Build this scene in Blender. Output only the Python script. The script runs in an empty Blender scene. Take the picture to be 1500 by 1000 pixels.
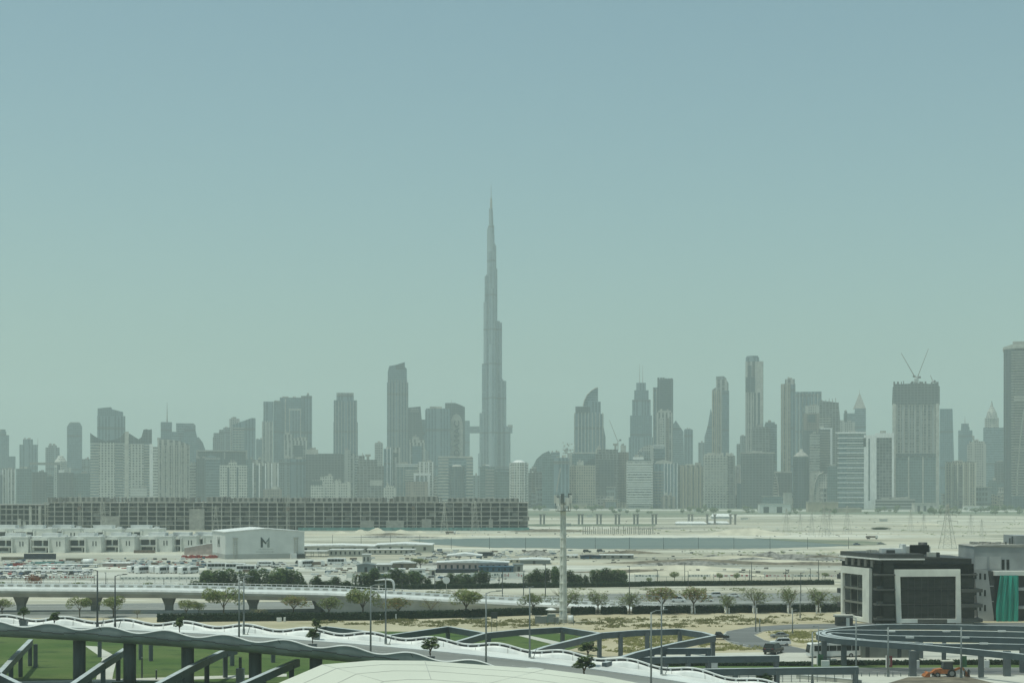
import bpy, math, random
from mathutils import Vector, Matrix
import numpy as np
random.seed(7)
R = math.radians
S = bpy.context.scene
COL = S.collection

# ------------------------------------------------------------ camera, sky, sun, exposure
H = 36.0          # eye height (m)
F = 2450.0        # focal length in pixels of a 1500 px wide frame
HZ = 715.0        # horizon row of the 1500x1000 frame
cam = bpy.data.objects.new('camera', bpy.data.cameras.new('camera'))
COL.objects.link(cam)
cam.location = (0, 0, H)
cam.rotation_euler = (R(90), 0, 0)
cam.data.sensor_width = 36
cam.data.lens = F / 1500 * 36
cam.data.shift_y = (HZ - 500) / 1500
cam.data.clip_start = 1
cam.data.clip_end = 40000
S.camera = cam

SUN_EL, SUN_AZ = R(76), R(-118)      # azimuth from +Y (view direction) towards +X
W = bpy.data.worlds.new('World'); S.world = W; W.use_nodes = True
nt = W.node_tree
sky = nt.nodes.new('ShaderNodeTexSky'); sky.sky_type = 'NISHITA'; sky.sun_disc = False
sky.sun_elevation = SUN_EL; sky.sun_rotation = SUN_AZ % (2 * math.pi)
sky.air_density = 1.0; sky.dust_density = 2.5; sky.ozone_density = 1.0
tint = nt.nodes.new('ShaderNodeMix'); tint.data_type = 'RGBA'; tint.blend_type = 'MULTIPLY'
tint.inputs[0].default_value = 1.0
tint.inputs[7].default_value = (0.83, 1.07, 0.93, 1)
bg = nt.nodes['Background']; bg.inputs[1].default_value = 0.1
nt.links.new(sky.outputs[0], tint.inputs[6]); nt.links.new(tint.outputs[2], bg.inputs[0])
sd = bpy.data.lights.new('sun', 'SUN'); sd.energy = 2.65; sd.angle = R(0.6); sd.color = (0.95, 1.0, 0.88)
sun = bpy.data.objects.new('sun', sd); COL.objects.link(sun)
to_sun = Vector((math.sin(SUN_AZ) * math.cos(SUN_EL), math.cos(SUN_AZ) * math.cos(SUN_EL), math.sin(SUN_EL)))
sun.rotation_euler = (-to_sun).to_track_quat('-Z', 'Y').to_euler()
sun.location = (0, 0, 300)
S.view_settings.view_transform = 'Standard'
S.view_settings.look = 'None'
S.view_settings.exposure = 0.12
S.view_settings.gamma = 1.0
S.render.engine = 'CYCLES'
S.cycles.max_bounces = 5; S.cycles.volume_bounces = 1
S.cycles.use_denoising = True

# ------------------------------------------------------------ helpers
def G(px, py, z=0.0):
    """the point at height z that the photograph shows at (px, py)"""
    Y = (H - z) * F / (py - HZ)
    return Vector(((px - 750) / F * Y, Y, z))
def AX(px, Y): return (px - 750) / F * Y
def AZ(py, Y): return H - (py - HZ) / F * Y

def tag(o, label=None, cat=None, group=None, kind=None):
    if label: o['label'] = label
    if cat: o['category'] = cat
    if group: o['group'] = group
    if kind: o['kind'] = kind
    return o
def root(name, loc, label, cat, group=None, rz=0.0):
    o = bpy.data.objects.new(name, None); COL.objects.link(o)
    o.location = loc; o.rotation_euler = (0, 0, rz); o.empty_display_size = 1
    return tag(o, label, cat, group)
KIDS = {}
def adopt(c, p):
    c.parent = p; KIDS.setdefault(p.name, []).append(c)
def copy_tree(o, parent=None):
    c = o.copy(); COL.objects.link(c)
    if parent: adopt(c, parent)
    for k in KIDS.get(o.name, []): copy_tree(k, c)
    return c
def clone(o, loc, rz=0.0, label=None, group=None, sc=None, cat=None):
    c = copy_tree(o); c.location = loc; c.rotation_euler = (0, 0, rz)
    if sc is not None: c.scale = sc if hasattr(sc, '__len__') else (sc, sc, sc)
    return tag(c, label, cat, group)

class MB:
    """collects faces and links them as one mesh object"""
    def __init__(self): self.v = []; self.f = []; self.m = []
    def add(self, vs, fs, mi=0):
        n = len(self.v); self.v += [tuple(p) for p in vs]
        self.f += [tuple(i + n for i in q) for q in fs]; self.m += [mi] * len(fs); return self
    def box(self, x0, x1, y0, y1, z0, z1, mi=0, rot=0.0, c=None):
        vs = [(x, y, z) for z in (z0, z1) for x, y in ((x0, y0), (x1, y0), (x1, y1), (x0, y1))]
        if rot:
            cx, cy = c if c else ((x0 + x1) / 2, (y0 + y1) / 2); ca, sa = math.cos(rot), math.sin(rot)
            vs = [(cx + (x - cx) * ca - (y - cy) * sa, cy + (x - cx) * sa + (y - cy) * ca, z) for x, y, z in vs]
        return self.add(vs, [(3, 2, 1, 0), (4, 5, 6, 7), (0, 1, 5, 4), (1, 2, 6, 5), (2, 3, 7, 6), (3, 0, 4, 7)], mi)
    def bar(self, p, q, w, h, mi=0):
        """a beam from p to q (centre of its top edge), w wide and h deep"""
        p, q = Vector(p), Vector(q); d = q - p
        s = Vector((d.y, -d.x, 0)); s = s.normalized() * w / 2 if s.length > 1e-6 else Vector((w / 2, 0, 0))
        u = s.cross(d).normalized()
        if abs(u.z) > .3 and u.z < 0: u = -u
        u = u * h
        vs = [p - s - u, p + s - u, q + s - u, q - s - u, p - s, p + s, q + s, q - s]
        return self.add(vs, [(0, 1, 2, 3), (7, 6, 5, 4), (0, 4, 5, 1), (1, 5, 6, 2), (2, 6, 7, 3), (3, 7, 4, 0)], mi)
    def cyl(self, p, q, r0, r1=None, n=10, mi=0, caps=True):
        r1 = r0 if r1 is None else r1; p, q = Vector(p), Vector(q); d = (q - p).normalized()
        a = d.orthogonal().normalized(); b = d.cross(a)
        vs = []
        for o, r in ((p, r0), (q, r1)):
            for i in range(n):
                t = 2 * math.pi * i / n; vs.append(o + (a * math.cos(t) + b * math.sin(t)) * r)
        fs = [(i, (i + 1) % n, n + (i + 1) % n, n + i) for i in range(n)]
        if caps: fs += [tuple(range(n - 1, -1, -1)), tuple(range(n, 2 * n))]
        return self.add(vs, fs, mi)
    def tube(self, pts, r, n=8, mi=0):
        pts = [Vector(p) for p in pts]; rr = r if hasattr(r, '__len__') else [r] * len(pts); vs = []
        for i, p in enumerate(pts):
            d = (pts[min(i + 1, len(pts) - 1)] - pts[max(i - 1, 0)]).normalized()
            a = d.cross(Vector((0, 0, 1))); a = a.normalized() if a.length > .05 else Vector((1, 0, 0)); b = a.cross(d)
            for k in range(n):
                t = 2 * math.pi * k / n; vs.append(p + (a * math.cos(t) + b * math.sin(t)) * rr[i])
        fs = [(i * n + k, i * n + (k + 1) % n, (i + 1) * n + (k + 1) % n, (i + 1) * n + k) for i in range(len(pts) - 1) for k in range(n)]
        fs += [tuple(range(n))[::-1], tuple(range(len(vs) - n, len(vs)))]
        return self.add(vs, fs, mi)
    def prism(self, poly, z0, z1, mi=0):
        """plan polygon extruded up"""
        n = len(poly); z1f = z1 if callable(z1) else (lambda x, y: z1)
        vs = [(x, y, z0) for x, y in poly] + [(x, y, z1f(x, y)) for x, y in poly]
        fs = [tuple(range(n - 1, -1, -1)), tuple(range(n, 2 * n))] + [(i, (i + 1) % n, n + (i + 1) % n, n + i) for i in range(n)]
        if sum(poly[i][0] * poly[(i + 1) % n][1] - poly[(i + 1) % n][0] * poly[i][1] for i in range(n)) < 0: fs = [q[::-1] for q in fs]
        return self.add(vs, fs, mi)
    def slab(self, pts, y0, y1, mi=0):
        """elevation polygon [(x, z)] given thickness from y0 to y1"""
        n = len(pts)
        vs = [(x, y0, z) for x, z in pts] + [(x, y1, z) for x, z in pts]
        fs = [tuple(range(n)), tuple(range(2 * n - 1, n - 1, -1))] + [((i + 1) % n, i, n + i, n + (i + 1) % n) for i in range(n)]
        if sum(pts[i][0] * pts[(i + 1) % n][1] - pts[(i + 1) % n][0] * pts[i][1] for i in range(n)) < 0: fs = [q[::-1] for q in fs]
        return self.add(vs, fs, mi)
    def lathe(self, prof, n=16, c=(0, 0), mi=0):
        vs = [(c[0] + r * math.cos(2 * math.pi * k / n), c[1] + r * math.sin(2 * math.pi * k / n), z) for r, z in prof for k in range(n)]
        fs = [(i * n + k, i * n + (k + 1) % n, (i + 1) * n + (k + 1) % n, (i + 1) * n + k) for i in range(len(prof) - 1) for k in range(n)]
        fs += [tuple(range(n))[::-1], tuple(range(len(vs) - n, len(vs)))]
        return self.add(vs, fs, mi)
    def mesh(self, name, mats, smooth=False):
        me = bpy.data.meshes.new(name); me.from_pydata(self.v, [], self.f)
        for m in (mats if isinstance(mats, (list, tuple)) else [mats]): me.materials.append(m)
        me.polygons.foreach_set('material_index', self.m)
        if smooth: me.polygons.foreach_set('use_smooth', [True] * len(self.f))
        me.update(); return me
    def build(self, name, mats, parent=None, smooth=False):
        o = bpy.data.objects.new(name, self.mesh(name, mats, smooth)); COL.objects.link(o)
        if parent: adopt(o, parent)
        return o

# ------------------------------------------------------------ materials
def N(t, kind, **kw):
    n = t.nodes.new(kind)
    for k, v in kw.items(): setattr(n, k, v)
    return n
def mth(t, op, a, b=None, clamp=False):
    n = t.nodes.new('ShaderNodeMath'); n.operation = op; n.use_clamp = clamp
    for i, x in enumerate((a, b)):
        if x is None: continue
        if isinstance(x, (int, float)): n.inputs[i].default_value = x
        else: t.links.new(x, n.inputs[i])
    return n.outputs[0]
def mixc(t, fac, a, b):
    n = t.nodes.new('ShaderNodeMix'); n.data_type = 'RGBA'
    for s, x in ((n.inputs[0], fac), (n.inputs[6], a), (n.inputs[7], b)):
        if isinstance(x, (int, float)): s.default_value = x
        elif isinstance(x, tuple): s.default_value = (*x[:3], 1)
        else: t.links.new(x, s)
    return n.outputs[2]
def mat(name, c, rough=.7, var=.12, scale=.4, metal=0.0, c2=None, stretch=(1, 1, 1), bump=0.0, spec=.5, emit=0):
    """plain surface with uneven wear: noise in object space between c and a second tone"""
    m = bpy.data.materials.new(name); m.use_nodes = True; t = m.node_tree; b = t.nodes['Principled BSDF']
    b.inputs['Roughness'].default_value = rough; b.inputs['Metallic'].default_value = metal
    b.inputs['Specular IOR Level'].default_value = spec
    tc = N(t, 'ShaderNodeTexCoord'); mp = N(t, 'ShaderNodeMapping'); mp.inputs['Scale'].default_value = stretch
    t.links.new(tc.outputs['Object'], mp.inputs[0])
    nz = N(t, 'ShaderNodeTexNoise'); nz.inputs['Scale'].default_value = scale; nz.inputs['Detail'].default_value = 6
    t.links.new(mp.outputs[0], nz.inputs[0])
    d = c2 or tuple(x * (1 - 2.2 * var) for x in c)
    f = mth(t, 'MULTIPLY', mth(t, 'SUBTRACT', nz.outputs[0], .35), 3.0, True)
    t.links.new(mixc(t, f, d, c), b.inputs['Base Color'])
    if bump:
        bp = N(t, 'ShaderNodeBump'); bp.inputs['Strength'].default_value = bump; bp.inputs['Distance'].default_value = .1
        t.links.new(nz.outputs[0], bp.inputs['Height']); t.links.new(bp.outputs[0], b.inputs['Normal'])
    return m

# facade pattern: floors and bays of window glass between walls, piers and bands, every pane its own darkness
FG = bpy.data.node_groups.new('facade_pattern', 'ShaderNodeTree')
for nm, ty in (('Wall', 'Color'), ('Glass', 'Color'), ('Floor', 'Float'), ('Bay', 'Float'), ('Band', 'Float'), ('Fin', 'Float'), ('Pier', 'Float'), ('Every', 'Float'), ('Mech', 'Float')):
    FG.interface.new_socket(nm, in_out='INPUT', socket_type='NodeSocket' + ty)
FG.interface.new_socket('Color', in_out='OUTPUT', socket_type='NodeSocketColor')
FG.interface.new_socket('Glassy', in_out='OUTPUT', socket_type='NodeSocketFloat')
def _facade():
    t = FG; gi = N(t, 'NodeGroupInput'); go = N(t, 'NodeGroupOutput'); I = gi.outputs
    tc = N(t, 'ShaderNodeTexCoord'); sp = N(t, 'ShaderNodeSeparateXYZ'); t.links.new(tc.outputs['Object'], sp.inputs[0])
    ge = N(t, 'ShaderNodeNewGeometry'); sn = N(t, 'ShaderNodeSeparateXYZ'); t.links.new(ge.outputs['Normal'], sn.inputs[0])
    u = mth(t, 'ADD', mth(t, 'ADD', sp.outputs[0], sp.outputs[1]), 1000.3); v = mth(t, 'ADD', sp.outputs[2], .2)
    ub, vb = mth(t, 'DIVIDE', u, I['Bay']), mth(t, 'DIVIDE', v, I['Floor'])
    band = mth(t, 'LESS_THAN', mth(t, 'FRACT', vb), I['Band'])
    fin = mth(t, 'LESS_THAN', mth(t, 'FRACT', ub), I['Fin'])
    pier = mth(t, 'LESS_THAN', mth(t, 'FRACT', mth(t, 'DIVIDE', ub, I['Every'])), I['Pier'])
    mech = mth(t, 'LESS_THAN', mth(t, 'FRACT', mth(t, 'DIVIDE', vb, 17.0)), I['Mech'])
    wall = mth(t, 'MAXIMUM', mth(t, 'MAXIMUM', band, fin), pier)
    cell = N(t, 'ShaderNodeCombineXYZ'); t.links.new(mth(t, 'FLOOR', ub), cell.inputs[0]); t.links.new(mth(t, 'FLOOR', vb), cell.inputs[1])
    wn = N(t, 'ShaderNodeTexWhiteNoise'); wn.noise_dimensions = '2D'; t.links.new(cell.outputs[0], wn.inputs[0])
    k = mth(t, 'POWER', wn.outputs[0], 3.0)
    glass = mixc(t, mth(t, 'MULTIPLY', k, .45), I['Glass'], I['Wall'])
    nz = N(t, 'ShaderNodeTexNoise'); nz.inputs['Scale'].default_value = .035; nz.inputs['Detail'].default_value = 4
    t.links.new(tc.outputs['Object'], nz.inputs[0])
    wd = mixc(t, mth(t, 'MULTIPLY', nz.outputs[0], .5), I['Wall'], (.14, .16, .155))
    c = mixc(t, wall, glass, wd)
    c = mixc(t, mth(t, 'MULTIPLY', mech, .7), c, (.06, .065, .065))
    roof = mth(t, 'GREATER_THAN', sn.outputs[2], .6)
    c = mixc(t, roof, c, (.36, .35, .31))
    t.links.new(c, go.inputs[0])
    t.links.new(mth(t, 'MULTIPLY', mth(t, 'SUBTRACT', 1.0, wall), mth(t, 'SUBTRACT', 1.0, roof)), go.inputs[1])
_facade()
FC = {}
def facade(wall, glass=(.05, .06, .062), fl=3.6, bay=3.2, band=.35, fin=.25, pier=0.0, every=6.0, mech=0.0):
    fl *= 1.3; bay *= 1.3
    key = (wall, glass, fl, bay, band, fin, pier, every, mech)
    if key in FC: return FC[key]
    m = bpy.data.materials.new('facade'); m.use_nodes = True; t = m.node_tree; b = t.nodes['Principled BSDF']
    g = N(t, 'ShaderNodeGroup'); g.node_tree = FG
    for n_, x in (('Wall', (*wall, 1)), ('Glass', (*glass, 1)), ('Floor', fl), ('Bay', bay), ('Band', band), ('Fin', fin), ('Pier', pier), ('Every', every), ('Mech', mech)):
        g.inputs[n_].default_value = x
    t.links.new(g.outputs[0], b.inputs['Base Color'])
    t.links.new(mth(t, 'SUBTRACT', .75, mth(t, 'MULTIPLY', g.outputs[1], .5)), b.inputs['Roughness'])
    FC[key] = m; return m

M = {}
def defmat(k, *a, **kw): M[k] = mat(k, *a, **kw)
defmat('white_paint', (.78, .78, .75), .5, .1, .5, stretch=(1.2, 1.2, .25))
defmat('white_wall', (.74, .74, .68), .8, .10, .25)
defmat('cream_wall', (.62, .6, .5), .8, .10, .25)
defmat('white_sheet', (.72, .73, .7), .55, .12, .12)
defmat('roof_pale', (.6, .6, .51), .75, .05, .08, stretch=(1, .2, 1))
defmat('pillar_grey', (.16, .18, .18), .7, .2, .8, stretch=(1, 1, .15))
defmat('concrete', (.36, .35, .31), .85, .16, .3, bump=.2)
defmat('pale_concrete', (.5, .49, .43), .85, .14, .2)
defmat('clad_grey', (.23, .265, .265), .45, .14, .5, stretch=(.6, .6, .25))
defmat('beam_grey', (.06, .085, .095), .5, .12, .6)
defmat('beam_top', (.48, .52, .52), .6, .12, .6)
defmat('column_grey', (.095, .115, .12), .6, .15, .5)
defmat('asphalt', (.16, .165, .16), .9, .18, .15, stretch=(.15, 1, 1))
defmat('motorway', (.26, .265, .245), .9, .18, .1, stretch=(.05, 1, 1))
defmat('paint_line', (.7, .7, .66), .7, .2, .6)
defmat('galv', (.2, .225, .22), .5, .1, 1.5, metal=.3)
defmat('dark_steel', (.06, .07, .07), .55, .1, 1.0)
defmat('rust_steel', (.2, .15, .11), .7, .2, 1.0)
defmat('glass_dark', (.006, .009, .01), .22, .2, .8, spec=.2, c2=(.03, .034, .033), stretch=(.25, .25, 1.2))
defmat('black_wall', (.006, .007, .007), .6, .25, .4, spec=.08)
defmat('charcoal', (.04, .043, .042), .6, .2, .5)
defmat('window', (.04, .055, .06), .15, .3, .5)
defmat('tyre', (.015, .015, .015), .9, .1, 3)
defmat('bark', (.12, .09, .06), .95, .25, 2.0)
defmat('pale_bark', (.26, .22, .16), .95, .25, 2.0)
defmat('red', (.38, .05, .04), .6, .15, 1.0)
defmat('dark_red', (.16, .02, .025), .6, .15, 1.0)
defmat('green_sign', (.03, .12, .05), .6, .2, 1.0)
defmat('orange', (.5, .16, .04), .55, .2, 1.5)
defmat('green_net', (.012, .34, .25), .7, .2, .35, c2=(.008, .22, .165), stretch=(1.5, 1.5, .15))
defmat('pink', (.5, .4, .36), .8, .12, .5)
defmat('teal', (.12, .3, .28), .8, .2, .4)
defmat('navy', (.03, .04, .06), .7, .2, .4)
defmat('blue', (.05, .13, .2), .7, .25, .4)
defmat('car_white', (.72, .72, .7), .25, .04, .5)
defmat('car_black', (.012, .013, .015), .2, .1, .5)
defmat('car_silver', (.3, .31, .31), .3, .05, .5, metal=.4)
defmat('car_red', (.3, .04, .04), .3, .05, .5)
defmat('car_blue', (.05, .09, .16), .3, .05, .5)
defmat('logo_dark', (.035, .055, .05), .6, .1, 1)
defmat('logo_mid', (.15, .19, .17), .6, .1, 1)
defmat('letter', (.06, .08, .08), .6, .1, .3)
defmat('beige', (.46, .4, .28), .85, .12, .1)
defmat('soil', (.2, .17, .12), .95, .25, .3, bump=.5)
defmat('rubble', (.3, .29, .26), .95, .35, .5, bump=.6)
defmat('sand_heap', (.56, .52, .41), .95, .12, .12, bump=.3)
def leafmat(name, c, c2):
    m = bpy.data.materials.new(name); m.use_nodes = True; t = m.node_tree; b = t.nodes['Principled BSDF']
    b.inputs['Roughness'].default_value = .75; b.inputs['Specular IOR Level'].default_value = .25
    tc = N(t, 'ShaderNodeTexCoord'); nz = N(t, 'ShaderNodeTexNoise'); nz.inputs['Scale'].default_value = .9; nz.inputs['Detail'].default_value = 5
    t.links.new(tc.outputs['Object'], nz.inputs[0])
    cc = mixc(t, mth(t, 'MULTIPLY', mth(t, 'SUBTRACT', nz.outputs[0], .35), 3.2, True), c, c2)
    t.links.new(cc, b.inputs['Base Color'])
    tr = N(t, 'ShaderNodeBsdfTranslucent'); t.links.new(cc, tr.inputs[0]); ms = N(t, 'ShaderNodeMixShader'); ms.inputs[0].default_value = .4
    t.links.new(b.outputs[0], ms.inputs[1]); t.links.new(tr.outputs[0], ms.inputs[2]); t.links.new(ms.outputs[0], t.nodes['Material Output'].inputs[0])
    M[name] = m
leafmat('leaf_olive', (.13, .18, .05), (.24, .29, .1))
leafmat('leaf_yellow', (.2, .2, .07), (.32, .3, .12))
leafmat('leaf_dark', (.045, .095, .038), (.11, .165, .055))
leafmat('leaf_red', (.2, .045, .035), (.27, .09, .06))
leafmat('leaf_brown', (.12, .14, .055), (.21, .21, .095))
leafmat('leaf_rust', (.3, .15, .06), (.22, .2, .08))
leafmat('hedge_leaf', (.016, .035, .016), (.035, .06, .025))
leafmat('scrub_leaf', (.12, .13, .045), (.21, .19, .08))
# ------------------------------------------------------------ ground, roads, water, haze
def ground_mat(name, pale, tan, grey, k=1.0, bushes=None, sx=.35, bump=.35, streak=0.0):
    m = bpy.data.materials.new(name); m.use_nodes = True; t = m.node_tree; b = t.nodes['Principled BSDF']
    b.inputs['Roughness'].default_value = .95; b.inputs['Specular IOR Level'].default_value = .15
    tc = N(t, 'ShaderNodeTexCoord'); mp = N(t, 'ShaderNodeMapping'); mp.inputs['Scale'].default_value = (sx, 1, 1)
    t.links.new(tc.outputs['Object'], mp.inputs[0])
    def nz(s, d=6, src=mp, r=.55):
        n = N(t, 'ShaderNodeTexNoise'); n.inputs['Scale'].default_value = s * k; n.inputs['Detail'].default_value = d; n.inputs['Roughness'].default_value = r
        t.links.new(src.outputs[0], n.inputs[0]); return n.outputs[0]
    def rng(x, lo, g): return mth(t, 'MULTIPLY', mth(t, 'SUBTRACT', x, lo), g, True)
    big, mid, fine = nz(.012), nz(.05, 8, r=.65), nz(.5, 8, r=.7)
    c = mixc(t, rng(big, .42, 5), pale, tan)
    c = mixc(t, mth(t, 'MULTIPLY', rng(mid, .52, 7), .8), c, grey)
    c = mixc(t, mth(t, 'MULTIPLY', rng(fine, .56, 6), .55), c, tuple(x * .55 for x in grey))
    st = N(t, 'ShaderNodeMapping'); st.inputs['Scale'].default_value = (.035, 1, 1); t.links.new(tc.outputs['Object'], st.inputs[0])
    c = mixc(t, mth(t, 'MULTIPLY', rng(nz(.11, 5, st, .7), .56, 9), streak), c, tuple(x * .62 for x in grey))
    c = mixc(t, mth(t, 'MULTIPLY', rng(nz(.19, 5, st, .7), .6, 10), streak), c, tuple(min(.62, x * 1.18) for x in pale))
    if streak:
        s2 = N(t, 'ShaderNodeMapping'); s2.inputs['Scale'].default_value = (.16, 1, 1); t.links.new(tc.outputs['Object'], s2.inputs[0])
        c = mixc(t, mth(t, 'MULTIPLY', rng(nz(.028, 6, s2, .72), .53, 16), .8), c, (.21, .2, .155))
        c = mixc(t, mth(t, 'MULTIPLY', rng(nz(.011, 6, s2, .75), .545, 18), .8), c, (.24, .23, .18))
        s3 = N(t, 'ShaderNodeMapping'); s3.inputs['Scale'].default_value = (.3, 1, 1); t.links.new(tc.outputs['Object'], s3.inputs[0])
        c = mixc(t, mth(t, 'MULTIPLY', rng(nz(.0042, 9, s3, .68), .53, 20), .7), c, (.27, .26, .2))
        c = mixc(t, mth(t, 'MULTIPLY', rng(nz(.0023, 9, s3, .7), .55, 22), .7), c, (.22, .22, .165))
        c = mixc(t, mth(t, 'MULTIPLY', rng(nz(.0062, 8, s3, .7), .55, 20), .85), c, (.6, .59, .52))
        c = mixc(t, mth(t, 'MULTIPLY', rng(nz(.021, 5, s2, .7), .57, 9), .8), c, tuple(min(.66, x * 1.25) for x in pale))
    if bushes:
        c = mixc(t, mth(t, 'MULTIPLY', rng(nz(.16, 9, tc, .72), .5, 9), .85), c, bushes)
    t.links.new(c, b.inputs['Base Color'])
    bp = N(t, 'ShaderNodeBump'); bp.inputs['Strength'].default_value = bump; bp.inputs['Distance'].default_value = .5
    t.links.new(fine, bp.inputs['Height']); t.links.new(bp.outputs[0], b.inputs['Normal'])
    M[name] = m; return m
ground_mat('sand', (.47, .46, .385), (.455, .415, .32), (.28, .27, .215), sx=.25, streak=.8)
ground_mat('lot_ground', (.46, .46, .41), (.36, .36, .32), (.5, .48, .42), sx=.2, streak=.7)
ground_mat('far_strip', (.14, .17, .12), (.24, .24, .18), (.07, .1, .06), sx=.3, k=.3)
ground_mat('scrub_sand', (.44, .395, .28), (.40, .345, .23), (.30, .25, .16), k=1.6, bushes=(.125, .135, .05), sx=.6)
ground_mat('lawn_grass', (.065, .11, .028), (.10, .135, .042), (.03, .06, .02), k=4.0, sx=.6)
ground_mat('plaza_pave', (.5, .49, .43), (.46, .45, .4), (.4, .39, .34), k=2.0, sx=.5, bump=.05)

sheet_z = [0.0]
def sheet(name, px, m, kind='structure', z=None):
    sheet_z[0] += .006
    zz = sheet_z[0] if z is None else z
    return tag(MB().add([G(x, y, zz) for x, y in px], [tuple(range(len(px)))]).build(name, m), kind=kind)
def ragged(px, a=.35, seed=1):
    """an uneven bank: every edge broken into short pieces"""
    r = random.Random(seed); out = []
    for (x0, y0), (x1, y1) in zip(px, px[1:] + px[:1]):
        n = max(1, int(abs(x1 - x0) / 9))
        for i in range(n): t = i / n; out.append((x0 + (x1 - x0) * t + r.uniform(-2, 2), y0 + (y1 - y0) * t + r.uniform(-a, a)))
    return out
def fix_up(o):
    me = o.data
    if me.polygons and me.polygons[0].normal.z < 0: me.flip_normals()
    return o
gnd = tag(MB().add([(-9000, -300, 0), (9000, -300, 0), (9000, 13500, 0), (-9000, 13500, 0)], [(0, 1, 2, 3)]).build('ground', M['sand']), kind='structure')

# far district strip below the towers, canal, lots, motorway
for o in (
    sheet('district_ground', [(-900, 744.5), (400, 744.5), (770, 744.5), (775, 757), (1000, 757.5), (1090, 753), (1500, 755), (2500, 755), (2500, 722), (-900, 722)], M['far_strip'], z=.05),
    sheet('far_road', [(760, 745), (1560, 747.5), (1560, 749.5), (760, 747)], M['pale_concrete'], z=.08),
    sheet('far_green_verge', [(770, 752), (1060, 752), (1060, 756), (770, 756)], M['far_strip'], z=.10),
    sheet('water', ragged([(600, 790), (700, 788), (780, 787.3), (1060, 787), (1150, 790), (1260, 794), (1240, 799), (1100, 803), (900, 803.5), (720, 801.5), (640, 797)]), None, z=.12),
    sheet('bank', ragged([(1100, 787.5), (1180, 789.5), (1290, 793), (1300, 797), (1250, 798), (1170, 793)], .3, 2), M['far_strip'], z=.2),
    sheet('far_channel', ragged([(770, 767), (960, 767.5), (960, 770), (770, 770)], .25, 3), M['far_strip'], z=.13),
    sheet('lot_ground', [(-120, 815), (300, 812), (640, 826), (960, 828), (960, 852), (600, 858), (-120, 862)], M['lot_ground'], z=.10),
    sheet('site_road', [(930, 826), (1300, 828), (1300, 834), (930, 832)], M['lot_ground'], z=.11),
    sheet('motorway', [(-120, 886), (500, 880), (900, 869), (1500, 867), (1700, 867), (1700, 887), (1240, 888), (900, 893), (500, 901), (-120, 906)], M['motorway'], z=.06),
): fix_up(o)
wm = mat('canal_water', (.14, .165, .14), .5, .2, .02, stretch=(.1, 1, 1), c2=(.09, .12, .105), bump=.15)
bpy.data.objects['water'].data.materials.clear(); bpy.data.objects['water'].data.materials.append(wm)
ml = MB()
for a, bb, dash in (((-100, 889.5), (1500, 869.2), 0), ((-100, 893), (1500, 872.6), 1), ((-100, 896.5), (1500, 876), 0), ((-100, 899.5), (1500, 880), 1), ((-100, 903.5), (1500, 884.5), 0)):
    p, q = G(*a, .09), G(*bb, .09); n = 90
    for i in range(n):
        if dash and i % 2: continue
        s, e = p.lerp(q, i / n), p.lerp(q, (i + 1) / n); ml.bar(s, e, .35, .012)
tag(ml.build('road_marking', M['paint_line']), kind='structure')
mv = MB()                                                   # central barrier of the motorway
p, q = G(-100, 897.8, .8), G(1500, 878, .8)
mv.bar(p, q, .5, .8)
tag(mv.build('road_barrier', M['pale_concrete']), 'low pale concrete barrier running along the middle of the motorway', 'barrier')

# near field
for o in (
    sheet('scrub_ground', [(-200, 905), (500, 903), (900, 897), (1260, 893), (1700, 893), (1700, 1060), (-300, 1060)], M['scrub_sand'], z=.03),
    sheet('lawn', [(-200, 925), (250, 930), (560, 924), (900, 928), (845, 948), (700, 985), (620, 1100), (-260, 1100)], M['lawn_grass'], z=.06),
    sheet('garden_path', [(124, 945), (142, 946), (160, 955), (172, 962), (166, 985), (163, 1003), (138, 1003), (146, 975), (150, 963)], M['plaza_pave'], z=.09),
    sheet('cross_path', [(-200, 1001), (120, 995), (300, 989.5), (420, 986), (420, 990), (300, 994), (140, 999), (-200, 1008)], M['plaza_pave'], z=.11),
    sheet('lawn_path', [(756, 929.5), (770, 929), (826, 941), (810, 943)], M['plaza_pave'], z=.09),
    sheet('plaza', [(870, 962), (960, 957), (1085, 955), (1270, 952), (1700, 952), (1800, 1060), (800, 1060)], M['plaza_pave'], z=.07),
    sheet('side_road', [(1700, 911), (1240, 912.5), (1160, 914), (1100, 918), (1066, 924), (1056, 932), (1072, 941), (1110, 950), (1150, 955), (1200, 955), (1160, 946), (1120, 937), (1104, 929), (1118, 923), (1160, 920), (1240, 919.5), (1700, 918)], M['asphalt'], z=.09),
    sheet('street', [(930, 978), (1100, 977), (1700, 977), (1700, 987), (1100, 987), (940, 988)], M['asphalt'], z=.10),
    sheet('verge', [(950, 972.5), (1700, 971.5), (1700, 977), (950, 977.5)], M['lawn_grass'], z=.12),
    sheet('planting_bed', [(1290, 1003), (1330, 991), (1420, 991), (1470, 1003)], M['soil'], z=.12),
): fix_up(o)
ln = MB()
for x in range(940, 1480, 26): ln.bar(G(x, 982.4, .125), G(x + 11, 982.4, .125), .15, .012)
for a, b_ in (((1068, 938), (1082, 941)), ((1088, 943), (1100, 945.5)), ((1108, 947.5), (1122, 950)), ((1060, 929), (1064, 926))): ln.bar(G(*a, .115), G(*b_, .115), .2, .012)
tag(ln.build('road_marking', M['paint_line']), kind='structure')

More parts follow.
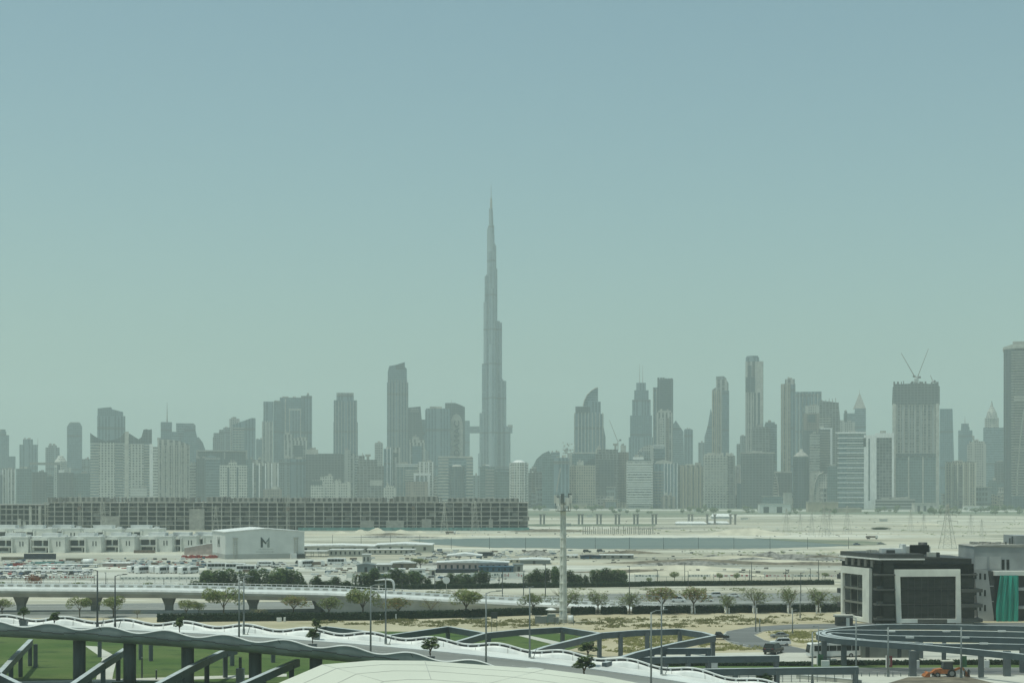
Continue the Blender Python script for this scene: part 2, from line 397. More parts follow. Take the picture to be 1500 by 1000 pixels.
kb = MB()
def kerb(px): 
    ps = [G(x, y, .15) for x, y in px]
    for a, e in zip(ps, ps[1:]): kb.bar(a, e, .22, .15)
kerb([(930, 977.6), (1560, 976.8)]); kerb([(930, 988.2), (1560, 987.4)]); kerb([(950, 972.3), (1560, 971.2)])
kerb([(1560, 911), (1240, 912.3), (1160, 913.8), (1100, 917.7), (1065, 923.8), (1055, 932), (1071, 941.2), (1110, 950.3), (1150, 955.2)])
kerb([(1560, 918.2), (1240, 919.8), (1160, 920.3), (1119, 923.3), (1105, 929), (1120, 936.7), (1160, 945.7), (1200, 954.6)])
tag(kb.build('kerb', M['pale_concrete']), kind='structure')
# heaps
def heap(name, px, py, w, h, m, label, cat, group=None, dep=.6):
    b = MB(); o = G(px, py); n = 22; rings = 6; vs = []; rr = random.Random(int(px * 7 + py))
    ph = rr.random() * 6
    for j in range(rings + 1):
        q = j / rings
        for i in range(n):
            t = 2 * math.pi * i / n; k = 1 + .18 * math.sin(3 * t + ph) + .1 * math.sin(7 * t + 2 * ph)
            vs.append((w / 2 * k * q * math.cos(t), w / 2 * dep * k * q * math.sin(t), max(-.05, h * (1 - q ** 1.35) * (1 + .12 * rr.uniform(-1, 1)))))
    fs = [(j * n + i, j * n + (i + 1) % n, (j + 1) * n + (i + 1) % n, (j + 1) * n + i) for j in range(rings) for i in range(n)]
    b.add(vs, [f[::-1] for f in fs]); ob = b.build(name, m, smooth=True); ob.location = o
    return tag(ob, label, cat, group)
for i, (px, py, w, h) in enumerate([(528, 780, 14, 2.6), (553, 780.5, 17, 4.2), (587, 780, 16, 2.6), (500, 780.5, 15, 1.6), (615, 780, 13, 1.7)]):
    heap('sand_heap', px, py, w, h, M['sand_heap'], 'heap of pale sand along the foot of the concrete shell', 'heap', 'sand heaps below the concrete shell')
heap('sand_heap', 1097, 783, 70, 5, M['sand_heap'], 'broad low mound of sand on the far bank of the canal', 'heap')
for px, py, w, h in ((1045, 816.5, 14, 1.6), (1128, 816, 20, 3), (1160, 818, 22, 1.6), (1184, 820, 26, 1.5), (1212, 819, 22, 1.3), (1075, 818.5, 20, 1.2), (1103, 819.5, 26, 1.3), (1143, 821, 20, 1.4)):
    heap('rubble_heap', px, py, w, h, M['rubble'], 'grey heap of spoil and broken concrete in the bare sand', 'heap', 'spoil heaps on the bare sand')
heap('spoil_heap', 785, 813, 20, 2.8, M['rubble'], 'grey pointed spoil heap behind the long blue site cabins', 'heap')

rb_ = random.Random(77)
for k in range(22):
    px, py = rb_.choice(((rb_.uniform(640, 1240), rb_.uniform(806, 828)), (rb_.uniform(930, 1230), rb_.uniform(818, 846)), (rb_.uniform(780, 1480), rb_.uniform(758, 784)), (rb_.uniform(440, 700), rb_.uniform(783, 788))))
    heap('earth_bank', px, py, rb_.uniform(25, 80), rb_.uniform(.9, 2.2), M[rb_.choice(('sand_heap', 'rubble', 'soil'))], 'long low earth bank pushed up on the bare flats', 'bank', 'low earth banks on the flats', rb_.uniform(.1, .3))
# the hazy air
hz = MB().box(-9500, 9500, -400, 14000, -1.2, 842).build('haze', [])
hm = bpy.data.materials.new('haze'); hm.use_nodes = True; t = hm.node_tree; t.nodes.clear()
out = N(t, 'ShaderNodeOutputMaterial'); pv = N(t, 'ShaderNodeVolumePrincipled')
pv.inputs['Color'].default_value = (.815, .94, .92, 1); pv.inputs['Density'].default_value = HAZE = 1.5e-4
pv.inputs['Anisotropy'].default_value = .1
t.links.new(pv.outputs[0], out.inputs['Volume']); hz.data.materials.append(hm)
tag(hz, kind='stuff')
# ------------------------------------------------------------ the skyline
ST = dict(
  wgrid=facade((.62, .61, .54), band=.42, fin=.35), wgrid2=facade((.54, .54, .48), bay=4.2, fl=3.5, band=.35, fin=.4),
  wband=facade((.6, .6, .54), band=.48, fin=.06, fl=4.0), wband2=facade((.36, .37, .34), band=.45, fin=.1, fl=3.8, pier=.12, every=8),
  wfin=facade((.55, .54, .48), band=.08, fin=.5, bay=5.5), wfin2=facade((.47, .46, .41), band=.12, fin=.42, bay=7.5, pier=.1),
  glass=facade((.18, .27, .31), (.055, .11, .135), band=.18, fin=.1, mech=.06), glass2=facade((.23, .31, .34), (.05, .1, .12), band=.3, fin=.05, fl=4, mech=.05),
  teal=facade((.17, .25, .26), (.05, .09, .095), band=.25, fin=.12), dark=facade((.06, .095, .11), (.02, .042, .052), band=.25, fin=.2, pier=.1),
  dark2=facade((.1, .115, .115), (.028, .042, .05), band=.4, fin=.25, bay=4.5), dfin=facade((.165, .25, .285), (.045, .09, .115), band=.1, fin=.4, bay=5, pier=.2, every=5, mech=.07),
  bgrid=facade((.44, .39, .29), band=.4, fin=.4), bfin=facade((.33, .29, .23), band=.1, fin=.5, bay=6.5, pier=.14), brown=facade((.25, .2, .155), (.05, .05, .05), band=.4, fin=.3, pier=.15),
  conc=facade((.25, .26, .245), (.025, .027, .026), band=.25, fin=.18, bay=5), mid=facade((.25, .3, .3), (.05, .06, .063), band=.4, fin=.3, pier=.15, every=7, mech=.06),
  pale=facade((.52, .51, .45), (.09, .1, .1), band=.45, fin=.4, pier=.2, every=5), slab=facade((.5, .5, .46), (.1, .1, .1), fl=3.6, bay=50, band=.8, fin=.0))
P_WHITE, P_PALE, P_GREY = M['white_paint'], M['pale_concrete'], M['concrete']
def sm(s): return ST[s] if isinstance(s, str) else s
PXR = random.Random(3)

class Tower:
    """one tower: parts are outlines read off the elevation at distance Y, each with its own real depth"""
    def __init__(s, x0, x1, Y, label, name='tower', cat='tower', d=None, group=None, rz=0.0):
        s.cx, s.Y = (x0 + x1) / 2, Y; w = (x1 - x0) / F * Y
        s.d = d or min(max(w * .8, 16), 60); s.k = 0
        X_ = AX(s.cx, Y); q = 1 + s.d / 2 / math.hypot(X_, Y)      # every tower looks at the open flats in front of it
        s.o = root(name, (X_ * q, Y * q, 0), label, cat, group, rz - math.atan2(X_, Y))
    def X(s, px): return (px - s.cx) / F * s.Y
    def Z(s, py): return AZ(py, s.Y)
    def poly(s, name, pts, m, dy=0.0, d=None, z0=None):
        """pts in picture units; a point with py None stands on the ground"""
        s.k += 1; d = d or s.d - .5 * s.k
        q = [(s.X(x), (0.0 if y is None else s.Z(y))) for x, y in pts]
        MB().slab(q, -s.d / 2 + .05 * s.k + dy, -s.d / 2 + .05 * s.k + dy + d).build(name, sm(m), s.o); return s
    def box(s, name, x0, x1, yt, m, yb=None, dy=0.0, d=None):
        return s.poly(name, [(x0, yb), (x1, yb), (x1, yt), (x0, yt)], m, dy, d)
    def plant(s, x0, x1, yt, m=None):
        """stair head, tanks and parapet on the flat roof"""
        w = (x1 - x0); r = PXR
        z = s.Z(yt)
        for k in range(r.randint(2, 4)):
            a = x0 + w * r.uniform(.06, .7); e = min(a + w * r.uniform(.12, .34), x1 - w * .04)
            y0 = -s.d / 2 + r.uniform(1.5, s.d * .4)
            MB().box(s.X(a), s.X(e), y0, y0 + r.uniform(4, 9), z - .3 - .01 * k, z + r.uniform(1.6, 5.0)).build('roof_plant', m or r.choice([P_PALE, P_GREY, P_GREY]), s.o)
        b = MB(); X0, X1, y0, y1 = s.X(x0), s.X(x1), -s.d / 2 + .05, s.d / 2
        return s
    def cyl(s, name, px, r, y0, y1, m, r1=None, dy=0.0, n=20):
        X, z0, z1 = s.X(px), 0 if y0 is None else s.Z(y0), s.Z(y1)
        MB().cyl((X, dy, z0), (X, dy, z1), r, r if r1 is None else r1, n).build(name, sm(m), s.o); return s
    def mast(s, px, y0, y1, r=1.0):
        MB().cyl((s.X(px), 0, s.Z(y0) - 1), (s.X(px), 0, s.Z(y1)), r, .25, 6).build('mast', P_GREY, s.o); return s
    def fins(s, x0, x1, yt, n, m=P_WHITE, yb=None, w=1.2, name='fin_cladding', proud=1.0):
        b = MB()
        for i in range(n):
            X = s.X(x0 + (x1 - x0) * i / max(1, n - 1)); b.box(X - w / 2, X + w / 2, -s.d / 2 - proud, -s.d / 2 + .6, 0 if yb is None else s.Z(yb), s.Z(yt))
        b.build(name, sm(m), s.o); return s
    def bands(s, x0, x1, yt, yb, n, m=P_WHITE, h=None, name='band_cladding', proud=1.2, k=.4):
        b = MB(); sp_ = (s.Z(yt) - s.Z(yb)) / max(1, n - 1); h = max(h or 0, sp_ * k) if n > 3 else (h or 1.2)
        for i in range(n):
            z = s.Z(yt + (yb - yt) * i / max(1, n - 1)); b.box(s.X(x0), s.X(x1), -s.d / 2 - proud, -s.d / 2 + .7, z - h, z)
        b.build(name, sm(m), s.o); return s

def plain(x0, x1, yt, Y, m, label, tiers=(), d=None, roof=True, name='tower', cat='tower', base=None, rz=0.0):
    t = Tower(x0, x1, Y, label, name, cat, d, rz=rz)
    t.box('shaft', x0, x1, yt, m)
    top = (x0, x1, yt)
    for k, (a, b, y, *mm) in enumerate(tiers):
        t.box('upper_tier', a, b, y, mm[0] if mm else m, dy=1.0 + k * .6, d=t.d - 2.5 - 1.5 * k)
        if y < top[2]: top = (a, b, y)
    if roof: t.plant(*top)
    return t

# ---- far left
t = plain(0, 13, 637, 3900, 'glass', 'dark stepped tower with round cap at the very edge of the skyline', [(0, 22, 668), (0, 9, 632)])
t.cyl('cap', 4, 6.5, 632, 628.5, 'glass')
plain(-14, 3, 695, 2980, 'dark', 'dark low block at the skyline edge, cut by the picture border')
plain(3, 22, 688, 3000, 'wfin', 'small pale block with bold white vertical stripes').fins(4, 21, 686.5, 5)
t = plain(29, 55, 651, 3800, 'dfin', 'dark tower with set back flat top and thin antenna on one shoulder', [(34, 48, 643)]); t.mast(55, 652, 641, .7)
plain(24, 46, 686, 3050, 'teal', 'plain teal glass block below the dark tower with shoulder antenna')
t = plain(46, 68, 691, 3100, 'dark2', 'dark block under a wide flat canopy slab'); t.box('canopy', 44, 87, 677, P_GREY, yb=680.5); t.box('canopy_pier', 83, 87, 680, 'dark')
plain(67, 87, 655, 3900, 'mid', 'short grey tower with notched flat head beside the domed block', [(71, 83, 652)])
t = plain(80, 104, 684, 3500, 'pale', 'small pale block crowned by a ribbed dome', roof=False)
t.cyl('dome', 89, 13, 685, 676, 'pale'); t.cyl('dome_top', 89, 12.9, 676, 667, 'pale', 5)
t = Tower(98.5, 120, 4000, 'lone slate grey tower with chamfered shoulders standing beside the horned twins')
t.poly('shaft', [(98.5, None), (120, None), (120, 625), (117, 619), (102, 619), (98.5, 625)], 'glass'); t.box('cap', 103, 116, 618, P_GREY, yb=620, dy=4, d=12)
plain(106, 133, 693, 3080, 'teal', 'squat teal glass block beside the horned twin tower')
plain(84, 107, 692, 3060, 'dark2', 'squat dark block with white roof edge', [(86, 94, 688, P_WHITE)])
plain(60, 78, 697, 3120, 'glass2', 'squat grey glass block tucked behind the long concrete shell')
plain(120, 133, 672, 3600, 'mid', 'slim distant block in the gap beside the horned twin')
# horned twins
def horned(x0, x1, yroof, horns, label, Y=2980):
    t = Tower(x0, x1, Y, label); w = x1 - x0
    t.box('shaft', x0, x1, yroof, ST['glass2']); t.box('bay_front', x0 + w * .25, x0 + w * .72, yroof, 'wgrid2', dy=-3, d=8)
    t.poly('crown', horns, 'dark', dy=.5, d=t.d - 2); t.bands(x0, x1, yroof + 1, 735, 22, m=M['pale_concrete'], h=.7)
    return t
horned(133, 182, 648, [(133, 648.5), (182, 648.5), (182, 632), (178, 638), (172, 642), (164, 644), (154, 645.5), (145, 642), (138, 638), (133, 634)], 'tower with horned crescent crown in front of the slanted dark slab')
t = horned(181, 222, 650, [(185, 650.5), (222, 650.5), (222, 628), (218, 629), (214, 628), (210, 629), (207, 640), (203, 643), (198, 640), (192, 636), (185, 633)], 'tower with broken horned crown beside the white slab')
t.box('pale_pier', 183, 189, 632, P_PALE, dy=-1.5, d=8)
t = Tower(143, 183, 3500, 'dark slab with slanted two step roof rising behind the horned twin'); t.poly('shaft', [(143, None), (183, None), (183, 609), (143, 609)], 'dfin'); t.poly('crown', [(143.5, 609.2), (180, 609.2), (180, 603), (164, 599), (163, 596), (152, 597), (143.5, 598)], 'glass', dy=2)
t = plain(191, 215, 714, 2930, 'slab', 'low blank beige box in front of the horned twin', name='low_building', cat='building')
t = plain(219, 224, 652, 2960, P_WHITE, 'bright white slab with balconies and vertical ribs under a curved roof', roof=False, d=30)
t.box('balcony_stack', 223.5, 231, 654, 'wband'); t.poly('ribbed_block', [(230.5, None), (277, None), (277, 651), (268, 647), (258, 644.5), (244, 643), (230.5, 643)], 'wfin2', dy=1); t.fins(233, 276, 652, 13, P_PALE, w=1.0); t.box('core', 219, 223, 650, P_WHITE, dy=2, d=12)
t = Tower(236, 286, 3600, 'stepped glass complex with a needle mast and one steep gable'); t.box('shaft', 236, 252, 618, 'glass'); t.box('linking_block', 251, 262, 632, 'glass2'); t.poly('gable_block', [(262, None), (286, None), (286, 622), (283, 619.5), (258, 619.5), (258, 630), (262, 640)], 'glass2', dy=8)
t.poly('steep_gable', [(264, None), (290, None), (290, 648), (285, 626), (271, 626), (264, 648)], 'glass', dy=-2, d=12); t.mast(245, 618, 588, 1.6); t.box('roof_step', 231, 262, 641, P_GREY, yb=645)
t = Tower(282, 301, 3700, 'pointed dark wedge beside the steep gable block'); t.poly('shaft', [(282, None), (301, None), (301, 660), (297, 648), (291, 640), (286, 641), (282, 640)], 'glass')
plain(278, 287, 679, 3050, 'wband', 'narrow block striped by white bands beside the ribbed slab')
t = plain(287, 301, 671, 3040, 'dark', 'narrow black tower below the big portal frame'); t.poly('gable_block', [(300, None), (322, None), (322, 672), (314, 667), (308, 666), (300, 670)], 'glass2'); t.bands(300, 322, 670, 672, 2, h=.6)
t = Tower(288, 362, 3300, 'wide dark building framed like a double portal'); t.box('shaft', 290, 360, 662, 'dark', dy=2); t.box('lintel', 288, 362, 659, P_GREY, yb=661.3, dy=-2); t.box('portal_post', 288, 290, 661, P_GREY, yb=670, dy=-2); t.box('portal_post', 328, 330, 661, P_GREY, yb=672, dy=-2); t.box('portal_post', 359.5, 362, 661, P_GREY, yb=672, dy=-2)
plain(313, 337, 634, 3750, 'mid', 'grey stepped tower below the pale stair tower', [(312, 318, 640), (321, 337, 629), (327, 337, 626)])
plain(336, 351, 613, 3800, 'pale', 'pale banded stair tower behind the sloping roof')
t = Tower(341, 374, 3550, 'dark tower with a roof sloping up to one corner'); t.poly('shaft', [(341, None), (374, None), (374, 612), (368, 612), (341, 622)], 'dfin'); t.bands(342, 358, 626, 656, 9, M['pale_concrete'], h=1)
t = plain(322, 362, 681, 2960, 'wgrid', 'white apartment block with rows of square windows', [(335, 347, 677)]); t.box('window_recess', 333, 336, 684, 'dark', dy=-.6, d=2)
t.box('window_recess', 346.5, 349, 684, 'dark', dy=-.6, d=2)
plain(361, 371, 672, 3200, 'teal', 'sliver of teal glass beside the white apartment block')
plain(375, 385, 643, 4000, 'glass', 'slim distant tower before the dark twin heads')
t = plain(370, 408, 677, 2980, 'wfin2', 'grey white block with broad vertical piers and dark shafts', [(370, 383, 673), (383, 397, 676)]); t.fins(371, 407, 678, 5, P_WHITE, w=2.4); t.box('dark_strip', 375, 379, 681, 'dark', dy=-.5, d=1); t.box('dark_strip', 383.5, 391, 682, 'dark', dy=-.5, d=1)
plain(385, 413, 716, 2935, 'brown', 'low brown box with shrubs on its roof', name='low_building', cat='building')
# twin heads
t = Tower(384, 412, 3700, 'tall pair of dark heads rising from pale ribs'); t.box('shaft', 386, 400, 588, 'dfin'); t.box('second_shaft', 400.5, 412, 588, 'glass', dy=5); t.poly('slanted_cap', [(400.5, 588), (412, 588), (412, 587), (403, 586)], P_GREY); t.box('pale_shaft', 384, 400, 618, 'wfin', dy=-4); t.fins(385, 399, 616, 5, P_PALE, w=1.6, proud=4.5)
t = plain(410, 441, 582, 3750, 'glass', 'broad grey slab with a tall portal drawn on its face'); t.box('portal', 423, 441, 598, P_PALE, dy=-1, d=3); t.box('portal_glass', 425, 439, 601, 'dfin', dy=-1.6, d=3); t.box('pier', 417, 419, 584, P_PALE, dy=-.5, d=2)
plain(441, 457, 579.5, 3770, 'dfin', 'dark slab a step taller than the portal faced slab', [(449, 453, 578)])
t = plain(416, 450, 645, 3300, 'wfin', 'cream block with ornate stepped parapet under the portal slab', [(416, 430, 636), (428, 446, 641), (436, 450, 640)]); t.box('dark_arch', 431, 444, 652, 'dark', dy=-.8, d=2)
plain(409, 452, 673, 3100, 'mid', 'wide grey block with uneven roofline before the cream ornate block', [(415, 436, 671)])
t = plain(448, 504, 665, 3050, 'dark2', 'massive dark brown block, the bulkiest of its neighbours', [(450, 466, 658, P_PALE), (452, 500, 664)])
plain(425, 449, 672, 3090, 'dfin', 'grey ribbed block leaning on the massive dark brown block')
t = plain(455, 474, 706, 2945, 'wgrid', 'white block with black recess and small stacked roof rooms', [(457, 469, 703), (469, 488, 698), (476, 488, 697)], d=24); t.box('black_band', 454.5, 472, 704, 'dark', yb=710, dy=-.5, d=2)
plain(474, 489, 703, 2955, 'wgrid2', 'white flats with zigzag roofline beside the black banded block', [(479, 487, 699)], d=20)
plain(488, 514, 707, 2950, 'pale', 'pale low flats with uneven parapets', [(490, 500, 704), (505, 513, 705)], d=22)
t = Tower(489, 524, 3700, 'lone big slate tower with flat cap between open sky gaps'); t.box('shaft', 489, 523, 586, 'dfin'); t.box('upper_tier', 493, 518, 575, 'dfin', dy=2, d=38); t.box('side_wing', 488.5, 524, 618, 'glass', dy=4, d=34); t.bands(493, 518, 575.5, 577.5, 2, P_PALE, h=1); t.fins(492, 522, 588, 8, M['concrete'], w=1.4)
t = Tower(505, 525, 3200, 'slim white block with pale stepped head at the foot of the slate tower'); t.box('shaft', 505, 514, 659, 'pale'); t.box('pale_wing', 511, 520, 664, 'wfin', dy=2); t.box('side_wing', 519, 526, 667, 'wband', dy=4); t.plant(505, 514, 659)
t = plain(523, 562, 682, 3000, 'conc', 'grey gridded block with a water tank on stilts', [(525, 552, 673), (526, 534, 667)]); t.box('tank', 535, 543, 665, P_GREY, yb=668, dy=6, d=8); t.box('tank_leg', 537, 541, 667.5, P_GREY, yb=676, dy=7, d=3); t.box('pale_panel', 542, 560, 703, P_PALE, yb=711, dy=-.5, d=2)
plain(549, 561, 649, 3300, 'pale', 'slim pale tower with square frame head', [(550, 560, 648, P_PALE)])
t = plain(562, 574, 657, 3100, 'glass', 'thin block edged by white piers before the tallest slanted tower'); t.fins(567, 572, 655, 2, P_WHITE, w=1.8); t.box('white_shaft', 576, 586, 655, 'wfin', dy=3); t.box('dark_opening', 577, 583, 663, 'dark', yb=669, dy=-.4, d=2)
plain(562, 580, 714, 2940, 'pale', 'little cream house block under the thin white piers', [(565, 577, 711)], name='low_building', cat='building')
t = Tower(567, 598, 3650, 'tall tower with slanted sliced top, highest apart from the giant spire'); t.box('shaft', 567, 598, 560, 'dfin'); t.poly('upper_tier', [(568, 561), (596, 561), (596, 540), (593, 537), (593, 530), (580, 534), (570, 536), (568, 545)], 'glass', dy=1.5, d=42); t.poly('crown_slice', [(580, 541), (592.7, 541), (592.7, 531), (580, 535.3)], 'dark', dy=.8, d=8); t.fins(570, 596, 556, 7, M['concrete'], w=1.6)
t = Tower(597, 623, 3800, 'dark tower with leaning side and lit crown row'); t.poly('shaft', [(597, None), (623, None), (619, 630), (616, 595), (597, 597)], 'dark'); t.bands(601, 614, 599, 602, 2, P_PALE, h=1.4); t.box('side_wing', 617, 623, 614, 'glass', dy=5)
t = plain(600, 622, 648, 3300, 'wfin', 'pale stepped flats at the foot of the dark leaning tower', [(600, 610, 643), (604, 614, 640, P_PALE), (612, 622, 644)]); t.box('dark_face', 604, 618, 653, 'glass', dy=-.6, d=2)
t = plain(580, 614, 680, 2990, 'teal', 'blue grey glass block in a white outline frame'); t.bands(580, 614, 679.5, 682, 2, P_WHITE, h=1.4); t.fins(581, 591, 680, 3, P_PALE, w=.8); t.bands(593, 612, 688, 702, 5, P_PALE, h=.7)
t = plain(612, 636, 677, 2985, 'wgrid2', 'cream block with bold white interlocking frames', [(613, 634, 676)]); t.fins(615, 634, 676, 4, P_WHITE, w=2); t.box('frame_piece', 606, 631, 693, P_WHITE, yb=696, dy=-2, d=4); t.box('frame_piece', 606, 609, 695, P_WHITE, dy=-2, d=4); t.box('frame_piece', 626, 630, 695, P_WHITE, dy=-2, d=4); t.box('dark_bay', 610, 625, 698, 'mid', dy=-1, d=3)
plain(594, 627, 705, 2935, 'brown', 'low brown grey cube standing before the white interlocking frames', name='low_building', cat='building', roof=False)
t = plain(623, 660, 600, 3600, 'dfin', 'bulky dark slab joined to the tower with the vertical sign', [(624, 659, 598)])
plain(616, 628, 660, 3500, 'mid', 'grey filler block between the stepped flats and the bulky dark slab')
t = Tower(652, 682, 3650, 'tower carrying a tall rounded white panel with a vertical letter sign'); t.poly('shaft', [(652, None), (681, None), (681, 596), (677, 594), (667, 590), (652, 590)], 'dark'); t.mast(661, 590, 585, .5)
pp = [(659.5, None), (678, None), (678, 622), (676.5, 614), (673, 608), (668.5, 606), (664, 608), (661, 614), (659.5, 622)]
t.poly('sign_panel', pp, M['pale_concrete'], dy=-3, d=6)
cu = bpy.data.curves.new('sign', 'FONT'); cu.body = 'DAMAC'; cu.size = 15; cu.align_x = 'LEFT'; cu.extrude = .6; cu.offset = .45; cu.space_character = 1.0
so = bpy.data.objects.new('sign', cu); COL.objects.link(so); bpy.context.view_layer.update()
me = bpy.data.meshes.new_from_object(so.evaluated_get(bpy.context.evaluated_depsgraph_get())); bpy.data.objects.remove(so)
xs = [v.co.x for v in me.vertices]; ys = [v.co.y for v in me.vertices]
Ls = (t.Z(616) - t.Z(668)) / (max(xs) - min(xs)); Ws = t.X(673) - t.X(665)
for v in me.vertices:
    x, y, z = v.co; v.co = (t.X(673) - (y - min(ys)) / (max(ys) - min(ys)) * Ws, -t.d / 2 - 4.2 - z * 1.0, t.Z(668) + (x - min(xs)) * Ls)
me.materials.append(M['letter']); lo = bpy.data.objects.new('sign_lettering', me); COL.objects.link(lo); adopt(lo, t.o)
t = plain(641, 693, 670, 2960, 'glass2', 'pale blue office block banded in white with a dark round bay', [(642, 692, 668, P_PALE)], roof=False); t.bands(642, 657, 672, 740, 16, P_PALE, h=1.2); t.bands(683, 693, 672, 740, 16, P_PALE, h=1.2)
t.cyl('round_bay', 669.5, 13.5, None, 683, 'dark', dy=-t.d / 2); t.cyl('bay_roof', 669.5, 9, 683, 680.5, P_PALE, 7, dy=-t.d / 2)
plain(692, 703, 696, 3350, 'mid', 'small grey filler block at the base of the giant spire tower')
plain(636, 645, 699, 3060, 'wband', 'tiny white banded block squeezed beside the pale blue office')
t = plain(703, 725, 684, 3000, 'teal', 'teal banded glass block before the giant spire base', [(706, 716, 682, 'glass2')]); t.bands(711, 724, 687, 740, 13, M['concrete'], h=.9); t.box('roof_cap', 710, 717, 680, P_WHITE, yb=683, dy=8, d=8)
t = plain(724, 750, 692, 3020, 'teal', 'plain teal block with dark flat roof slab', [(725, 750, 690)], roof=False); t.box('roof_slab', 724, 751, 686.5, 'dark', yb=688.5, dy=-1)
t = Tower(746, 774, 3000, 'white gridded cylinder front block with pale dome roof'); t.box('shaft', 746, 774, 678, 'wgrid'); t.cyl('round_front', 760, 15.5, None, 677, 'wgrid', dy=-t.d / 2 + 6); t.cyl('roof_dome', 760, 13, 677, 673.5, P_WHITE, 5); t.fins(754, 768, 678, 3, P_WHITE, w=1, proud=10); t.bands(747, 773, 679, 735, 15, P_WHITE, h=.8, proud=.6)
# sky bridge pair behind the spire
t = Tower(681, 752, 4550, 'pair of distant towers carrying a long cantilevered bridge', 'bridge_tower', d=30); t.box('shaft', 680.5, 688, 616, 'glass'); t.box('sky_bridge', 684, 750.5, 624, 'glass2', yb=634, dy=2, d=20); t.box('second_shaft', 728, 744, 640, 'glass', dy=4); t.box('bridge_end', 744, 751, 622, P_GREY, yb=626, dy=1, d=22)

# ---- middle
t = plain(772, 796, 692, 3090, 'conc', 'bare concrete frame tower going up behind thin scaffolds', [(776, 786, 686)])
t = Tower(781, 812, 3500, 'curved sail roof pavilion tower half hidden behind dark blocks'); t.poly('shaft', [(781, None), (812, None), (812, 672), (804, 660), (802, 661), (795, 664), (786, 672), (781, 682)], 'teal')
plain(807, 820, 662, 3450, 'glass2', 'pale blue box peeping over the crossed dark tower')
t = Tower(794, 812, 2990, 'dark tower with pitched rim beside its outlined neighbour'); t.poly('shaft', [(794, None), (812, None), (812, 673), (803, 671), (797, 668), (794, 674)], 'teal')
t = plain(811, 834, 672, 2980, 'dfin', 'dark tower with pale crossing outline bands', [(812, 832, 670)]); t.bands(811, 834, 675, 678, 2, M['concrete'], h=1); t.poly('slant_cladding', [(814, 720), (816, 720), (822, 685), (820, 685)], M['concrete'], dy=-.6, d=1.5)
t = plain(832, 845, 684, 3010, 'bgrid', 'narrow beige pier block beside the plain beige grid', [(833, 843, 683)])
t = plain(843, 872, 681, 3000, 'bgrid', 'plain beige block covered by a fine window grid', [(845, 855, 676, P_PALE)])
t = Tower(824, 842, 3250, 'pale core tower under a scaffold head'); t.box('shaft', 831, 838, 664, P_PALE); t.box('side_shaft', 836, 842, 668, 'pale', dy=2)
b = MB(); rr = random.Random(5)
for k in range(34): x, z = t.X(rr.uniform(824, 840)), t.Z(rr.uniform(648, 664)); b.box(x, x + rr.uniform(1, 5), -8 + rr.uniform(0, 10), -6 + rr.uniform(2, 12), z, z + rr.uniform(.8, 3))
b.box(t.X(824), t.X(840), -7, 6, t.Z(664), t.Z(663)); b.build('scaffold_head', P_PALE, t.o)
t = Tower(841, 887, 3500, 'broad hotel tower crowned by a quarter round glass sail'); t.box('shaft', 841, 884, 606, 'dfin'); t.box('shoulder', 843, 864, 595, 'dark', dy=3); t.box('crown_base', 860, 880, 588, 'dfin', dy=5); t.poly('side_wing', [(878, None), (887, None), (887, 640), (884, 625), (883, 606), (878, 606)], 'dfin', dy=7)
t.poly('crown_sail', [(854, 596), (876, 596), (876, 567.5), (872, 568), (866, 572), (860, 578), (856, 586)], 'glass2', dy=8, d=10); t.fins(842, 883, 604, 9, M['pale_concrete'], w=1.5); t.tower = None
MB().tube([(t.X(x), -t.d / 2 + 7.6, t.Z(y)) for x, y in ((854, 594), (856, 586), (860, 578), (866, 572), (872, 568), (876, 567))], 1.0, 6).build('sail_rim', P_PALE, t.o)
plain(838, 882, 664, 3200, 'teal', 'low teal block across the foot of the sail crowned hotel', [(842, 880, 662, P_PALE)], roof=False)
t = Tower(853, 881, 3100, 'dark wedge roof rising to one sharp corner'); t.poly('shaft', [(853, None), (881, None), (881, 678), (877, 668), (866, 672), (853, 680)], 'dark')
t = plain(872, 906, 664, 3050, 'conc', 'brown grey construction block under pale unfinished top floors', [(875, 905, 658), (873, 880, 656, P_PALE)]); t.box('dark_face', 877, 900, 673, 'dark2', dy=-.8, d=2); t.box('tank', 898, 905, 649, P_GREY, yb=652, dy=6, d=8); t.box('tank_leg', 900, 903, 651, P_GREY, yb=660, dy=7, d=3)
plain(902, 921, 662, 3080, 'brown', 'brown slab beside the unfinished construction block', [(909, 917, 652, P_PALE)])
t = plain(918, 956, 675, 2980, 'wband', 'white banded block with pale rooms along its roof', [(920, 954, 673, 'dark'), (927, 943, 669, P_WHITE)]); t.bands(918, 956, 678, 736, 17, P_WHITE, h=1.1); t.fins(918.5, 955, 676, 2, M['concrete'], w=4)
t = Tower(921, 958, 3900, 'stepped pale blue tower tapering to twin needle masts'); 
for k, (a, b_, y) in enumerate(((921, 958, 640), (923, 955, 608), (926, 953, 585), (929, 950, 571), (932, 946, 560))): t.box('tier', a, b_, y, ST['glass'] if k % 2 else ST['dfin'], dy=2 + 2.2 * k, d=46 - 5 * k)
t.mast(937, 560, 532, .8); t.mast(941.5, 560, 534, .8)
t = Tower(956, 987, 3500, 'very dark flat headed tower with slim paler side shaft'); t.box('shaft', 963, 986, 555, 'dark'); t.box('side_shaft', 956.5, 963, 567, 'dfin', dy=3); t.fins(957, 962, 568, 2, M['pale_concrete'], w=1.2); b = MB()
for a in (963, 967, 970.5, 974, 978, 982): b.box(t.X(a), t.X(a + 3), -12, 8, t.Z(555) - .2, t.Z(552.5 if a % 2 else 553.6))
b.build('notched_parapet', ST['dark'], t.o)
t = plain(962, 985, 604, 3300, 'wfin', 'cream tower with tall arched recess before the very dark tower', [(964, 983, 601, P_PALE)]); t.box('arch_recess', 966, 973, 612, 'wgrid', dy=-.8, d=2); t.box('recess_strip', 976, 980, 612, 'brown', dy=-.6, d=2)
